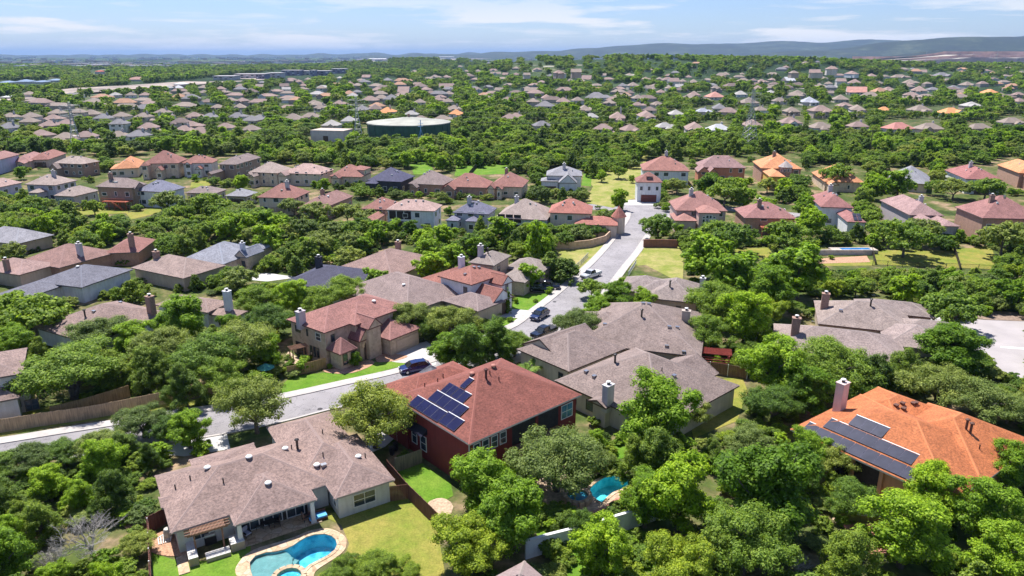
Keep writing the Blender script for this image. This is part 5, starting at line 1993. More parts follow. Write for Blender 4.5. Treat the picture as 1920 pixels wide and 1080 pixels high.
# (label, roof box in the photo, heading, eave height, pitch, roof, wall, wall kind, [wings], options)
# wings: (u0, u1, v0, v1 as fractions of the main block, eave height, pitch, type)
MID = [
 ('pink roofed house with lavender walls touching the left edge, in the far row', (-30, 285, 25, 303), 8, 5.8, .45, PK, LV, 'stucco', [], ''),
 ('low pink roofed house between the lavender house and the grey tan one', (24, 285, 84, 305), 15, 3.2, .45, PK, PW, 'stucco', [(.5, .9, -.25, .3, 3.0, .6, 'gv')], ''),
 ('dark pink roofed house touching the big grey tan roof on its left', (66, 282, 114, 304), 12, 3.4, .5, RB, PW, 'stucco', [], ''),
 ('big grey tan roofed brown house with a steep front gable, far left row', (102, 284, 186, 309), -14, 5.2, .42, TN, BW, 'brick', [(.02, .3, -.3, .3, 3.4, 1.0, 'gv')], ''),
 ('orange roofed cream house in the left far row', (212, 291, 272, 318), 20, 3.6, .5, OR, CR, 'stucco', [(-.15, .2, 0, .6, 3.6, .4, 'hip')], ''),
 ('tall cream house with rose red roof and turret entry, right of the orange roof', (268, 282, 352, 307), 6, 5.8, .55, RB, CR, 'stone', [(0, .22, -.25, .3, 5.4, .9, 'hip'), (.42, .62, -.35, .3, 3.6, 1.1, 'gv')], ''),
 ('white stone house with rose red roof and several small front gables', (340, 291, 410, 306), 5, 5.4, .45, RB, WH, 'stone', [(.15, .35, -.25, .3, 5.2, .8, 'gv'), (.5, .7, -.35, .3, 3.4, .9, 'gv')], ''),
 ('brown two storey house with a low stone front gable in the far left row', (411, 286, 487, 311), -8, 5.6, .45, BR, BW, 'brick', [(.05, .32, -.45, .1, 3.2, .8, 'gv')], ''),
 ('tan roofed house with a tall grid of windows in its grey wall', (46, 322, 145, 349), -10, 5.6, .42, TN, (0.40, 0.38, 0.42), 'stucco', [(.36, .68, -.35, .3, 3.6, .5, 'hip')], 'C'),
 ('low tan roofed house with a band of sunroom windows, left of the red stairs', (105, 341, 182, 369), -12, 3.4, .45, TN, (0.40, 0.38, 0.38), 'stucco', [], 'S'),
 ('brown three level house with red wooden deck and stairs', (180, 322, 275, 354), -10, 6.6, .5, BR, BW, 'brick', [(.75, 1.02, .1, .8, 6.2, .6, 'gu')], 'CD'),
 ('white house with a blue grey hip roof beside the red stairs', (255, 333, 348, 361), -14, 5.2, .5, BG, WH, 'stucco', [], ''),
 ('low pink grey roofed house touching the left edge below the far row', (-30, 329, 37, 351), -10, 3.6, .45, PT, LV, 'stucco', [], ''),
 ('low brown roofed house behind the round tree near the striped umbrella', (348, 350, 424, 362), -6, 3.2, .35, BR, TANW, 'stucco', [], ''),
 ('low grey blue roofed house squeezed between dense trees', (424, 353, 482, 368), -10, 3.2, .4, GR, TANW, 'stucco', [], ''),
 ('tan roofed cream house with two small white gabled bays', (466, 303, 550, 325), -14, 5.0, .45, TN, CR, 'stone', [(0, .2, -.2, .3, 4.2, .8, 'gv'), (.22, .38, -.35, .3, 4.0, .9, 'gv')], ''),
 ('pinkish tan roofed cream house with a stepped upper roof', (528, 306, 627, 327), -12, 4.6, .38, PT, CR, 'stucco', [(.1, .5, .5, 1.1, 5.4, .4, 'hip'), (0, .22, -.3, .2, 4.2, .8, 'gv')], ''),
 ('red brown roofed stone house with a raised upper storey at its right end', (617, 308, 698, 332), -10, 3.6, .5, RB, CR, 'stone', [(.5, 1.0, .3, .95, 5.6, .35, 'hip'), (.15, .4, -.25, .3, 3.4, .8, 'gv')], ''),
 ('dark blue roofed house with black walls in the middle row', (688, 313, 778, 341), -14, 4.4, .48, DB, (0.05, 0.05, 0.06), 'stucco', [(.02, .35, -.2, .3, 3.8, .5, 'hip')], ''),
 ('tan roofed brick house right of the dark blue roof', (765, 319, 852, 347), -14, 4.0, .5, BR, BK, 'brick', [(.1, .34, -.25, .2, 3.2, .8, 'gv')], ''),
 ('red brown roofed house with chimney behind olive trees, with small front patio', (481, 343, 582, 372), -8, 5.2, .48, RB, CR, 'stucco', [], 'C'),
 ('large brown hip roof with a chimney among olive trees', (560, 357, 660, 396), -14, 4.0, .5, (0.29, 0.17, 0.15), BK, 'brick', [], 'C'),
 ('small red brown roofed house with a covered porch, left of the white screened house', (680, 370, 745, 393), -10, 4.6, .45, RB, BK, 'stucco', [(.45, .95, -.7, .2, 3.2, .5, 'hip')], ''),
 ('pinkish roofed white house with screened two storey balconies', (723, 373, 830, 396), -9, 5.8, .4, PT, WH, 'stucco', [], 'B'),
 ('red brown roofed brick house with a wide front gable and white trim', (833, 324, 925, 352), -9, 3.6, .5, RB, BK, 'brick', [(.0, .3, -.3, .3, 3.2, .8, 'gv')], ''),
 ('red brown roofed house with twin front gables left of the modern white house', (917, 322, 992, 351), -10, 3.8, .5, RB, CR, 'brick', [(0, .22, -.25, .3, 3.6, .9, 'gv'), (.26, .44, -.25, .3, 3.4, .9, 'gv')], 'C'),
 ('modern white two storey house with pale grey roof and sharp front gable', (1024, 311, 1092, 330), -4, 5.8, .38, GR, (0.72, 0.73, 0.76), 'stucco', [(.35, .85, -.5, .4, 4.2, .9, 'gv'), (-.15, .35, -.1, .5, 4.0, .4, 'hip')], 'C'),
 ('blue grey roofed house with stepped roofs and a patio, left of the teal walled house', (848, 376, 932, 402), -14, 4.8, .48, (0.17, 0.17, 0.23), GW_, 'stucco', [(-.1, .25, -.35, .3, 3.2, .4, 'hip'), (.45, .75, -.4, .3, 3.4, .5, 'hip')], 'C'),
 ('tan roofed house with pale teal rear wall and chimney', (927, 372, 1040, 413), -12, 4.4, .48, TN, (0.38, 0.44, 0.44), 'stucco', [], 'CB'),
 ('cream house with a bright red roof and small cone turret left of the road top', (1028, 372, 1112, 401), -8, 5.8, .45, (0.36, 0.15, 0.12), CR, 'stucco', [(.62, 1.6, -.25, .5, 3.4, .42, 'hip')], 'T'),
 ('large white villa with red brown roof and arched windows above the road top', (1200, 292, 1294, 321), -6, 5.8, .45, RB, (0.66, 0.63, 0.60), 'stucco', [], 'C'),
 ('orange and stone house with patchy grey red roof behind the large olive tree', (1304, 291, 1400, 315), -6, 5.6, .5, (0.30, 0.19, 0.18), (0.48, 0.20, 0.11), 'stucco', [(-.08, .18, -.45, .3, 4.6, .9, 'gv'), (.12, .35, -.55, .2, 4.2, 1.0, 'gv')], ''),
 ('brick house with big orange roof, round turret and yellow garage wing', (1411, 287, 1505, 317), -8, 5.8, .45, OR, BK, 'brick', [(.02, .4, -.8, -.1, 5.0, .55, 'hip')], 'UC'),
 ('rose roofed house with a tall arched grid window facing the vacant lot', (1254, 358, 1365, 396), -4, 5.4, .5, (0.34, 0.175, 0.15), PW, 'stucco', [(.38, .8, -.35, .3, 5.8, .35, 'hip'), (-.05, .38, -.3, .4, 3.4, .45, 'hip')], 'AC'),
 ('brown red roofed house on dark stilts with long deck and two small gables', (1376, 378, 1495, 410), -4, 4.6, .4, (0.29, 0.145, 0.135), BK, 'brick', [(.3, .5, .7, 1.0, 5.2, .5, 'gv'), (.62, .85, .65, 1.0, 5.2, .5, 'gv')], 'DC'),
 ('white house with dark rose roof, white chimney and low solar wing', (1516, 356, 1602, 390), -10, 5.6, .5, (0.29, 0.135, 0.125), WH, 'stucco', [(.5, 1.05, -.7, .2, 4.0, .45, 'hip')], 'CX'),
 ('orange roofed stone house partly hidden by a tall round tree', (1519, 305, 1625, 345), -10, 3.6, .5, OR, CR, 'stone', [(.05, .3, -.2, .3, 3.2, .7, 'gv')], ''),
 ('pale grey hip roof alone among trees in the right far row', (1662, 309, 1744, 347), -30, 3.2, .5, GR, CR, 'stucco', [], ''),
 ('dark red roofed white house with garage doors in the right far row', (1770, 307, 1882, 338), -12, 5.2, .42, (0.30, 0.13, 0.12), WH, 'stucco', [], 'C'),
 ('orange roofed brick house cut by the right edge', (1864, 294, 1975, 330), -14, 5.4, .5, OR, BK, 'brick', [(.15, .5, -.4, .2, 4.4, .7, 'gv')], ''),
 ('tan pink roofed house with several hips behind dark trees, right row', (1644, 361, 1778, 408), -6, 5.0, .46, (0.32, 0.21, 0.20), (0.38, 0.33, 0.34), 'stucco', [(.1, .55, -.35, .4, 4.4, .5, 'hip'), (.55, 1.05, -.4, .3, 4.0, .45, 'hip')], 'C'),
 ('brick house with a broad red brown roof and pale stone base at the right edge', (1790, 366, 1960, 411), -5, 6.8, .5, (0.30, 0.15, 0.135), BK, 'brick', [], 'CE'),
 ('small cream house with a light roof peeking above the woods at far left row', (1562, 418, 1562, 418), 0, 3, .4, TN, CR, 'stucco', [], 'skip'),
]


def mid_house(i, label, bbox, h, ez, p, roof, wall, wk, wings, opt):
    if 'skip' in opt:
        return None
    x0, y0, x1, y1 = bbox
    p = p * 1.3
    org, w, d = fit_block(h, bbox, ez, p, 0.0, 7.5, 21.0)
    bl = [dict(org=org, w=w, d=d, ez=ez, p=p)]
    for (u0, u1, v0, v1, e2, p2, t2) in wings:
        bl.append(dict(rect=(u0 * w, u1 * w, v0 * d, v1 * d), ez=e2, p=p2, t=t2, ov=0.3))
    H = House('two_storey_house' if ez > 4.7 else 'house', label, h, bl, roof, wall, wk, near=False, group=None)
    H.auto_windows(RM, 'FR' if h < 0 else 'FL', 3.0)
    # garage door on the lowest wing or the main front
    bi = len(bl) - 1
    r = H.blocks[bi]['r']
    if r[1] - r[0] > 4.5 and 'B' not in opt and 'A' not in opt and i % 2 == 0 and 'D' not in opt:
        H.door(bi, 'F', (r[1] - r[0]) / 2, 0, min(4.6, r[1] - r[0] - 1.2), 2.2, M_DOORB if i % 4 else M_DOORW, 'garage_door')
    if 'C' in opt:
        f = RM.uniform(0.25, 0.75)
        fv = RM.uniform(.35, .6)
        put_chimney(H.root, w * f, d * fv, ez, H.top(w * f, d * fv) + 1.7, 1.1, 0.8, M_BRICKCH if wk == 'brick' else M_STUCCH)
    for k in range(RM.randint(2, 4)):
        u, v = w * RM.uniform(.25, .75), d * RM.uniform(.2, .5)
        z = H.top(u, v)
        mb = MB(); mb.box((-0.22, -0.22, -0.2), (0.22, 0.22, 0.28), M_WHITE if k % 2 else M_METAL)
        mb.build('roof_vent', H.root, (u, v, z))
    red = m_wood('red_stained_deck_wood', (0.36, 0.09, 0.045))
    if 'D' in opt or 'E' in opt:
        mb = MB()
        zz = 2.4 if 'E' not in opt else 3.0
        mb.box((w * .3, -3.0, zz), (w * .95, 0.4, zz + 0.25), red)
        mb.build('deck', H.root)
        for k in range(5):
            mb = MB(); mb.box((-0.1, -0.1, 0), (0.1, 0.1, zz), red)
            mb.build('deck_post', H.root, (w * (.31 + .155 * k), -2.8, 0))
        mb = MB()
        for k in range(24):
            mb.box((w * .3 + w * .65 * k / 24, -3.0, zz + .25), (w * .3 + w * .65 * k / 24 + .06, -2.94, zz + 1.2), red)
        mb.box((w * .3, -3.03, zz + 1.2), (w * .95, -2.9, zz + 1.28), red)
        mb.build('deck_railing', H.root)
        for k in range(8):
            mb = MB(); mb.box((w * .62 + .45 * k, -3.9, zz - .05 - .3 * k), (w * .62 + .45 * (k + 1), -3.0, zz + .08 - .3 * k), red)
            mb.build('stair_tread', H.root)
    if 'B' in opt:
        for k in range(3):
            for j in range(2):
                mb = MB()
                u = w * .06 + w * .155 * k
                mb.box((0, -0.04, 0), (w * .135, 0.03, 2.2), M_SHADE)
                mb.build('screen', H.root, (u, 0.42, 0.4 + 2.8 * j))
    if 'A' in opt:
        b = H.blocks[1]['r']
        aw = (b[1] - b[0]) * 0.62
        x0_ = (b[0] + b[1]) / 2 - aw / 2
        for k in range(4):
            for j in range(4):
                hh = 1.15 if j < 3 else (1.0 if k in (1, 2) else 0.6)
                put_window(H.root, x0_ + aw * (k + .5) / 4, b[2] + 0.28, 0.5 + 1.22 * j, 0, aw / 4 - 0.1, hh, M_FRAME, M_GLASS)
    if 'S' in opt:
        for k in range(7):
            put_window(H.root, w * (.08 + .1 * k), 0.43, 0.7, 0, w * .09, 1.7, M_FRAME, M_GLASSB)
    if 'T' in opt:
        mb = MB()
        mb.tube([(0, 0, 4.6), (0, 0, 7.4)], [2.1, 0.05], H.roofm, 12); mb.build('turret_roof', H.root, (w * 1.62, d * .35, 0))
        mb = MB(); mb.tube([(0, 0, 0), (0, 0, 4.6)], [1.7, 1.7], H.wallm, 12); mb.build('turret_wall', H.root, (w * 1.62, d * .35, 0))
    if 'U' in opt:
        mb = MB()
        mb.tube([(0, 0, 6.6), (0, 0, 8.8)], [2.7, 0.05], m_roof((0.38, 0.34, 0.32), False), 12); mb.build('turret_roof', H.root, (w * .58, -0.3, 0))
        mb = MB(); mb.tube([(0, 0, 0), (0, 0, 6.6)], [2.3, 2.3], H.wallm, 12); mb.build('turret_wall', H.root, (w * .58, -0.3, 0))
        for k in range(4):
            a = -math.pi / 2 + (k - 1.5) * 0.5
            put_window(H.root, w * .58 + 2.32 * math.cos(a), -0.3 + 2.32 * math.sin(a), 4.9, a + math.pi / 2, 0.8, 1.2)
    if 'X' in opt:
        b = H.blocks[1]
        for k in range(max(2, int((b['r'][1] - b['r'][0] - 3.6) / 1.05))):
            for j in range(2):
                mb = MB()
                M = Matrix.Rotation(math.atan(b['p']), 3, 'X')
                mb.box((0, 0, 0), (0.95, 1.5, 0.05), M_PANELG, 0, (0, 0, 0), M)
                v = b['r'][2] + 0.5 + 1.5 * j
                mb.build('solar_panel', H.root, (b['r'][0] + 1.8 + k * 1.05, v, b['ez'] + b['p'] * (0.5 + 1.5 * j) + 0.12))
    prot_box(x0 + 2, y0, x1 - 2, y1 + (19 if ez > 4.7 else 6))
    return H


MIDH = []
for i, spec in enumerate(MID):
    H = mid_house(i, *spec)
    if H:
        MIDH.append((H, spec))

# garage tower and vacant-lot villa details
HT = House('garage_tower', 'white garage tower with pyramid roof, three arched windows and dark red door', -4, [
    dict(org=fit_block(-4, (1192, 322, 1233, 342), 6.6, .75)[0], w=8.5, d=8.0, ez=6.6, p=.7)], RB, (0.66, 0.63, 0.60), near=False, cat='garage')
r = HT.blocks[0]['r']
for k in range(3):
    HT.window(0, 'F', r[1] * (0.2 + 0.3 * k), 3.9, 0.8, 1.2, M_DFRAME)
HT.door(0, 'F', r[1] / 2, 0, 5.0, 2.4, M_DOORD, 'garage_door')
mb = MB(); mb.box((-1.0, -0.5, -0.3), (1.0, 1.2, 0.9), m_plain('dark_red_dormer', (0.16, 0.06, 0.05), 0.7)); mb.box((-0.7, -0.54, 0.1), (0.7, -0.5, 0.7), M_GLASS)
mb.build('dormer', HT.root, (r[1] / 2, 1.6, 6.6 + 0.7 * 1.2))
prot_box(1192, 322, 1236, 374)
# yellow garage wing wall colour of the turreted brick house is its own block material
for H, spec in MIDH:
    if 'yellow garage' in spec[0]:
        for ch in H.root.children:
            if ch.name.startswith('wall') and ch == [c for c in H.root.children if c.name.startswith('wall')][1]:
                ch.data.materials[0] = m_wall((0.66, 0.36, 0.07), 'stucco'); ch['label'] = 'yellow stucco wing wall'
prot_box(1415, 340, 1450, 372); prot_box(1295, 330, 1320, 358); prot_box(1293, 392, 1330, 426); prot_box(1398, 410, 1440, 438); prot_box(726, 396, 812, 420)

# ------------------------------------------------------------------ far houses
FARC = {'t': (0.27, 0.215, 0.18), 'p': (0.29, 0.205, 0.18), 'g': (0.20, 0.19, 0.20), 'b': (0.19, 0.14, 0.125), 'w': (0.38, 0.36, 0.34),
        'W': (0.48, 0.48, 0.50), 'o': (0.40, 0.23, 0.15), 'O': (0.66, 0.30, 0.13), 'R': (0.46, 0.20, 0.17), 'P': (0.50, 0.25, 0.20), 'G': (0.36, 0.37, 0.42)}
FNAME = {'t': 'tan', 'p': 'pinkish', 'g': 'grey', 'b': 'brown', 'w': 'pale', 'W': 'white', 'o': 'orange tan', 'O': 'bright orange', 'R': 'red', 'P': 'terracotta', 'G': 'light blue grey'}
FA = """190,600,280,640t 390,580,475,612t 355,615,445,655p 525,575,650,605t 600,580,770,620t 725,610,830,650g 865,600,965,635t 1040,605,1120,640t 305,660,450,705p 450,660,560,690p 850,655,945,690g 0,675,145,725g 140,645,310,675t 1300,630,1410,690b 1415,600,1500,635p 1635,685,1750,720p 1350,710,1420,740p 1470,715,1540,750p 1070,680,1160,720p 840,750,940,785t 950,750,1130,780g 450,765,545,795t 580,745,710,790p 290,740,340,775p 1850,705,1920,735t 1755,605,1815,635g 1860,620,1920,670g 1600,540,1670,570t 1700,490,1760,515t 1780,490,1860,520p 1650,430,1720,455t 1365,445,1435,470t 1210,448,1280,465p 1040,450,1140,475p 945,450,1020,475t 835,450,900,475w 1490,430,1570,460t 1750,535,1850,570t 1190,585,1260,605t 1395,675,1480,705p 60,610,110,640t 1250,395,1290,425w 1300,392,1375,425W 1560,610,1600,640g"""
FB = """190,610,370,660t 330,605,495,640t 435,540,530,570t 575,510,675,540p 525,655,610,705w 400,515,475,535t 175,385,250,408b 325,385,385,405p 320,410,380,430t 460,400,525,425t 195,412,260,432w 580,380,640,402o 720,425,800,455g 755,530,830,600g 850,540,940,580b 920,550,1045,605O 765,350,850,378g 945,335,1030,370g 1030,345,1160,370o 1060,415,1160,455p 1370,385,1490,420p 1160,285,1220,305t 1300,320,1385,345t 1390,320,1465,345p 1130,590,1200,620w 1450,545,1520,580t 1455,580,1545,615O 1190,500,1270,530t 1400,495,1480,525t 1340,490,1400,512p 1190,635,1285,660t 1330,630,1465,655t 1850,480,1920,515p 1640,280,1690,300t 1740,275,1820,295p 1750,298,1840,318t 1845,300,1900,325p 0,390,60,412t 1880,610,1920,650p 790,320,870,345p 1620,410,1700,435t 290,355,350,375p 360,340,420,360t 600,330,660,350w 1500,250,1560,270t 1410,440,1480,470t 690,455,760,480w 880,470,1000,500t 1790,415,1860,440t 0,620,60,655g 660,630,735,670w"""
FC = """165,515,325,560g 330,490,440,525p 440,485,545,515t 545,450,715,495g 885,465,1000,500t 320,412,460,440p 90,415,200,445t 115,495,200,525t 220,465,300,500p 510,550,575,595t 750,600,830,655p 960,590,1055,650p 160,670,290,705g 0,605,60,640p 545,610,640,640w 650,690,710,730p 830,690,935,740p 1085,685,1200,715w 1175,580,1280,620w 1300,675,1440,740p 1440,665,1650,745W 1730,660,1880,710p 1370,550,1490,610G 1495,530,1620,580g 1540,565,1700,605p 1690,485,1860,535t 1810,545,1910,595t 1655,440,1770,470w 1435,445,1605,490P 1310,445,1420,475p 1820,340,1920,385p 790,375,860,410g 855,375,960,405t 985,400,1075,425t 1075,430,1160,455p 1145,400,1215,425t 1225,390,1280,415w 1160,345,1260,375p 1255,345,1310,380t 1290,320,1355,345p 1320,350,1405,385t 840,300,920,335t 520,325,600,360p 655,310,710,330t 470,255,540,290p 450,275,510,305t 310,285,390,310p 330,290,395,320t 1080,335,1135,358t 965,335,1040,358p 1430,290,1500,330p 1690,300,1760,330t 1680,345,1790,370t 1495,395,1560,425t 640,255,680,272p 560,280,610,295t 0,255,60,285t 10,300,50,325p 85,305,135,325t 160,270,230,295p 260,310,310,335g 270,250,320,270t 150,245,200,265t 0,205,50,220o 80,203,190,222o 200,208,255,225o 455,205,540,225o 600,200,695,215o 1000,195,1070,215o 1090,208,1150,222o 1180,205,1260,220o 1270,215,1390,235p 1620,235,1650,250w 1690,240,1730,255t 1770,232,1840,255t 680,515,780,535t 910,530,970,550p 1045,510,1130,550t 1560,300,1640,325t 410,345,460,370t 860,435,905,460b 990,560,1070,590b"""
FD = """60,635,265,685p 320,650,460,730t 605,650,735,720p 860,640,1085,735R 1095,640,1310,740t 1495,660,1655,730t 1725,615,1920,690t 1255,545,1475,615O 1030,545,1240,590t 600,530,740,600t 290,530,495,600p 105,548,245,605t 225,480,390,530G 470,465,615,510t 580,403,745,455P 825,400,970,445p 1000,345,1125,390t 1065,400,1200,445p 1215,303,1385,335g 1320,390,1455,430g 1420,363,1560,405t 1575,400,1745,470O 1830,425,1920,485p 1835,490,1920,525p 95,335,210,370W 0,340,60,365p 345,375,420,415t 420,370,490,390t 500,345,590,375p 590,352,710,388p 725,305,825,340p 570,280,685,325p 905,318,1060,345t 1085,270,1200,320p 305,280,395,310p 160,288,225,312t 430,250,520,285p 475,275,555,305t 40,255,130,285p 340,215,400,232p 150,430,290,470t 420,440,490,460t 20,490,150,520t 0,430,40,465w 1060,262,1110,285g 830,560,905,590O 120,210,165,228o 250,215,290,232t"""
FAR = []
import re
for ox, txt in ((0, FA), (480, FB), (960, FC), (1440, FD)):
    for tok in txt.split():
        c = tok[-1]
        a, b, cc, dd = [float(v) for v in tok[:-1].split(',')]
        FAR.append((ox + a / 4, 60 + b / 4, ox + cc / 4, 60 + dd / 4, c))
LAND = [('the water tank', 758, 235), ('the pump building', 616, 252), ('the left lattice tower', 146, 240), ('the middle lattice tower', 672, 235), ('the right lattice tower', 1403, 230),
        ('the light blue mast', 790, 250), ('the highway strip', 260, 165), ('the purple apartment blocks', 565, 138), ('the wooded knoll', 800, 122), ('the quarry cliffs', 1800, 104), ('the ridge crest', 1150, 112), ('the arcaded villa', 1425, 150)]
lab_seen = {}


def place_words(px, py, land=None):
    best = min(land or LAND, key=lambda L: (L[1] - px) ** 2 + (2.2 * (L[2] - py)) ** 2)
    dx, dy = px - best[1], (py - best[2]) * 2.2
    if abs(dx) > 1.8 * abs(dy): w = 'right of' if dx > 0 else 'left of'
    elif abs(dy) > 1.8 * abs(dx): w = 'in front of' if dy > 0 else 'beyond'
    else: w = ('below' if dy > 0 else 'behind') + (' and right of' if dx > 0 else ' and left of')
    return w + ' ' + best[0]


def ordinals(items):
    """items: (object, words, px, py) -> labels made unique by counting from the left"""
    by = {}
    for it in items:
        by.setdefault(it[1], []).append(it)
    NUM = ['leftmost', 'second', 'third', 'fourth', 'fifth', 'sixth', 'seventh', 'eighth', 'ninth', 'tenth', 'eleventh', 'twelfth', 'thirteenth', 'fourteenth', 'fifteenth', 'sixteenth', 'seventeenth', 'eighteenth', 'nineteenth', 'twentieth']
    for w, L in by.items():
        L.sort(key=lambda t: (t[2], t[3]))
        for k, (o, _, px, py) in enumerate(L):
            if len(L) == 1:
                o['label'] = w
            elif len(L) == 2:
                o['label'] = w + (', the left one' if k == 0 else ', the right one')
            else:
                n = NUM[k] if k < len(NUM) else 'number %d' % (k + 1)
                o['label'] = w + (', the leftmost' if k == 0 else ', %s from left' % n)


WALLC = [(0.55, 0.50, 0.45), (0.60, 0.58, 0.56), (0.42, 0.33, 0.28), (0.50, 0.44, 0.38)]
farlab = []
FARPTS = []
for i, (x0, y0, x1, y1, c) in enumerate(FAR):
    p = ung((x0 + x1) / 2, y1, 3.2)
    z0 = terr(p.x, p.y)
    dep = proj(p.x, p.y, z0)[2]
    two = (y1 - y0) * dep / FOC > 5.5
    h = RM.uniform(-24, 18)
    ez = 5.4 if (RM.random() < 0.35 and y1 > 150) else 3.2
    # unfold the box: a far roof shows little of its depth
    org, w, d = fit_block(h, (x0, y0, x1, y1), ez, 0.62, z0, 9.0, 20.0, 11.0, 28.0)
    bl = [dict(org=(org[0], org[1], z0), w=w, d=d, ez=ez, p=0.62, base=-3.0, t='hip' if RM.random() < .7 or y1 > 175 else 'gu')]
    q = RM.random()
    if q < 0.7:
        u = RM.uniform(0.05, 0.55)
        bl.append(dict(rect=(w * u, w * (u + RM.uniform(.28, .42)), -d * RM.uniform(.15, .4), d * 0.5), ez=ez - RM.choice([0, .6]), p=RM.uniform(.5, .8), t=RM.choice(['gv', 'hip']), base=-3.0, ov=0.3))
    if q < 0.35:
        bl.append(dict(rect=(w * .6, w * 1.25, d * .15, d * .85), ez=3.2, p=0.45, base=-3.0, ov=0.3))
    H = House('house', None, h, bl, FARC[c], WALLC[RM.randrange(4)], z0=z0, far=True)
    if y1 > 165:
        H.auto_windows(RM, 'F', 3.6, True, 0.75)
    if RM.random() < 0.3 and y1 > 170:
        put_chimney(H.root, w * .7, d * .6, ez, ez + 0.25 * d + 1.2, 1.1, .8, M_STUCCH)
    cx, cy = H.world(w / 2, d / 2)
    FARPTS.append((cx, cy))
    size = 'wide' if w > 19 else ('small' if w < 12 else 'mid sized')
    farlab.append((H.root, '%s %s roofed house %s' % (size, FNAME[c], place_words((x0 + x1) / 2, y1)), (x0 + x1) / 2, y1))
    prot_box(x0 + 1, y0, x1 - 1, max(y0 + 4, y1 - (y1 - y0) * 0.12))
# fill the streets of the far slope with further houses until the tally nears the individual limit
k = 0
tries = 0
while k < 75 and tries < 6000:
    tries += 1
    px, py = RM.uniform(0, 1920), RM.uniform(140, 200) if RM.random() < 0.8 else RM.uniform(118, 142)
    if py < 142 and px < 860: continue
    if py < 176 and 40 < px < 480: continue
    p = ung(px, py, 3)
    if any((p.x - a) ** 2 + (p.y - b) ** 2 < (30 + 0.008 * p.y) ** 2 for a, b in FARPTS): continue
    if PROT[int(py / 4), int(px / 4)]: continue
    z0 = terr(p.x, p.y)
    w, d = RM.uniform(13, 21), RM.uniform(10, 14)
    ez = 3.2
    c = RM.choice('ttttppgbwo')
    H = House('house', None, RM.uniform(-30, 20), [dict(org=(p.x, p.y, z0), w=w, d=d, ez=ez, p=.5, base=-3.0)] +
              ([dict(rect=(w * .1, w * .5, -d * .3, d * .4), ez=ez, p=.6, t='gv', base=-3.0, ov=0.3)] if RM.random() < .6 else []), FARC[c], WALLC[RM.randrange(4)], z0=z0, far=True)
    FARPTS.append((p.x, p.y))
    size = 'wide' if w > 19 else ('small' if w < 15 else 'mid sized')
    farlab.append((H.root, '%s %s roofed house %s' % (size, FNAME[c], place_words(px, py)), px, py))
    sc_ = FOC / proj(p.x, p.y, z0)[2]
    prot_box(px, py - 5 * sc_, px + w * .8 * sc_, py)
    k += 1
ordinals(farlab)
# beyond the separately built ones: the remaining roofs of the far slope, too small to tell apart
mb = MB()
fm_ = m_plain('far_wall_paint', (0.40, 0.33, 0.28), .9)
cnt = 0; tries = 0
rf_ = [m_roof(FARC[c_], True) for c_ in 'ttpbgpo']
while cnt < 170 and tries < 9000:
    tries += 1
    px = RM.uniform(0, 1920)
    py = RM.uniform(112, 190) if px > 840 else RM.uniform(158, 205)
    if px < 560 and py < 196 - px * .085: continue
    if px > 1560 and py < 126: continue
    p = ung(px, py, 3)
    lim_ = 24 + 0.008 * p.y
    if any((p.x - a) ** 2 + (p.y - b) ** 2 < lim_ ** 2 for a, b in FARPTS): continue
    if PROT[min(269, int(py / 4)), min(479, int(px / 4))]: continue
    z0 = terr(p.x, p.y)
    w, d = RM.uniform(12, 21), RM.uniform(9, 14)
    hh = math.radians(RM.uniform(-35, 25)); M3 = Matrix.Rotation(hh, 3, 'Z')
    r = d / 2; pk = RM.uniform(.5, .7) * r; e = 3.2 if RM.random() < .7 else 5.2
    V_ = [Vector(q) for q in ((0, 0, -3), (w, 0, -3), (w, d, -3), (0, d, -3), (0, 0, e), (w, 0, e), (w, d, e), (0, d, e), (r, r, e + pk), (w - r, r, e + pk))]
    V_ = [tuple(M3 @ q + Vector((p.x, p.y, z0))) for q in V_]
    mb.solid(V_, [(0, 1, 5, 4), (1, 2, 6, 5), (2, 3, 7, 6), (3, 0, 4, 7)], fm_)
    mb.solid(V_, [(4, 5, 9, 8), (5, 6, 9), (6, 7, 8, 9), (7, 4, 8)], rf_[RM.randrange(7)])
    FARPTS.append((p.x, p.y)); cnt += 1
    s_ = FOC / proj(p.x, p.y, z0)[2]
    prot_box(px + 2, py - 5 * s_, px + w * .6 * s_, py - 3 * s_)
o = mb.build('far_houses'); tag(o, 'remaining small tan and brown roofs scattered over the far slope', 'houses', None, 'stuff')
# ------------------------------------------------------------------ far plain: hills, quarry, highway, apartments, town
def mat_hill(name, a, b_):
    m, t, b = nt(name)
    co = coords(t, True)
    c0 = ramp(t, noise(t, co, 0.004, 8, 0.65), [(0.38, a), (0.54, b_), (0.66, (0.06, 0.075, 0.045)), (0.74, (0.20, 0.18, 0.15))])
    c0 = mixc(t, 1.0, c0, ramp(t, noise(t, co, 0.03, 6, 0.7), [(0.35, (0.5, 0.55, 0.5)), (0.65, (1.4, 1.35, 1.3))]), 'MULTIPLY')
    t.links.new(c0, b.inputs['Base Color'])
    b.inputs['Roughness'].default_value = 0.95
    return m


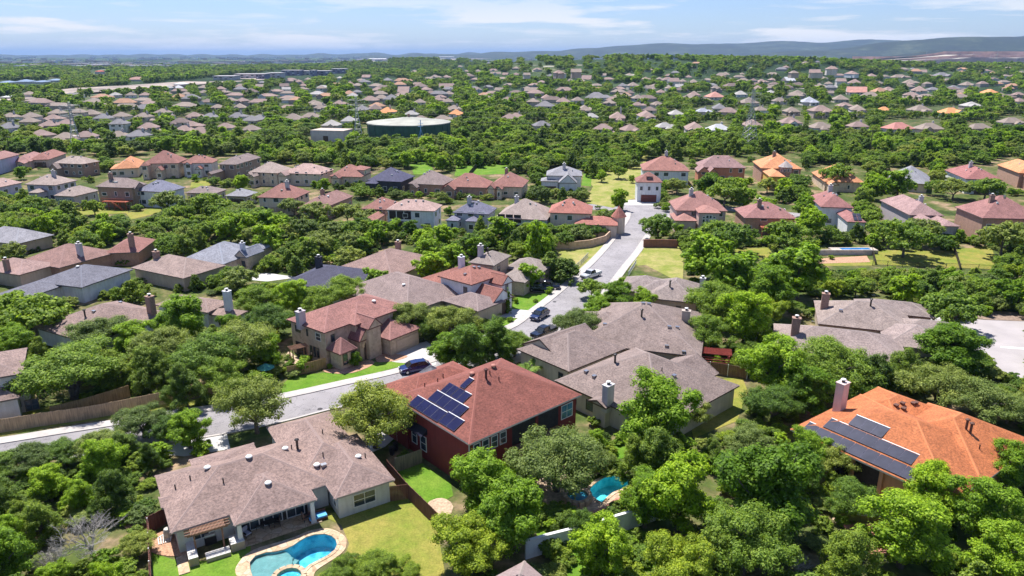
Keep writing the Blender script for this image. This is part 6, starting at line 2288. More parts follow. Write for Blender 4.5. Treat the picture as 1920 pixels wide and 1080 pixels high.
def hills(name, dist, depth, prof, x0, x1, mat, nx=420, ny=26, seed=1, zero=-1.5):
    """a range of hills: prof = [(photo x, photo y of the skyline)], standing between dist and dist+depth metres away"""
    rg = np.random.default_rng(seed)
    ph = rg.uniform(0, 6.28, 12); fq = rg.uniform(0.6, 4.0, 12)
    px = np.array([p[0] for p in prof], float); py = np.array([p[1] for p in prof], float)
    yc = dist + depth * 0.5
    wx = (px - 960) / FOC * (yc * CP)
    wz = np.zeros(len(prof))
    for i, (a, b) in enumerate(prof):
        aa, bb = (a - 960) / FOC, -(b - 540) / FOC
        dy, dz = CP + bb * SP, -SP + bb * CP
        wz[i] = CAMH + dz / dy * yc
        wx[i] = aa / dy * yc
    X = np.linspace(x0, x1, nx); T = np.linspace(0, 1, ny)
    V = []
    for j, t_ in enumerate(T):
        for x in X:
            top = np.interp(x, wx, wz)
            w = math.sin(math.pi * t_) ** 0.8
            rough = sum(math.sin(x / (420 + 90 * k) * fq[k] + t_ * 5 * fq[-k] + ph[k]) for k in range(8)) / 8
            z = zero + (top - zero) * w * (1 + 0.30 * rough * (1 - abs(2 * t_ - 1)) * (0 if abs(t_ - .5) < .02 else 1))
            z += w * (dist / 1500.0) * (math.sin(x / 173 + ph[1]) + math.sin(x / 97 + t_ * 9) + 1.6 * math.sin(x / 410 + ph[2]) * math.sin(x / 260))
            V.append((x, dist + depth * t_, z))
    F = [(j * nx + i, j * nx + i + 1, (j + 1) * nx + i + 1, (j + 1) * nx + i) for j in range(ny - 1) for i in range(nx - 1)]
    mb = MB(); mb.solid(V, F, mat)
    o = mb.build(name, smooth=True); o['kind'] = 'structure'
    return o


MH = mat_hill('wooded_hills', (0.005, 0.013, 0.010), (0.016, 0.030, 0.014))
hills('hills', 9500, 3500, [(700, 104), (850, 102), (960, 99), (1050, 95), (1110, 89), (1170, 87), (1210, 84), (1290, 82), (1340, 81), (1390, 84), (1450, 82), (1540, 80), (1640, 78), (1720, 74), (1800, 73), (2300, 76)], -2000, 11500, MH, seed=2)
hills('hills', 6200, 1800, [(1380, 104), (1440, 99), (1520, 96), (1600, 92), (1640, 86), (1700, 78), (1760, 73), (1820, 68), (1870, 67), (1920, 70), (2000, 74), (2300, 80)], 1500, 8500, MH, seed=5)
hills('hills', 14000, 3000, [(-200, 104), (200, 103), (500, 102), (800, 101), (960, 100), (1200, 99)], -12000, 4000, MH, seed=8)

# quarry: stepped pale cliff
M_CLIFF = m_plain('pink_tan_quarry_rock', (0.52, 0.31, 0.25), 0.95, 0, 0.45, 0.012, True)
M_CLIFF2 = m_plain('tan_quarry_floor', (0.42, 0.36, 0.28), 0.95, 0, 0.3, 0.006, True)
rq = random.Random(3)
root = empty('quarry_cliff', (2600, 4300, 0), 0, 'pink and tan quarry cliffs below the dark hill at the right horizon', 'quarry')
n = 46
for s in range(3):
    mb = MB()
    z0, z1 = (0, 30, 47)[s], (30, 47, 66)[s]
    line = []
    for i in range(n + 1):
        x = -520 + i * 66
        yy = s * 120 + 60 * math.sin(i * .5 + s) + rq.uniform(-25, 25)
        top = z1 * min(1, (i + 1) / 9.0) + rq.uniform(-1.5, 1.5)
        line.append((x, yy, top))
    for i in range(n):
        a, b = line[i], line[i + 1]
        mb.poly([(a[0], a[1], z0 - 10), (b[0], b[1], z0 - 10), (b[0], b[1], b[2]), (a[0], a[1], a[2])], M_CLIFF)
        mb.poly([(a[0], a[1], a[2]), (b[0], b[1], b[2]), (b[0], b[1] + 260, b[2]), (a[0], a[1] + 260, a[2])], M_CLIFF2 if s < 2 else MH)
    mb.build('rock_bench', root)
S_('quarry_floor', [(1600, 111), (1960, 111), (1960, 114), (1640, 113)], M_CLIFF2, 0.6, False)

# the highway strip and commercial edge at left
def far_sheet(name, pix, mat, dz):
    pts = [ung(a, b) for a, b in pix]
    o = sheet(name, [(p.x, p.y) for p in pts], dz, mat)
    return o


M_DIRT = m_plain('pale_construction_dirt', (0.31, 0.25, 0.21), 0.95, 0, 0.6, 0.02, True)
far_sheet('highway', [(0, 186), (60, 176), (140, 168), (230, 163), (330, 154), (430, 147), (500, 144), (500, 149), (420, 156), (330, 164), (230, 172), (150, 178), (60, 186), (0, 190)], M_DIRT, 1.2)
far_sheet('highway', [(640, 115), (900, 108), (1010, 105), (1400, 106), (1600, 110), (1600, 112), (1400, 109), (1010, 108), (900, 111), (640, 118)], M_DIRT, 1.2)
M_APT = m_wall((0.22, 0.20, 0.27), 'stucco'); M_APTW = m_wall((0.50, 0.44, 0.42), 'stucco')
M_FLATR = m_plain('pale_flat_roof', (0.45, 0.42, 0.42), 0.9, 0, 0.1, 0.1)
apt = []
for k, (x0, x1, yb, hpx, dark) in enumerate([(480, 498, 148, 8, 1), (500, 526, 146, 8, 0), (528, 562, 142, 9, 1), (556, 580, 141, 7, 0), (582, 588, 143, 10, 1), (590, 614, 142, 8, 1), (622, 648, 138, 8, 1), (400, 438, 150, 6, 0), (440, 478, 147, 7, 0)]):
    a, b = ung(x0, yb), ung(x1, yb)
    z0 = terr(a.x, a.y); w = b.x - a.x; hh = hpx * proj(a.x, a.y, 0)[2] / FOC
    dd = 40
    r_ = empty('apartment_building', (a.x, a.y, z0), 0.05)
    mb = MB()
    for q in (((0, 0), (w, 0)), ((w, 0), (w, dd)), ((w, dd), (0, dd)), ((0, dd), (0, 0))):
        mb.poly([(*q[0], -2), (*q[1], -2), (*q[1], hh), (*q[0], hh)], M_APT if dark else M_APTW)
    mb.build('wall', r_)
    mb = MB(); mb.box((-1, -1, hh), (w + 1, dd + 1, hh + 1.2), M_FLATR); mb.build('roof', r_)
    ncol = max(3, int(w / 9)); nrow = max(2, int(hh / 3.4))
    for i in range(ncol):
        mb = MB()
        for j in range(nrow):
            mb.box((w * (i + .25) / ncol, -0.3, 1 + hh * j / nrow), (w * (i + .75) / ncol, -0.05, 1 + hh * (j + .55) / nrow), M_GLASS if (i + j) % 3 else M_WHITE)
        mb.build('window_bay', r_)['kind'] = 'stuff'
    apt.append((r_, '%s flat roofed apartment block %s' % ('dark purple' if dark else 'pale', 'by the highway on the left plain'), (x0 + x1) / 2, yb))
for k, (x0, x1, yb, hpx, col, rc) in enumerate([(-5, 18, 158, 5, 'blue', 1), (27, 58, 157, 6, 'blue', 1), (62, 82, 157, 5, 'blue', 1), (88, 110, 154, 5, 'blue', 1), (0, 20, 186, 6, 'white', 0), (232, 276, 153, 6, 'brown', 2), (325, 345, 163, 8, 'white', 0), (820, 860, 110, 5, 'white', 0), (690, 735, 113, 4, 'white', 0), (178, 190, 139, 8, 'red', 3)]):
    a, b = ung(x0, yb), ung(x1, yb)
    z0 = terr(a.x, a.y); w = (b.x - a.x) * 0.8; hh = hpx * proj(a.x, a.y, 0)[2] / FOC * 0.6
    rc = [(0.62, 0.62, 0.62), (0.20, 0.27, 0.38), (0.30, 0.17, 0.14), (0.5, 0.12, 0.08)][rc]
    H = House('commercial_building', None, 4, [dict(org=(a.x, a.y, z0), w=w, d=30, ez=hh, p=.3, base=-2)], rc, (0.5, 0.45, 0.42), z0=z0, far=True)
    apt.append((H.root, '%s roofed commercial building near the highway on the plain' % col, (x0 + x1) / 2, yb))
for o, w_, px_, py_ in apt:
    o['category'] = 'building'; prot_box(px_ - 14, py_ - 8, px_ + 14, py_)
ordinals(apt)
# the town out to the horizon: low pale buildings too small to tell apart
rt = random.Random(21)
mb = MB()
for k in range(1500):
    yy = 46 / math.tan(math.radians(rt.uniform(0.17, 1.25)))
    px = rt.uniform(-40, 1500) if rt.random() < .85 else rt.uniform(0, 1960)
    x = (px - 960) / FOC * yy
    if yy < 2600 or math.sin(x / 700 + 2) * math.cos(yy / 900) < -0.35: continue
    if yy > 5600 and px > 1400: continue
    w, d, h_ = rt.uniform(14, 60) * (1 + yy / 14000), rt.uniform(15, 40), rt.uniform(5, 12) * (1 + yy / 12000)
    z0 = terr(x, yy) - 1
    c = rt.choice([M_FLATR, M_APTW, M_FLATR, m_plain('white_metal_roof', (0.66, 0.66, 0.68), .6), m_plain('tan_roof_far', (0.42, 0.34, 0.29), .9)])
    mb.box((x, yy, z0), (x + w, yy + d, z0 + h_), c, 0)
o = mb.build('distant_town'); tag(o, 'pale low buildings of the distant town scattered to the horizon', 'town', None, 'stuff')

# ------------------------------------------------------------------ water tank, pump building, masts and power lines
p = un(757, 268, 0)
dep = proj(p.x, p.y, 0)[2]
R_ = 81 * dep / FOC
cy_ = p.y + R_
root = empty('water_tank', (p.x, cy_, 0), 0, 'huge dark green round water tank with a pale roof beyond the houses', 'water tank')
M_TANK = m_plain('dark_green_tank_paint', (0.032, 0.095, 0.064), 0.6, 0.0, 0.25, 0.25)
M_TROOF = m_plain('pale_stained_tank_roof', (0.33, 0.325, 0.275), 0.8, 0, 0.25, 0.12)
TH = 8.8
mb = MB(); mb.tube([(0, 0, -1), (0, 0, TH)], [R_, R_], M_TANK, 64, False); mb.build('tank_wall', root)
mb = MB(); mb.tube([(0, 0, TH), (0, 0, TH + 0.5), (0, 0, TH + 3.2), (0, 0, TH + 3.4)], [R_ + .4, R_ + .3, 1.5, 0.2], M_TROOF, 64); mb.build('tank_roof', root)
for k in range(24):
    a = 2 * math.pi * k / 24
    mb = MB(); mb.box((-0.15, -0.2, 0), (0.15, 0.2, TH), M_TANK); mb.build('wall_rib', root, (R_ * math.cos(a), R_ * math.sin(a), 0), (0, 0, a))
mb = MB(); mb.tube([(0, 0, TH + 3.2), (0, 0, TH + 5)], [0.7, 0.7], M_BRICKCH, 8); mb.build('roof_hatch', root)
prot_poly([(679, 234), (700, 228), (758, 225), (815, 228), (838, 234), (838, 250), (700, 258), (680, 250)])
FOOT.append((p.x, cy_, R_ + 3))
p = un(583, 266, 0); q = un(650, 268, 0)
H = House('pump_building', 'flat roofed beige pump building left of the water tank', -12, [dict(org=(p.x, p.y, 0), w=20, d=13, ez=6.4, p=0, t='flat', ov=0.1)], m_plain('flat_tan_roof', (0.48, 0.40, 0.34), .9), (0.52, 0.45, 0.42), cat='building')
H.door(0, 'F', 9.0, 0, 3.0, 3.4, M_DOORB, 'roller_door'); H.window(0, 'R', 4, 1.5, 1, 2)
prot_box(583, 243, 652, 262)
M_STEEL = m_plain('galvanised_lattice_steel', (0.45, 0.46, 0.47), 0.5, 0.5, 0.1)


def lattice(px, pyb, pyt, label, wb=4.2):
    p = un(px, pyb, 0)
    H_ = 5.0
    while proj(p.x, p.y, H_)[1] > pyt and H_ < 60: H_ += 0.2
    root = empty('lattice_tower', (p.x, p.y, 0), 0.3, label, 'power pylon')
    def wd(z): return wb / 2 * (1 - 0.82 * min(1, z / (H_ * .72)))
    for sx, sy in ((1, 1), (1, -1), (-1, -1), (-1, 1)):
        mb = MB()
        mb.tube([(sx * wd(z), sy * wd(z), z) for z in (0, H_ * .72, H_)], [0.13, 0.1, 0.07], M_STEEL, 4)
        mb.build('leg', root)
    n = 9
    for k in range(n):
        z0, z1 = H_ * k / n, H_ * (k + 1) / n
        mb = MB()
        for i in range(4):
            c = ((1, 1), (1, -1), (-1, -1), (-1, 1))
            a, b = c[i], c[(i + 1) % 4]
            mb.tube([(a[0] * wd(z0), a[1] * wd(z0), z0), (b[0] * wd(z1), b[1] * wd(z1), z1)], [0.06, 0.06], M_STEEL, 3)
            mb.tube([(b[0] * wd(z0), b[1] * wd(z0), z0), (a[0] * wd(z1), a[1] * wd(z1), z1)], [0.06, 0.06], M_STEEL, 3)
            mb.tube([(a[0] * wd(z1), a[1] * wd(z1), z1), (b[0] * wd(z1), b[1] * wd(z1), z1)], [0.06, 0.06], M_STEEL, 3)
        mb.build('bracing', root)
    for z in (.74, .84, .94):
        mb = MB()
        for s in (1, -1):
            mb.tube([(0, 0, H_ * z + .5), (s * 4.6, 0, H_ * z)], [0.09, 0.05], M_STEEL, 4)
            mb.tube([(0, 0, H_ * z - .5), (s * 4.6, 0, H_ * z)], [0.09, 0.05], M_STEEL, 4)
            mb.tube([(s * 4.5, 0, H_ * z), (s * 4.5, 0, H_ * z - 1.1)], [0.09, 0.09], M_WHITE, 5)
        mb.build('crossarm', root)
    FOOT.append((p.x, p.y, 3))
    return p, H_


TW = [lattice(146, 286, 192, 'grey lattice power pylon rising over the trees on the far left', 5), lattice(673, 272, 182, 'grey lattice power pylon just left of the water tank', 5),
      lattice(1403, 276, 168, 'tall grey lattice power pylon among the right middle trees', 7)]
tf = []
for px, pyb, pyt in ((1865, 128, 95), (1622, 118, 96), (1734, 120, 97)):
    p = ung(px, pyb)
    root = empty('lattice_tower', (p.x, p.y, terr(p.x, p.y)), 0.2)
    hh = (pyb - pyt) * proj(p.x, p.y, 0)[2] / FOC
    mb = MB(); mb.tube([(-3, 0, 0), (0, 0, hh)], [0.6, 0.3], M_STEEL, 4); mb.tube([(3, 0, 0), (0, 0, hh)], [0.6, 0.3], M_STEEL, 4)
    mb.tube([(-7, 0, hh * .8), (7, 0, hh * .8)], [0.35, 0.35], M_STEEL, 4); mb.tube([(-5, 0, hh * .93), (5, 0, hh * .93)], [0.3, 0.3], M_STEEL, 4)
    mb.build('frame', root)
    root['category'] = 'power pylon'
    tf.append((root, 'tiny distant power pylon standing before the quarry cliffs', px, pyb))
ordinals(tf)
# light blue windmill-like mast beside the tank
p = un(790, 276, 0)
root = empty('lattice_mast', (p.x, p.y, 0), 0.2, 'light blue mast with slanting stays beside the water tank', 'mast')
M_BLUEM = m_plain('light_blue_mast_paint', (0.22, 0.42, 0.72), 0.5, 0.1, 0.1)
mb = MB(); mb.tube([(0, 0, 0), (0, 0, 13)], [0.25, 0.15], m_plain('dark_timber_pole', (0.07, 0.055, 0.045), .9), 6); mb.build('pole', root)
for k in range(3):
    a = k * 2.09 + .4
    mb = MB(); mb.tube([(0, 0, 9.5), (1.9 * math.cos(a), 1.2 * math.sin(a), 3.6)], [0.12, 0.12], M_BLUEM, 5); mb.build('stay', root)
for k in range(2):
    mb = MB(); mb.tube([(-1.3, 0, 10.6 + 1.3 * k), (1.3, 0, 10.9 + 1.3 * k)], [0.1, 0.1], M_BLUEM, 4); mb.build('crossbar', root)
mb = MB(); mb.tube([(0, 0, 8.5), (0, 0, 14)], [0.24, 0.24], M_BLUEM, 6); mb.build('upper_mast', root)

M_POLE = m_plain('dark_creosoted_timber', (0.055, 0.042, 0.025), 0.9, 0, 0.2, 2)


def pole(px, pyb, pyt, label):
    p = un(px, pyb, 0)
    H_ = 4.0
    while proj(p.x, p.y, H_)[1] > pyt and H_ < 40: H_ += 0.2
    root = empty('utility_pole', (p.x, p.y, 0), 0.1, label, 'utility pole')
    mb = MB(); mb.tube([(0, 0, -.3), (0, 0, H_)], [0.22, 0.14], M_POLE, 7); mb.build('pole', root)
    mb = MB(); mb.box((-1.2, -0.07, H_ - .9), (1.2, 0.07, H_ - .7), M_POLE); mb.build('crossarm', root)
    for s in (-1, 0, 1):
        mb = MB(); mb.tube([(s, 0, H_ - .7), (s, 0, H_ - .4)], [0.06, 0.04], M_WHITE, 5); mb.build('insulator', root)
    return p, H_


PL = [pole(1310, 280, 244, 'dark utility pole left of the tall lattice pylon'), pole(1629, 296, 243, 'dark utility pole above the orange roof under the round tree'),
      pole(374, 278, 246, 'dark utility pole in the left middle trees'), pole(500, 285, 250, 'dark utility pole beside the substation left of the pump building'),
      pole(540, 283, 248, 'dark utility pole nearest the pump building'), pole(1040, 278, 250, 'dark utility pole in the woods right of the tank'), pole(20, 290, 255, 'dark utility pole at the far left edge of the trees')]


def wire(a, b, sag, label, r=0.055):
    pts = []
    a, b = Vector(a), Vector(b)
    for k in range(17):
        t_ = k / 16
        q = a.lerp(b, t_); q.z -= 4 * sag * t_ * (1 - t_); pts.append(q - a)
    mb = MB(); mb.tube(pts, [r] * 17, m_plain('dull_conductor_wire', (0.22, 0.22, 0.22), 0.7), 3, False)
    o = mb.build('power_line', None, a)
    tag(o, label, 'power line', 'power lines strung across the middle woods')


(tA, hA), (tB, hB), (tC, hC) = TW
for z, nm in ((.74, 'lowest'), (.84, 'middle'), (.94, 'highest')):
    wire((tA.x, tA.y - 2, hA * z - 1), (tB.x, tB.y - 2, hB * z - 1), 4, nm + ' power line between the far left pylon and the pylon by the tank', 0.025)
    wire((tB.x, tB.y - 2, hB * z - 1), (tC.x, tC.y - 2, hC * z - 1), 7, nm + ' long power line sagging right of the water tank', 0.025)
    wire((tC.x, tC.y - 2, hC * z - 1), (tC.x + 260, tC.y + 8, hC * z - 1), 6, nm + ' power line running off to the right from the right pylon', 0.025)
    wire((tA.x, tA.y - 2, hA * z - 1), (tA.x - 160, tA.y + 30, hA * z - 1), 4, nm + ' power line leaving the picture left of the left pylon', 0.025)
PS = sorted(PL, key=lambda t: t[0].x)
for i_, ((a, ha), (b, hb)) in enumerate(zip(PS[:-1], PS[1:])):
    wire((a.x, a.y, ha - .4), (b.x, b.y, hb - .4), 2.2, 'pole to pole wire low over the woods, ' + ['far left span', 'span left of the substation', 'short span by the substation', 'span passing the tank', 'span right of the tank', 'rightmost span'][i_], 0.018)

# ------------------------------------------------------------------ fences and garden walls
W_NEW = m_wood('pale_cedar_boards', (0.44, 0.31, 0.19)); W_OLD = m_wood('brown_fence_boards', (0.20, 0.12, 0.075)); W_RED = m_wood('dark_red_brown_boards', (0.15, 0.060, 0.042)); W_GREY = m_wood('weathered_grey_boards', (0.25, 0.21, 0.15))
W_GOLD = m_wood('golden_brown_boards', (0.36, 0.24, 0.11))
fence('board_fence', 'long pale cedar board fence running along the street at left', W2([(-60, 824), (0, 812), (81, 799), (150, 789), (213, 778), (319, 756), (421, 734)]), 1.9, W_NEW, group=None)
fence('board_fence', 'golden brown board fence behind the long street fence', W2([(98, 786), (160, 770), (245, 744)]), 1.8, W_GOLD)
fence('board_fence', 'short golden board fence joining the tan stone house', W2([(540, 707), (575, 700), (612, 690)]), 1.7, W_GOLD)
fence('board_fence', 'dark red brown board fence dividing the two green back yards', W2([(727, 890), (765, 935), (790, 960), (822, 992)]), 1.9, W_RED)
fence('board_fence', 'dark red brown fence return at the corner of the white wing', W2([(728, 941), (766, 936)]), 1.9, W_RED)
fence('board_fence', 'short dark red brown fence by the bark mulch bed', W2([(279, 1000), (318, 980)]), 1.9, W_RED)
fence('board_fence', 'white topped dark fence seen end on along the left yard', W2([(281, 1002), (284, 1060), (286, 1110)]), 1.9, W_RED, M_WHITE)
gt = fence('board_gate', 'weathered grey gate fence between the brown house and the red house', W2([(742, 886), (766, 878), (792, 868)]), 1.9, W_GREY, cat='gate')
fence('garden_wall', 'white rendered garden wall crossing the lawns at the bottom', W2([(985, 1048), (1020, 1037), (1070, 1024), (1130, 1006), (1190, 988), (1230, 974)]), 2.0, m_wall((0.56, 0.57, 0.60), 'stucco'), M_WHITE, cat='garden wall', kind='wall', seg=4.0)
fence('garden_wall', 'olive rendered retaining wall below the orange roofed patio', W2([(1574, 982), (1610, 990), (1652, 994)]), 1.6, m_wall((0.30, 0.25, 0.09), 'stucco'), M_WHITE, cat='garden wall', kind='wall', seg=4.0)
fence('board_fence', 'brown board fence behind the mottled roof house', W2([(1266, 693), (1330, 700), (1398, 711)]), 1.9, W_OLD, M_WHITE)
fence('board_fence', 'dark brown fence running back beside the red pergola garden', W2([(1400, 711), (1408, 680), (1416, 650), (1422, 622)]), 1.9, W_OLD, M_WHITE)
fence('garden_wall', 'curved tan retaining wall beside the climbing road', W2([(1030, 468), (1070, 468), (1106, 464), (1134, 456), (1150, 440)]), 1.9, m_wall((0.42, 0.30, 0.21), 'stone'), None, cat='garden wall', kind='wall', seg=4.0)
fence('garden_wall', 'dark red brown wall under the road corner trees', W2([(1206, 464), (1240, 464), (1270, 465)]), 2.0, m_wall((0.22, 0.10, 0.07), 'brick'), None, cat='garden wall', kind='wall', seg=4.0)
fence('railing', 'white railing along the meadow right of the climbing road', W2([(1178, 518), (1188, 502), (1193, 494)]), 1.1, M_WHITE, kind='rail', cat='railing')
fence('railing', 'pale railing on the meadow left of the climbing road', W2([(1078, 506), (1090, 496), (1103, 482)]), 1.2, M_STEEL, kind='rail', cat='railing')
fence('board_fence', 'black fence between the two bright lawns below the woods', W2([(880, 330), (890, 318), (905, 304)]), 1.8, m_wood('black_boards', (0.05, 0.04, 0.025)), seg=3)
fence('board_fence', 'dark board fence along the foot of the green woods', W2([(856, 307), (910, 306), (966, 306)]), 1.8, m_wood('black_boards', (0.05, 0.04, 0.025)), seg=3)
fence('railing', 'thin black railing across the sunburnt yards at right', W2([(1636, 498), (1720, 502), (1800, 505), (1868, 508)]), 1.3, M_DARKM, kind='rail', cat='railing', seg=3.5)
fence('board_fence', 'dark fence line climbing the sunburnt yard', W2([(1800, 506), (1792, 480), (1784, 458)]), 1.2, m_wood('black_boards', (0.05, 0.04, 0.035)), seg=3)
fence('board_fence', 'dark fence line left of the sunburnt yard', W2([(1641, 496), (1634, 470), (1629, 452)]), 1.2, m_wood('black_boards', (0.05, 0.04, 0.035)), seg=3)
fence('retaining_wall', 'pale stone retaining wall below the small blue pool at right', W2([(1530, 478), (1580, 478), (1634, 478)]), 1.2, m_wall((0.50, 0.46, 0.42), 'stone'), None, cat='garden wall', kind='wall', seg=4)
pp = un(1595, 474, 0)
mb = MB(); mb.box((-5, -1.4, 0.2), (6, 1.4, 1.0), m_wall((0.36, 0.32, 0.29), 'stone')); mb.box((-2.6, -0.9, 1.0), (4.6, 0.9, 1.012), m_plain('deep_blue_water', (0.02, 0.16, 0.42), .08, 0, .2, 1))
o = mb.build('raised_pool', None, (pp.x, pp.y, 0)); tag(o, 'small raised rectangular blue pool behind the white solar wing house', 'pool')
prot_box(1540, 458, 1625, 476)

# ------------------------------------------------------------------ pergola, outdoor kitchen and patio things at the brown house
W_PERG = m_wood('red_brown_pergola_timber', (0.33, 0.18, 0.12))
M_TILE = m_plain('pale_counter_tile', (0.60, 0.57, 0.53), 0.5, 0, 0.1, 3)
M_STUC = m_wall((0.34, 0.27, 0.20), 'stucco')
pA = un(357, 1006, 2.55); pB = un(422, 987, 2.55); pC = un(350, 984, 2.55)
hd = math.atan2(pB.y - pA.y, pB.x - pA.x)
L_ = math.hypot(pB.x - pA.x, pB.y - pA.y); D_ = 2.7
root = empty('pergola', (pA.x, pA.y, 0), hd, 'red brown timber pergola over the outdoor kitchen of the patio house', 'pergola')
for u in (0.3, L_ - .3):
    for v in (0.25, D_ - .1):
        mb = MB(); mb.box((-.08, -.08, 0), (.08, .08, 2.35), W_PERG); mb.build('post', root, (u, v, 0))
for v in (0.25, D_ - .1):
    mb = MB(); mb.box((-.3, -.06, 2.35), (L_ + .3, .06, 2.55), W_PERG); mb.build('beam', root, (0, v, 0))
for k in range(6):
    mb = MB(); mb.box((-.5, -.03, 2.55), (L_ + .5, .03, 2.70), W_PERG); mb.build('rafter', root, (0, D_ * (k + .3) / 6, 0))
for k in range(26):
    mb = MB(); mb.box((-.022, -.15, 2.70), (.022, D_ + .1, 2.76), W_PERG); mb.build('slat', root, (L_ * (k + .5) / 26, 0, 0))
kroot = empty('outdoor_kitchen', (pA.x, pA.y, 0), hd, 'pale tiled outdoor kitchen counters under and beside the pergola', 'outdoor kitchen')
for nm, a, b in (('counter', (-0.5, -1.2, 0), (.35, 2.2, .95)), ('counter', (3.3, -.9, 0), (4.6, .6, .95)), ('counter', (4.0, .6, 0), (4.7, 2.2, .95)), ('step_block', (1.0, -1.3, 0), (3.2, -.2, .45))):
    mb = MB(); mb.box(a, (b[0], b[1], b[2] - .06), M_STUC)
    x = a[0]
    nx_ = max(1, round((b[0] - a[0]) / .45)); ny_ = max(1, round((b[1] - a[1]) / .45))
    for i in range(nx_):
        for j in range(ny_):
            w_, d_ = (b[0] - a[0]) / nx_, (b[1] - a[1]) / ny_
            mb.box((a[0] + w_ * i + .01, a[1] + d_ * j + .01, b[2] - .058), (a[0] + w_ * (i + 1) - .01, a[1] + d_ * (j + 1) - .01, b[2]), M_TILE)
    mb.build(nm, kroot)
mb = MB(); mb.box((-1.5, -1.9, -.05), (-.55, .9, .12), M_FLAG); mb.build('stone_slab', kroot)
gr = empty('grill', (kroot.location.x, kroot.location.y, 0), hd, 'black and steel barbecue grill standing under the pergola', 'grill')
mb = MB(); mb.box((1.2, 1.4, 0), (2.3, 2.0, .85), M_DARKM); mb.build('cabinet', gr)
mb = MB(); mb.tube([(1.25, 1.7, .95), (2.25, 1.7, .95)], [.3, .3], M_METAL, 10); mb.build('lid', gr)
# pool equipment and air conditioner by the mulch bed
pe = un(316, 1010, 0)
root = empty('pool_equipment', (pe.x, pe.y, 0), hd, 'white and grey pool filter tanks and pipes on the bark mulch', 'pool equipment')
mb = MB(); mb.tube([(0, 0, 0), (0, 0, .9), (0, 0, 1.2), (0, 0, 1.3)], [.38, .4, .3, .05], m_plain('beige_filter_tank', (0.50, 0.46, 0.40), .5), 12); mb.build('filter_tank', root)
mb = MB(); mb.box((.7, -.5, 0), (1.5, .3, .8), M_METAL); mb.build('heater', root)
for k in range(6):
    mb = MB(); mb.tube([(-.9 + .2 * k, -.7, .1), (-.9 + .25 * k, .1, .35 + .1 * (k % 3)), (-.2, .3, .5)], [.07, .07, .07], M_WHITE, 6); mb.build('pipe', root)
pe = un(596, 973, 0)
root = empty('day_bed', (pe.x, pe.y, 0), hd, 'bright blue cushioned bench in the nook beside the white wing', 'bench')
M_BLUEC = m_plain('bright_blue_cushion', (0.10, 0.38, 0.68), .8)
mb = MB(); mb.box((-.9, -.45, .3), (.9, .45, .48), M_BLUEC); mb.build('cushion', root)
mb = MB(); mb.box((-.95, -.5, .1), (.95, .5, .29), W_RED); mb.box((-.95, .42, .29), (.95, .5, .75), W_RED); mb.build('frame', root)


def chair(px, py, col, label, rz=0.0, s=1.0, z=0.09):
    p = un(px, py, z)
    root = empty('patio_chair', (p.x, p.y, z), rz, label, 'chair', scale=(s, s, s))
    m = m_plain('cushion_%02d' % int(col[0] * 100), col, .85)
    mb = MB(); mb.box((-.33, -.33, .28), (.33, .33, .44), m); mb.build('seat', root)
    mb = MB(); mb.box((-.33, .24, .44), (.33, .36, .95), m); mb.build('backrest', root)
    for sx in (-.31, .31):
        mb = MB(); mb.box((sx - .04, -.33, .44), (sx + .04, .3, .6), M_DARKM); mb.build('armrest', root)
        for sy in (-.28, .28):
            mb = MB(); mb.box((sx - .03, sy - .03, 0), (sx + .03, sy + .03, .3), M_DARKM); mb.build('leg', root)
    return root


chair(463, 1005, (0.50, 0.50, 0.62), 'pale lavender patio chair by the left patio column', 1.0)
chair(487, 990, (0.08, 0.07, 0.06), 'dark patio chair in the shade, left of the round table', 0.4)
chair(520, 985, (0.10, 0.08, 0.07), 'dark patio chair in the shade, right of the round table', -1.2)
chair(574, 975, (0.26, 0.15, 0.10), 'brown patio chair beside the right patio column', 2.2)
p = un(505, 988, .1)
root = empty('patio_table', (p.x, p.y, .09), 0, 'round dark patio table in the shade of the covered patio', 'table')
mb = MB(); mb.tube([(0, 0, .68), (0, 0, .73)], [.6, .6], M_DARKM, 16); mb.build('tabletop', root)
mb = MB(); mb.tube([(0, 0, 0), (0, 0, .68)], [.06, .06], M_DARKM, 8); mb.build('leg', root)

# red pergola behind the big hip roof
pr = un(1312, 690, 0)
root = empty('pergola', (pr.x, pr.y, 0), -0.25, 'bright red slatted pergola at the back of the wide hip roofed house', 'pergola')
W_RP = m_wood('bright_red_timber', (0.42, 0.08, 0.06))
for u in (0, 4.2):
    for v in (0, 2.6):
        mb = MB(); mb.box((u - .08, v - .08, 0), (u + .08, v + .08, 2.4), W_RP); mb.build('post', root)
for k in range(9):
    mb = MB(); mb.box((-.4, .1 + .3 * k, 2.4), (4.6, .16 + .3 * k, 2.55), W_RP); mb.build('slat', root)
for k in range(5):
    mb = MB(); mb.box((-.1, -.05, .3 + .4 * k), (4.3, 0, .45 + .4 * k), W_RP); mb.build('screen_rail', root)
prot_box(1304, 650, 1345, 680)
# red play of timber frame behind the tan stone house
p = un(552, 690, 0)
root = empty('arbor', (p.x, p.y, 0), 0.6, 'slender red brown timber arbor left of the tan stone house', 'arbor')
for u in (0, 2.2):
    for v in (0, 1.6):
        mb = MB(); mb.box((u - .07, v - .07, 0), (u + .07, v + .07, 3.0), W_PERG); mb.build('post', root)
for k in range(6):
    mb = MB(); mb.box((-.3, .3 * k, 3.0), (2.5, .3 * k + .06, 3.12), W_PERG); mb.build('slat', root)


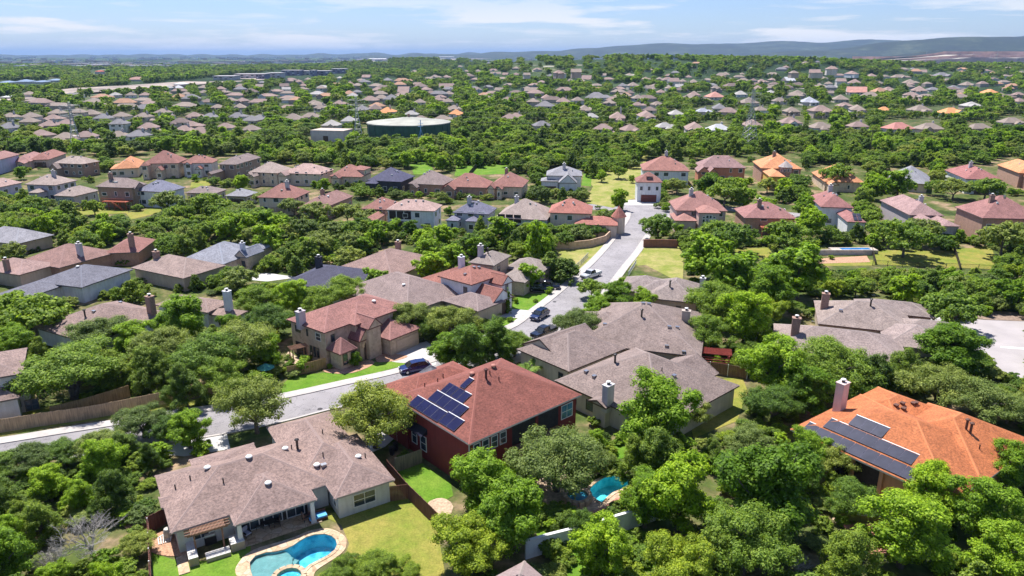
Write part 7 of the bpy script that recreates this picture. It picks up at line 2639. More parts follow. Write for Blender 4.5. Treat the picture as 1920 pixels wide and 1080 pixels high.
def umbrella(px, py, col, label, r=1.6):
    p = un(px, py, 2.2)
    root = empty('parasol', (p.x, p.y, 0), 0, label, 'parasol')
    mb = MB(); mb.tube([(0, 0, 0), (0, 0, 2.6)], [.04, .03], M_METAL, 6); mb.build('pole', root)
    mb = MB(); mb.tube([(0, 0, 2.1), (0, 0, 2.12), (0, 0, 2.75)], [r, r * .99, .05], m_plain('canvas_%02d' % int(col[1] * 100), col, .8), 8, False); mb.build('canopy', root)


umbrella(498, 688, (0.06, 0.26, 0.20), 'sea green parasol half hidden left of the tan stone house', 1.3)
umbrella(1280, 612, (0.30, 0.62, 0.66), 'pale turquoise parasol among the trees right of the tall chimney', 1.3)
# patio of the orange house
chair(1621, 938, (0.45, 0.34, 0.26), 'tan patio chair on the terrace of the orange roofed house', .5)
p = un(1606, 946, 0)
mb = MB(); mb.tube([(0, 0, 0), (0, 0, .45)], [.75, .8], M_TANSOIL, 14); mb.tube([(0, 0, .455), (0, 0, .47)], [.5, .5], M_DARKM, 12)
tag(mb.build('fire_pit', None, (p.x, p.y, .1)), 'round pale stone fire pit before the orange roofed house', 'fire pit')

# ------------------------------------------------------------------ vehicles
M_TYRE = m_plain('black_tyre', (0.015, 0.015, 0.015), .9); M_RIM = m_plain('silver_rim', (0.5, 0.5, 0.52), .25, .9, .05)
M_CGLASS = m_glass('car_glass', (0.02, 0.025, 0.025)); M_LAMP = m_plain('clear_headlight', (0.75, 0.78, 0.8), .1, 0, .02); M_TAIL = m_plain('red_tail_light', (0.35, 0.01, 0.01), .2, 0, .02)
M_PLATE = m_plain('number_plate', (0.7, 0.7, 0.7), .5, 0, .05)


def paint(name, c):
    m, t, b = nt(name)
    b.inputs['Base Color'].default_value = (*c, 1); b.inputs['Roughness'].default_value = 0.25
    b.inputs['Metallic'].default_value = 0.3; b.inputs['Coat Weight'].default_value = 1.0; b.inputs['Coat Roughness'].default_value = 0.04
    return m


def loft(mb, secs, mat, caps=True):
    """secs: list of (x, [(y, z)...]) sections with equal point counts"""
    n = len(secs[0][1]); b = len(mb.v); mi = mb.mi(mat)
    for x, ps in secs:
        for y, z in ps: mb.v.append((x, y, z))
    for i in range(len(secs) - 1):
        for k in range(n):
            mb.f.append((b + i * n + k, b + i * n + (k + 1) % n, b + (i + 1) * n + (k + 1) % n, b + (i + 1) * n + k)); mb.m.append(mi)
    if caps:
        mb.f.append(tuple(b + k for k in reversed(range(n)))); mb.m.append(mi)
        mb.f.append(tuple(b + (len(secs) - 1) * n + k for k in range(n))); mb.m.append(mi)


def vehicle(px, py, rz, col, label, kind='suv', bed=None, z=0.015):
    """front of the vehicle points along its local -x"""
    p = un(px, py, 0.5)
    cat = 'pickup truck' if kind == 'pickup' else 'car'
    root = empty('parked_car' if kind == 'suv' else 'pickup_truck', (p.x, p.y, z), rz, label, cat)
    L, Wd = (4.75, 0.93) if kind == 'suv' else (5.6, 0.98)
    m = paint('car_paint_%s' % label.split()[0], col)

    def ring(hw, z0, z1, ins=0.08):
        return [(-hw, z0 + .12), (-hw + .05, z0), (hw - .05, z0), (hw, z0 + .12), (hw + .01, (z0 + z1) / 2), (hw - ins, z1 - .03), (hw - ins - .12, z1), (-hw + ins + .12, z1), (-hw + ins, z1 - .03), (-hw - .01, (z0 + z1) / 2)]
    mb = MB()
    if kind == 'suv':
        S_b = [(-L / 2, .72, .38, .72), (-L / 2 + .08, .84, .3, .84), (-L / 2 + .5, Wd, .26, .95), (-L / 2 + 1.25, Wd, .26, 1.04), (0, Wd, .26, 1.08), (L / 2 - .6, Wd, .26, 1.08), (L / 2 - .12, Wd - .05, .3, 1.04), (L / 2, .8, .4, .95)]
    else:
        S_b = [(-L / 2, .78, .45, .92), (-L / 2 + .1, .92, .38, 1.05), (-L / 2 + 1.4, Wd, .36, 1.12), (.45, Wd, .36, 1.12), (.5, Wd, .36, 1.10), (L / 2 - .1, Wd, .38, 1.08), (L / 2, Wd - .04, .42, 1.05)]
    loft(mb, [(x, ring(hw, a, b)) for x, hw, a, b in S_b], m)
    mb.build('body', root, smooth=False)
    mb = MB()
    if kind == 'suv':
        cab = [(-1.35, .70, 1.02, 1.06), (-.62, .66, 1.02, 1.58), (.3, .66, 1.02, 1.66), (1.5, .64, 1.02, 1.60), (2.12, .62, 1.0, 1.08)]
    else:
        cab = [(-1.35, .74, 1.08, 1.12), (-.75, .70, 1.08, 1.72), (.2, .70, 1.08, 1.80), (.62, .70, 1.08, 1.74), (.78, .72, 1.08, 1.12)]
    loft(mb, [(x, [(-hw - .13, z0), (hw + .13, z0), (hw, z1), (-hw, z1)]) for x, hw, z0, z1 in cab], M_CGLASS)
    mb.build('windows', root)
    mb = MB()
    c0, c1 = cab[1], cab[3]
    loft(mb, [(c0[0] - .04, [(-c0[1], c0[3] - .02), (c0[1], c0[3] - .02), (c0[1] - .1, c0[3] + .03), (-c0[1] + .1, c0[3] + .03)]), (cab[2][0], [(-cab[2][1] - .01, cab[2][3] - .02), (cab[2][1] + .01, cab[2][3] - .02), (cab[2][1] - .1, cab[2][3] + .04), (-cab[2][1] + .1, cab[2][3] + .04)]),
              (c1[0] + .06, [(-c1[1], c1[3] - .02), (c1[1], c1[3] - .02), (c1[1] - .1, c1[3] + .03), (-c1[1] + .1, c1[3] + .03)])], m)
    mb.build('roof', root)
    for s in (-1, 1):
        mb = MB()
        for (xa, za, xb, zb) in ((cab[0][0], 1.04, cab[1][0], cab[1][3]), (cab[2][0], 1.04, cab[2][0] + .02, cab[2][3]), (cab[3][0], cab[3][3], cab[4][0], 1.06)):
            ya = s * (.72 + .12); yb = s * .67
            mb.tube([(xa, ya, za), (xb, yb, zb)], [.045, .045], m, 4)
        mb.build('pillar', root)
        mb = MB(); mb.box((-L / 2 + .02, s * .62 - .2, .66), (-L / 2 + .14, s * .62 + .2, .84), M_LAMP); mb.build('headlight', root)
        mb = MB(); mb.box((L / 2 - .1, s * .72 - .14, .72), (L / 2 + .02, s * .72 + .14, 1.0), M_TAIL); mb.build('tail_light', root)
        mb = MB(); mb.box((-1.1, s * (Wd + .02), 1.02), (-.9, s * (Wd + .2), 1.18), m); mb.build('mirror', root)
        for x in (-L / 2 + .95, L / 2 - 1.0):
            w = mesh = MB(); w.tube([(0, -.12, 0), (0, .12, 0)], [.36, .36], M_TYRE, 18)
            wo = w.build('wheel', root, (x, s * (Wd - .1), .36))
            w = MB(); w.tube([(0, s * .10, 0), (0, s * .135, 0)], [.22, .2], M_RIM, 12); w.build('rim', wo)
    mb = MB(); mb.box((-L / 2 - .02, -.4, .45), (-L / 2 + .06, .4, .68), M_DARKM); mb.build('grille', root)
    mb = MB(); mb.box((-L / 2 - .03, -.2, .34), (-L / 2 + .03, .2, .45), M_PLATE); mb.build('number_plate', root)
    if kind == 'pickup':
        mb = MB(); mb.box((.95, -Wd + .14, 1.085), (L / 2 - .14, Wd - .14, 1.13), M_DARKM if bed is None else bed); mb.build('cargo_bed', root)
    prot_box(px - 14, py - 7, px + 14, py + 7)
    return root


vehicle(778, 690, math.radians(24), (0.010, 0.022, 0.11), 'dark blue parked suv beside the drive of the tan stone house')
vehicle(1012, 591, math.radians(58), (0.008, 0.02, 0.08), 'deep blue suv driving down the climbing road')
vehicle(1020, 624, math.radians(48), (0.012, 0.012, 0.014), 'black pickup truck parked under the road side oak', 'pickup')
vehicle(1108, 516, math.radians(46), (0.62, 0.62, 0.62), 'white pickup truck parked half way up the road', 'pickup', M_PLATE)
vehicle(1025, 537, math.radians(172), (0.012, 0.014, 0.03), 'shiny dark pickup truck in the drive below the tall tree', 'pickup')
vehicle(1010, 541, math.radians(172), (0.012, 0.012, 0.012), 'plain black car behind the dark pickup in the drive', 'suv')


# ------------------------------------------------------------------ shrubs, palms, cypress, dead trees
def shrub(px, py, w, kind, label, hs=.6):
    p = un(px, py, .5)
    dep = proj(p.x, p.y, .5)[2]
    W = w * dep / FOC
    s = W / 6.6
    root = empty('shrub', (p.x, p.y, -0.9 * s), RT2.uniform(0, 6.28), label, 'shrub', scale=(s, s, s * hs * 1.6))
    mesh_obj('foliage', TREES[(kind, 0 if dep < 135 else 1)][RT2.randrange(3)][0], root)
    FOOT.append((p.x, p.y, W * .4))


RT2 = random.Random(9)
for px, py, w, k, l in ((665, 680, 34, 'elm', 'round green shrub before the front window of the tan house'), (706, 655, 18, 'elm', 'small green shrub right of the arched entry'),
                        (618, 686, 14, 'elm', 'little shrub at the end of the golden fence'), (575, 675, 26, 'yellow', 'yellow green shrub in the side yard of the tan house'),
                        (598, 668, 22, 'cedar', 'dark shrub against the side wall of the tan house'), (1004, 562, 10, 'oak', 'round clipped shrub on the green front lawn'),
                        (1030, 547, 16, 'elm', 'bright shrub at the corner of the truck drive'), (968, 564, 12, 'elm', 'small shrub beside the white house path'),
                        (957, 598, 14, 'oak', 'dark round shrub by the cypress'), (930, 588, 20, 'oak', 'dark shrub left of the cypress'), (1165, 535, 26, 'elm', 'green hedge before the first right hand garage'),
                        (1205, 528, 22, 'elm', 'green hedge beside the white railing'), (1370, 663, 34, 'elm', 'green garden shrub beside the dark brown fence'), (1398, 640, 22, 'yellow', 'yellow green shrub along the dark brown fence'),
                        (1345, 680, 24, 'elm', 'leafy shrub right of the red pergola'), (1850, 588, 26, 'elm', 'bright shrub in the cul-de-sac planting bed'), (1820, 592, 20, 'cedar', 'dark shrub in the cul-de-sac planting bed'),
                        (1636, 955, 22, 'yellow', 'yellow shrub on the terrace of the orange house'), (310, 900, 0, 'elm', '')):
    if w: shrub(px, py, w, k, l)


def cypress(px, pyb, pyt, label):
    p = un(px, pyb, 0)
    H_ = 1.0
    while proj(p.x, p.y, H_)[1] > pyt: H_ += .1
    rg = np.random.default_rng(5)
    lob = [(rg.uniform(-.1, .1), rg.uniform(-.1, .1), .6 + H_ * k / 9 * .9, .5 * (1 - k / 11), .5 * (1 - k / 11), .8) for k in range(9)]
    root = empty('cypress_tree', (p.x, p.y, 0), 0, label, 'tree')
    mesh_obj('crown', leaf_mesh('crown', rg, lob, 2600, .13, LEAF['dark'], 6, .15), root)
    mb = MB(); mb.tube([(0, 0, -.2), (0, 0, H_ * .5)], [.1, .05], M_BARK, 5); mb.build('trunk', root)


cypress(953, 588, 545, 'narrow dark cypress spire beside the white house drive')


def palm(px, py, label, r=1.9):
    p = un(px, py, 1.4)
    root = empty('fan_palm', (p.x, p.y, 0), 0, label, 'palm')
    mb = MB(); mb.tube([(0, 0, 0), (0, 0, 1.3)], [.22, .2], M_BARK, 8); mb.build('trunk', root)
    rg = random.Random(int(px))
    for k in range(16):
        a = 2.4 * k; el = rg.uniform(.1, 1.2)
        mb = MB()
        L2 = r * rg.uniform(.8, 1.1)
        for j in range(9):
            b = (j - 4) * .16
            c1 = Vector((math.cos(a + b) * math.cos(el), math.sin(a + b) * math.cos(el), math.sin(el)))
            sd2 = Vector((-math.sin(a + b), math.cos(a + b), 0)) * .05
            base_ = Vector((math.cos(a), math.sin(a), 0)) * .5 * math.cos(el) + Vector((0, 0, 1.3 + .4 * math.sin(el)))
            tip = base_ + c1 * L2 - Vector((0, 0, .35))
            md = base_ + c1 * L2 * .6
            mb.poly([base_, md - sd2, tip, md + sd2], LEAF['palm'])
        mb.build('frond', root)
    FOOT.append((p.x, p.y, 2.2))


palm(985, 700, 'pale green fan palm between the red house and the mottled roof')
palm(1003, 690, 'smaller fan palm behind the first, beside the beige garage', 1.5)


def dead_tree(px, py, w, label, seed):
    p = un(px, py, 2.0); dep = proj(p.x, p.y, 2.0)[2]
    R = w * dep / FOC / 2
    rg = np.random.default_rng(seed)
    root = empty('dead_tree', (p.x, p.y, 0), 0, label, 'tree')
    mb = MB()

    def grow(a, d, L, r, lv):
        b = a + d * L
        m_ = a.lerp(b, .5) + Vector(rg.normal(size=3)) * L * .08
        mb.tube([a, m_, b], [r, r * .8, r * .55], M_DEAD, 5 if lv < 2 else 3, lv == 0)
        if lv >= 6: return
        for _ in range(3 if lv else 9):
            nd = (d + Vector(rg.normal(size=3)) * (.55 if lv else .9)); nd.z = abs(nd.z) * .8 + .1; nd.normalize()
            grow(a.lerp(b, rg.uniform(.5, 1)), nd, L * rg.uniform(.7, .95) if lv < 2 else L * rg.uniform(.5, .75), r * .6, lv + 1)
    grow(Vector((0, 0, -.2)), Vector((0, 0, 1)), R * .42, .11, 0)
    mb.build('bare_branches', root)
    FOOT.append((p.x, p.y, R * .3))
    prot_box(px - w * .22, py - w * .16, px + w * .22, py + w * .02)


dead_tree(168, 1020, 190, 'bare grey leafless tree in the lower left thicket', 1)
dead_tree(105, 1036, 110, 'smaller bare grey tree left of the big leafless one', 2)
dead_tree(1500, 1040, 80, 'bare grey branches between the big trees at the bottom', 3)

# curved driveway slab details: house trash bins
for k, (px, py) in enumerate(((735, 846), (742, 838))):
    p = un(px, py, .5)
    root = empty('wheeled_bin', (p.x, p.y, 0), .4, 'dark wheeled bin beside the gate, the %s one' % ('nearer' if k == 0 else 'farther'), 'bin')
    mb = MB(); mb.tube([(0, 0, 0), (0, 0, 1.0)], [.27, .34], M_DARKM, 4); mb.build('body', root)
    mb = MB(); mb.box((-.3, -.3, 1.0), (.3, .34, 1.07), M_DARKM); mb.build('lid', root)
# red tiled path steps at the lower right
pt = W2([(1578, 1000), (1620, 1000), (1640, 1040), (1590, 1050)])
root = empty('tiled_steps', (pt[0][0], pt[0][1], 0), 0.1, 'red tiled roof slope between trees below the olive retaining wall', 'tiled roof')
for k in range(9):
    mb = MB(); mb.box((0, -.42 * k - .40, .9 - .10 * k), (4.6, -.42 * k, 1.0 - .10 * k), m_tile((0.40, 0.17, 0.12))); mb.build('tile_row', root)
prot_box(1578, 985, 1612, 1035)

# ------------------------------------------------------------------ haze
hz = bpy.data.materials.new('thin_blue_haze'); hz.use_nodes = True
t = hz.node_tree; t.nodes.clear()
o_ = t.nodes.new('ShaderNodeOutputMaterial'); v_ = t.nodes.new('ShaderNodeVolumePrincipled')
v_.inputs['Color'].default_value = (0.42, 0.63, 0.97, 1); v_.inputs['Density'].default_value = 0.000042
v_.inputs['Anisotropy'].default_value = 0.0
t.links.new(v_.outputs[0], o_.inputs['Volume'])
mb = MB(); mb.box((-44000, -3500, -4.0), (44000, 59000, 335.0), hz)
o = mb.build('haze'); o['kind'] = 'stuff'; o['label'] = 'thin blue haze in the air over the far plain'; o['category'] = 'haze'
# ------------------------------------------------------------------ trees one can pick out in the photograph: (crown centre x, y, width in photo pixels, kind, height factor)
NAMED = """55,855,90,olive,.7 15,868,80,oak,.7 120,846,80,oak,.7 185,835,90,olive,.75 235,838,80,cedar,.7 90,905,90,elm,.8 475,752,128,olive,1.1 352,805,92,elm,0.85 265,785,95,olive,0.8 310,800,70,oak,0.8 128,690,190,oak,0.8 60,590,120,oak,1 20,575,90,oak,1 30,640,80,elm,.8
700,768,150,olive,1.15 872,648,118,dark,0.9 925,640,100,dark,0.95 840,660,80,elm,0.8 965,640,66,oak,0.9 1228,772,165,elm,1 1298,768,70,olive,0.9
905,905,155,elm,0.95 1045,855,165,olive,1 978,885,80,olive,.9 962,965,165,elm,1.05 875,1010,150,yellow,0.85 1195,858,85,cedar,1 1235,850,130,cedar,1 1212,938,112,elm,1 1275,930,165,elm,1
1130,1030,125,elm,0.95 1450,925,225,elm,1 1400,1010,170,oak,1.1 1404,828,92,olive,.9 1335,850,62,cedar,.9 1455,690,140,elm,.9 1560,680,150,oak,.9 1640,700,110,cedar,.9 1452,752,105,oak,.85 1520,735,110,elm,.9 1600,720,90,oak,.8
1270,1050,150,yellow,.9 1340,1045,130,cedar,.9 1590,1050,150,cedar,.9 1700,1000,190,elm,.85 1745,930,130,elm,.9 1850,965,150,elm,.95 1890,880,100,elm,1 1880,1045,140,elm,.9 1565,858,95,olive,.9 1510,845,90,elm,.9
1785,655,150,elm,.8 1790,575,105,oak,1 1840,745,130,olive,.8 1765,720,130,olive,.85 1690,690,90,cedar,.9 1895,760,90,olive,.8 1730,960,80,elm,.7
1320,482,105,elm,1 1235,420,66,oak,1 1008,462,66,elm,1.4 1084,606,88,olive,1 1110,538,50,oak,.85 1155,562,80,elm,.8 1205,565,60,elm,.8 1120,580,70,elm,.8 850,598,92,olive,1 765,590,88,olive,1 800,610,60,oak,.9
640,1070,80,yellow,.6 700,1060,95,yellow,.6 760,1065,70,yellow,.55 1030,500,66,cedar,.8 1060,505,70,cedar,.7 990,520,60,elm,.8 450,520,66,olive,.9 340,600,120,elm,1 395,660,130,oak,1 300,650,110,olive,1 450,640,130,olive,1 500,600,90,oak,1 215,690,90,cedar,.9
280,690,110,cedar,.9 345,720,95,cedar,1 420,700,100,oak,.9 500,665,80,elm,.9 190,620,110,olive,.9 250,640,90,elm,.8 1130,690,0,elm,1 1340,560,110,oak,1 1400,600,120,elm,1 1380,520,110,elm,1 1450,540,110,elm,1 1500,510,120,elm,1 1330,620,90,oak,1
1395,655,60,yellow,.7 1700,545,70,elm,.9 1375,440,80,oak,1 1345,430,60,oak,.9 1480,440,90,oak,1 1520,420,70,elm,1 1700,440,90,oak,1.1 1730,430,70,olive,1 1660,430,60,oak,1 1885,440,90,olive,1.1 1360,355,70,oak,1.1 1330,350,60,elm,.9 1395,370,46,elm,.9 1430,385,50,elm,.7
1570,325,60,oak,1.1 1685,345,70,elm,.9 1640,350,60,elm,.9 1850,350,70,oak,.9 1790,350,60,olive,.9 1160,375,38,elm,1 1160,320,30,oak,1 1128,330,26,elm,.8 1185,335,20,elm,.7 1270,345,40,olive,.9
395,378,66,oak,.9 310,375,60,olive,.9 175,385,40,yellow,.9 125,395,50,cedar,.9 60,380,50,oak,.9 550,385,50,olive,.9 590,395,60,olive,.9 650,395,55,olive,.9 690,405,50,olive,.8 500,370,50,olive,.9 900,425,34,cedar,1.2 940,430,60,elm,.8 770,430,40,elm,.8 740,428,40,elm,.8
1030,430,34,oak,.9 1060,430,36,oak,.9 1090,430,40,oak,.9 1120,430,36,oak,.8 985,430,40,yellow,1 830,440,50,elm,.9 920,410,30,elm,.8 1510,385,50,elm,.9 1440,345,40,olive,.9 1490,340,50,oak,.9
810,500,80,elm,.9 850,480,60,elm,.9 800,470,60,elm,.9 640,500,0,elm,1 650,540,80,oak,.9 600,560,80,oak,.9 550,560,80,elm,.9 700,530,60,elm,.9 480,560,80,oak,.9 520,600,70,olive,.9 655,480,60,olive,.9 580,470,60,cedar,.9 500,450,70,elm,.9 430,430,60,elm,.9"""
SUN_KEEP = []
n_named = 0
for tok in NAMED.split():
    a = tok.split(',')
    x, y, w = float(a[0]), float(a[1]), float(a[2])
    if w < 5: continue
    tree_px(x, y, w, a[3], float(a[4]))
    n_named += 1

# ------------------------------------------------------------------ woods, yards and gardens: more trees wherever the land is not built on
fx = np.array([f[0] for f in FOOT]); fy = np.array([f[1] for f in FOOT]); fr = np.array([f[2] for f in FOOT])
RT = random.Random(5)
street = [W2([(q[0], q[1])])[0] for q in UP + LO]
sx_ = np.array([p[0] for p in upw + low]); sy_ = np.array([p[1] for p in upw + low])
allf = [list(fx), list(fy), list(fr)]


def crown_free(px, py, rw, rh, lim):
    x0, x1 = int((px - rw) / 4), int((px + rw) / 4) + 1
    y0, y1 = int((py - rh) / 4), int((py + rh) / 4) + 1
    x0c, x1c, y0c, y1c = max(0, x0), min(GW, x1), max(0, y0), min(GH, y1)
    if x0c >= x1c or y0c >= y1c:
        return True
    sub = PROT[y0c:y1c, x0c:x1c]
    yy, xx = np.mgrid[y0c:y1c, x0c:x1c]
    e = (((xx + .5) * 4 - px) / max(rw, 2)) ** 2 + (((yy + .5) * 4 - py) / max(rh, 2)) ** 2 <= 1
    n = e.sum()
    if n == 0:
        return not sub.any()
    return (sub[e] > 0).sum() <= lim * n


def pick_kind(px, py, d, rng):
    q = rng.random()
    nz = 0.5 + 0.5 * math.sin(px * 0.013 + py * 0.031) * math.cos(px * 0.007 - py * 0.02)
    if 232 < py < 285:
        return 'cedar' if q < 0.45 else ('oak' if q < 0.7 else ('olive' if q < .82 else 'elm'))
    if px < 620 and py > 640:
        return 'cedar' if q < 0.35 + .2 * nz else ('elm' if q < .72 else ('olive' if q < .9 else 'yellow'))
    if nz > 0.6:
        return 'elm' if q < 0.32 else ('oak' if q < .6 else ('cedar' if q < .82 else ('olive' if q < .94 else 'yellow')))
    return 'oak' if q < 0.38 else ('olive' if q < .58 else ('cedar' if q < .84 else ('elm' if q < .96 else 'yellow')))


extra = []
FARTREES = []
GRIDF = {}
for i in range(len(fx)):
    GRIDF.setdefault((int(fx[i] // 20), int(fy[i] // 20)), []).append(i)
PLACED = {}


def near_foot(x, y, r):
    gx_, gy_ = int(x // 20), int(y // 20)
    for a in (-1, 0, 1):
        for b in (-1, 0, 1):
            for i in GRIDF.get((gx_ + a, gy_ + b), ()):
                if (fx[i] - x) ** 2 + (fy[i] - y) ** 2 < (fr[i] + r) ** 2:
                    return True
            for (qx, qy, qr) in PLACED.get((gx_ + a, gy_ + b), ()):
                if (qx - x) ** 2 + (qy - y) ** 2 < (0.55 * (qr + r)) ** 2:
                    return True
    return False


y = 36.0
while y < 3300:
    step = 3.5 if y < 150 else 4.1 if y < 330 else (5.8 if y < 700 else (7.4 if y < 1300 else (11 if y < 2000 else 17)))
    half = (y + 60) * 0.76 + 12
    x = -half
    while x < half:
        X, Y = x + RT.uniform(-.5, .5) * step, y + RT.uniform(-.5, .5) * step
        x += step * RT.uniform(.8, 1.25)
        z0 = terr(X, Y) if Y > 560 else 0.0
        if Y < 180:
            W = RT.choice([3.2, 4.2, 5.2, 6.4])
        elif Y < 700:
            W = RT.uniform(4.2, 7.8) if Y < 330 else RT.choice([4.5, 6, 7, 8.5, 10.5])
        else:
            W = RT.choice([6.5, 8, 9.5, 11, 13.5]) * (1 if Y < 1300 else 1.25)
        hs = RT.uniform(.78, 1.05)
        Hc = 3.4 * (W / 6.6) ** .75 * hs
        px, py, dep = proj(X, Y, z0 + Hc)
        if px < -80 or px > 2000 or py > 1180 or py < 95:
            continue
        rw = 0.5 * W * FOC / dep; rh = rw * 0.8
        lim = 0.04 if Y < 185 else (0.14 if Y < 700 else (0.30 if Y < 1250 else 0.25))
        if not crown_free(px, py, rw, rh, lim):
            if W > 5 and Y < 700:
                W = 3.4; Hc = 3.4 * (W / 6.6) ** .75 * .7; hs = .7
                px, py, dep = proj(X, Y, z0 + Hc); rw = 0.5 * W * FOC / dep; rh = rw * .8
                if not crown_free(px, py, rw, rh, lim): continue
            else:
                continue
        if Y < 1200 and near_foot(X, Y, W * .42):
            continue
        if Y < 330 and np.min((sx_ - X) ** 2 + (sy_ - Y) ** 2) < (W * .3 + 3.2) ** 2:
            continue
        if Y > 900 and px < 540 and -8 < (py + 4) - (186 - px * 0.085) < 9:
            continue
        extra.append((X, Y, z0, W, hs, px, py, dep, rw))
        PLACED.setdefault((int(X // 20), int(Y // 20)), []).append((X, Y, W * .5))
    y += step * 0.9
print('trees', n_named, len(extra))
# the largest in the view become things of their own; the rest are the far woods
extra.sort(key=lambda t: -t[8] if t[6] < 1100 else 0)
N_THINGS = 290 - n_named
own, rest = extra[:N_THINGS], extra[N_THINGS:]
for (X, Y, z0, W, hs, px, py, dep, rw) in own:
    tree(X, Y, W, pick_kind(px, py, dep, RT), RT, hs, z0)

HLAND = [('the red house', 930, 760), ('the patio house', 500, 900), ('the tan stone house', 660, 620), ('the mottled grey brown roof', 1180, 700), ('the orange roofed house', 1690, 810),
         ('the kidney pool', 560, 1030), ('the turquoise pool', 1110, 920), ('the climbing road', 1110, 500), ('the white red roofed house', 880, 520), ('the twin hip roofs', 1600, 610),
         ('the brick chimney house', 200, 600), ('the long blue grey roof', 130, 520), ('the pale cul-de-sac', 1850, 640), ('the long board fence', 120, 780), ('the white garden wall', 1110, 1000),
         ('the dark slate roof', 610, 510), ('the lone brown hip roof', 730, 480), ('the modern white house', 1057, 330), ('the arched window house', 1310, 390), ('the red stairs', 215, 380), ('the white screened house', 780, 400), ('the brown patio roof on stilts', 1435, 400), ('the sunburnt yard', 1740, 480), ('the vacant lot', 1150, 350)]
KW = {'oak': 'dark round live oak', 'olive': 'grey green oak', 'cedar': 'dark feathery juniper', 'elm': 'bright green tree', 'dark': 'dense green laurel', 'yellow': 'yellow green tree'}
tl = []
for t in TREE_LIST:
    sz = 'big' if t['W'] > 8.5 else ('small' if t['W'] < 5 else '')
    if t['px'] < -30 or t['px'] > 1950 or t['py'] > 1110:
        pass
    w = ('%s %s %s' % (sz, KW[t['kind']], place_words(t['px'], t['py'], HLAND))).strip()
    w = w.replace(' nearer and', '').replace('the mottled grey brown roof', 'the mottled roof').replace('the brown patio roof on stilts', 'the stilted deck house')
    t['o']['category'] = 'tree'
    t['o']['group'] = 'trees among the near houses' if t['y'] < 200 else 'trees among the rows of houses'
    tl.append((t['o'], w, t['px'], t['py']))
ordinals(tl)

# ------------------------------------------------------------------ the rest of the woods as one mass, three levels of detail
kinds = ['oak', 'olive', 'cedar', 'elm', 'yellow']
src = bpy.data.collections.new('tree_sources')       # not linked to the scene: only the shapes are used
idx = {}
order = []
for lod in (1, 2):
    for kd in kinds:
        for v, (cr, tm) in enumerate(TREES[(kd, lod)]):
            name = 'src_%03d' % len(order)
            o = bpy.data.objects.new(name, cr)
            src.objects.link(o)
            idx[(kd, lod, v)] = len(order)
            order.append(o)


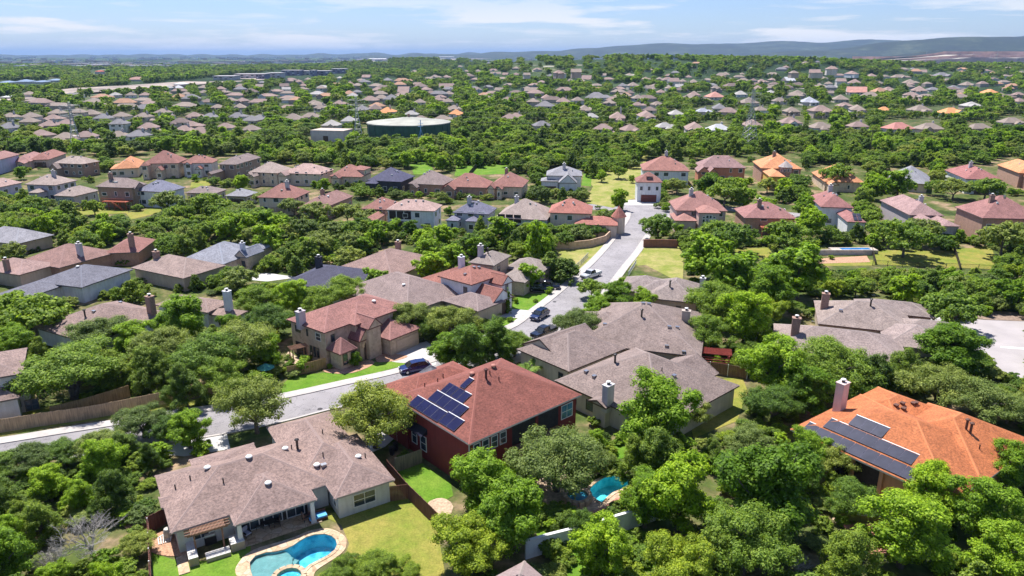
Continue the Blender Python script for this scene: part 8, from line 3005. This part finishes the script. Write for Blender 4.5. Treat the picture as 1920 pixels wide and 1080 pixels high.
def scatter(name, label, cat, pts):
    me = bpy.data.meshes.new(name)
    me.from_pydata([(p[0], p[1], p[2]) for p in pts], [], [])
    for an, ty, vals in (('pick', 'INT', [p[3] for p in pts]), ('turn', 'FLOAT', [p[4] for p in pts])):
        at = me.attributes.new(an, ty, 'POINT'); at.data.foreach_set('value', vals)
    at = me.attributes.new('size', 'FLOAT_VECTOR', 'POINT')
    at.data.foreach_set('vector', [c for p in pts for c in p[5]])
    o = bpy.data.objects.new(name, me); C.objects.link(o)
    gn = bpy.data.node_groups.new('scatter_' + name, 'GeometryNodeTree')
    gn.interface.new_socket('Geometry', in_out='INPUT', socket_type='NodeSocketGeometry')
    gn.interface.new_socket('Geometry', in_out='OUTPUT', socket_type='NodeSocketGeometry')
    A = gn.nodes.new('NodeGroupInput'); B = gn.nodes.new('NodeGroupOutput')
    ci = gn.nodes.new('GeometryNodeCollectionInfo'); ci.inputs['Collection'].default_value = src
    ci.inputs['Separate Children'].default_value = True; ci.inputs['Reset Children'].default_value = True
    ip = gn.nodes.new('GeometryNodeInstanceOnPoints'); ip.inputs['Pick Instance'].default_value = True
    n1 = gn.nodes.new('GeometryNodeInputNamedAttribute'); n1.data_type = 'INT'; n1.inputs['Name'].default_value = 'pick'
    n2 = gn.nodes.new('GeometryNodeInputNamedAttribute'); n2.data_type = 'FLOAT'; n2.inputs['Name'].default_value = 'turn'
    n3 = gn.nodes.new('GeometryNodeInputNamedAttribute'); n3.data_type = 'FLOAT_VECTOR'; n3.inputs['Name'].default_value = 'size'
    cx = gn.nodes.new('ShaderNodeCombineXYZ')
    L = gn.links.new
    L(A.outputs[0], ip.inputs['Points']); L(ci.outputs[0], ip.inputs['Instance']); L(n1.outputs['Attribute'], ip.inputs['Instance Index'])
    L(n2.outputs['Attribute'], cx.inputs['Z']); L(cx.outputs[0], ip.inputs['Rotation']); L(n3.outputs['Attribute'], ip.inputs['Scale'])
    L(ip.outputs[0], B.inputs[0])
    md = o.modifiers.new('scatter', 'NODES'); md.node_group = gn
    tag(o, label, cat, None, 'stuff')
    return o


near_p, far_p = [], []
for (X, Y, z0, W, hs, px, py, dep, rw) in rest:
    kd = pick_kind(px, py, dep, RT)
    if kd == 'dark': kd = 'oak'
    lod = 1 if dep < 480 else 2
    v = RT.randrange(3 if lod == 1 else 2)
    s = W / 6.6
    (near_p if lod == 1 else far_p).append((X, Y, z0 - 0.2, idx[(kd, lod, v)], RT.uniform(0, 6.28), (s, s, s ** .75 * hs)))
# undergrowth: low shrubs filling between the crowns
y = 38.0
und = 0
while y < 420:
    step = 2.2 if y < 180 else 4.2
    half = (y + 60) * 0.76 + 8
    x = -half
    while x < half:
        X, Y = x + RT.uniform(-.5, .5) * step, y + RT.uniform(-.5, .5) * step
        x += step
        W = RT.uniform(1.8, 3.4)
        px, py, dep = proj(X, Y, 0.8)
        if px < -40 or px > 1960 or py > 1130: continue
        rw = .5 * W * FOC / dep
        if not crown_free(px, py, rw, rw * .7, 0.02): continue
        if RT.random() < 0.22: continue
        if any((fx[i] - X) ** 2 + (fy[i] - Y) ** 2 < (fr[i] * .9) ** 2 and fr[i] > 3.2 for i in GRIDF.get((int(X // 20), int(Y // 20)), ())): continue
        if np.min((sx_ - X) ** 2 + (sy_ - Y) ** 2) < (W * .4 + 2.6) ** 2: continue
        kd = RT.choice(['cedar', 'cedar', 'oak', 'olive', 'elm', 'yellow'])
        s = W / 6.6
        near_p.append((X, Y, -0.5 * s, idx[(kd, 1 if dep < 480 and False else 2, RT.randrange(2))] if dep > 150 else idx[(kd, 1, RT.randrange(3))], RT.uniform(0, 6.28), (s, s, s * RT.uniform(.55, .8))))
        und += 1
    y += step * .9
print('near mass', len(near_p), 'shrubs', und, 'far mass', len(far_p))
scatter('woodland', 'mixed green trees and shrubs growing between the nearer houses', 'woodland', near_p)
scatter('woodland', 'distant tree cover between the roofs of the far slope', 'woodland', far_p)
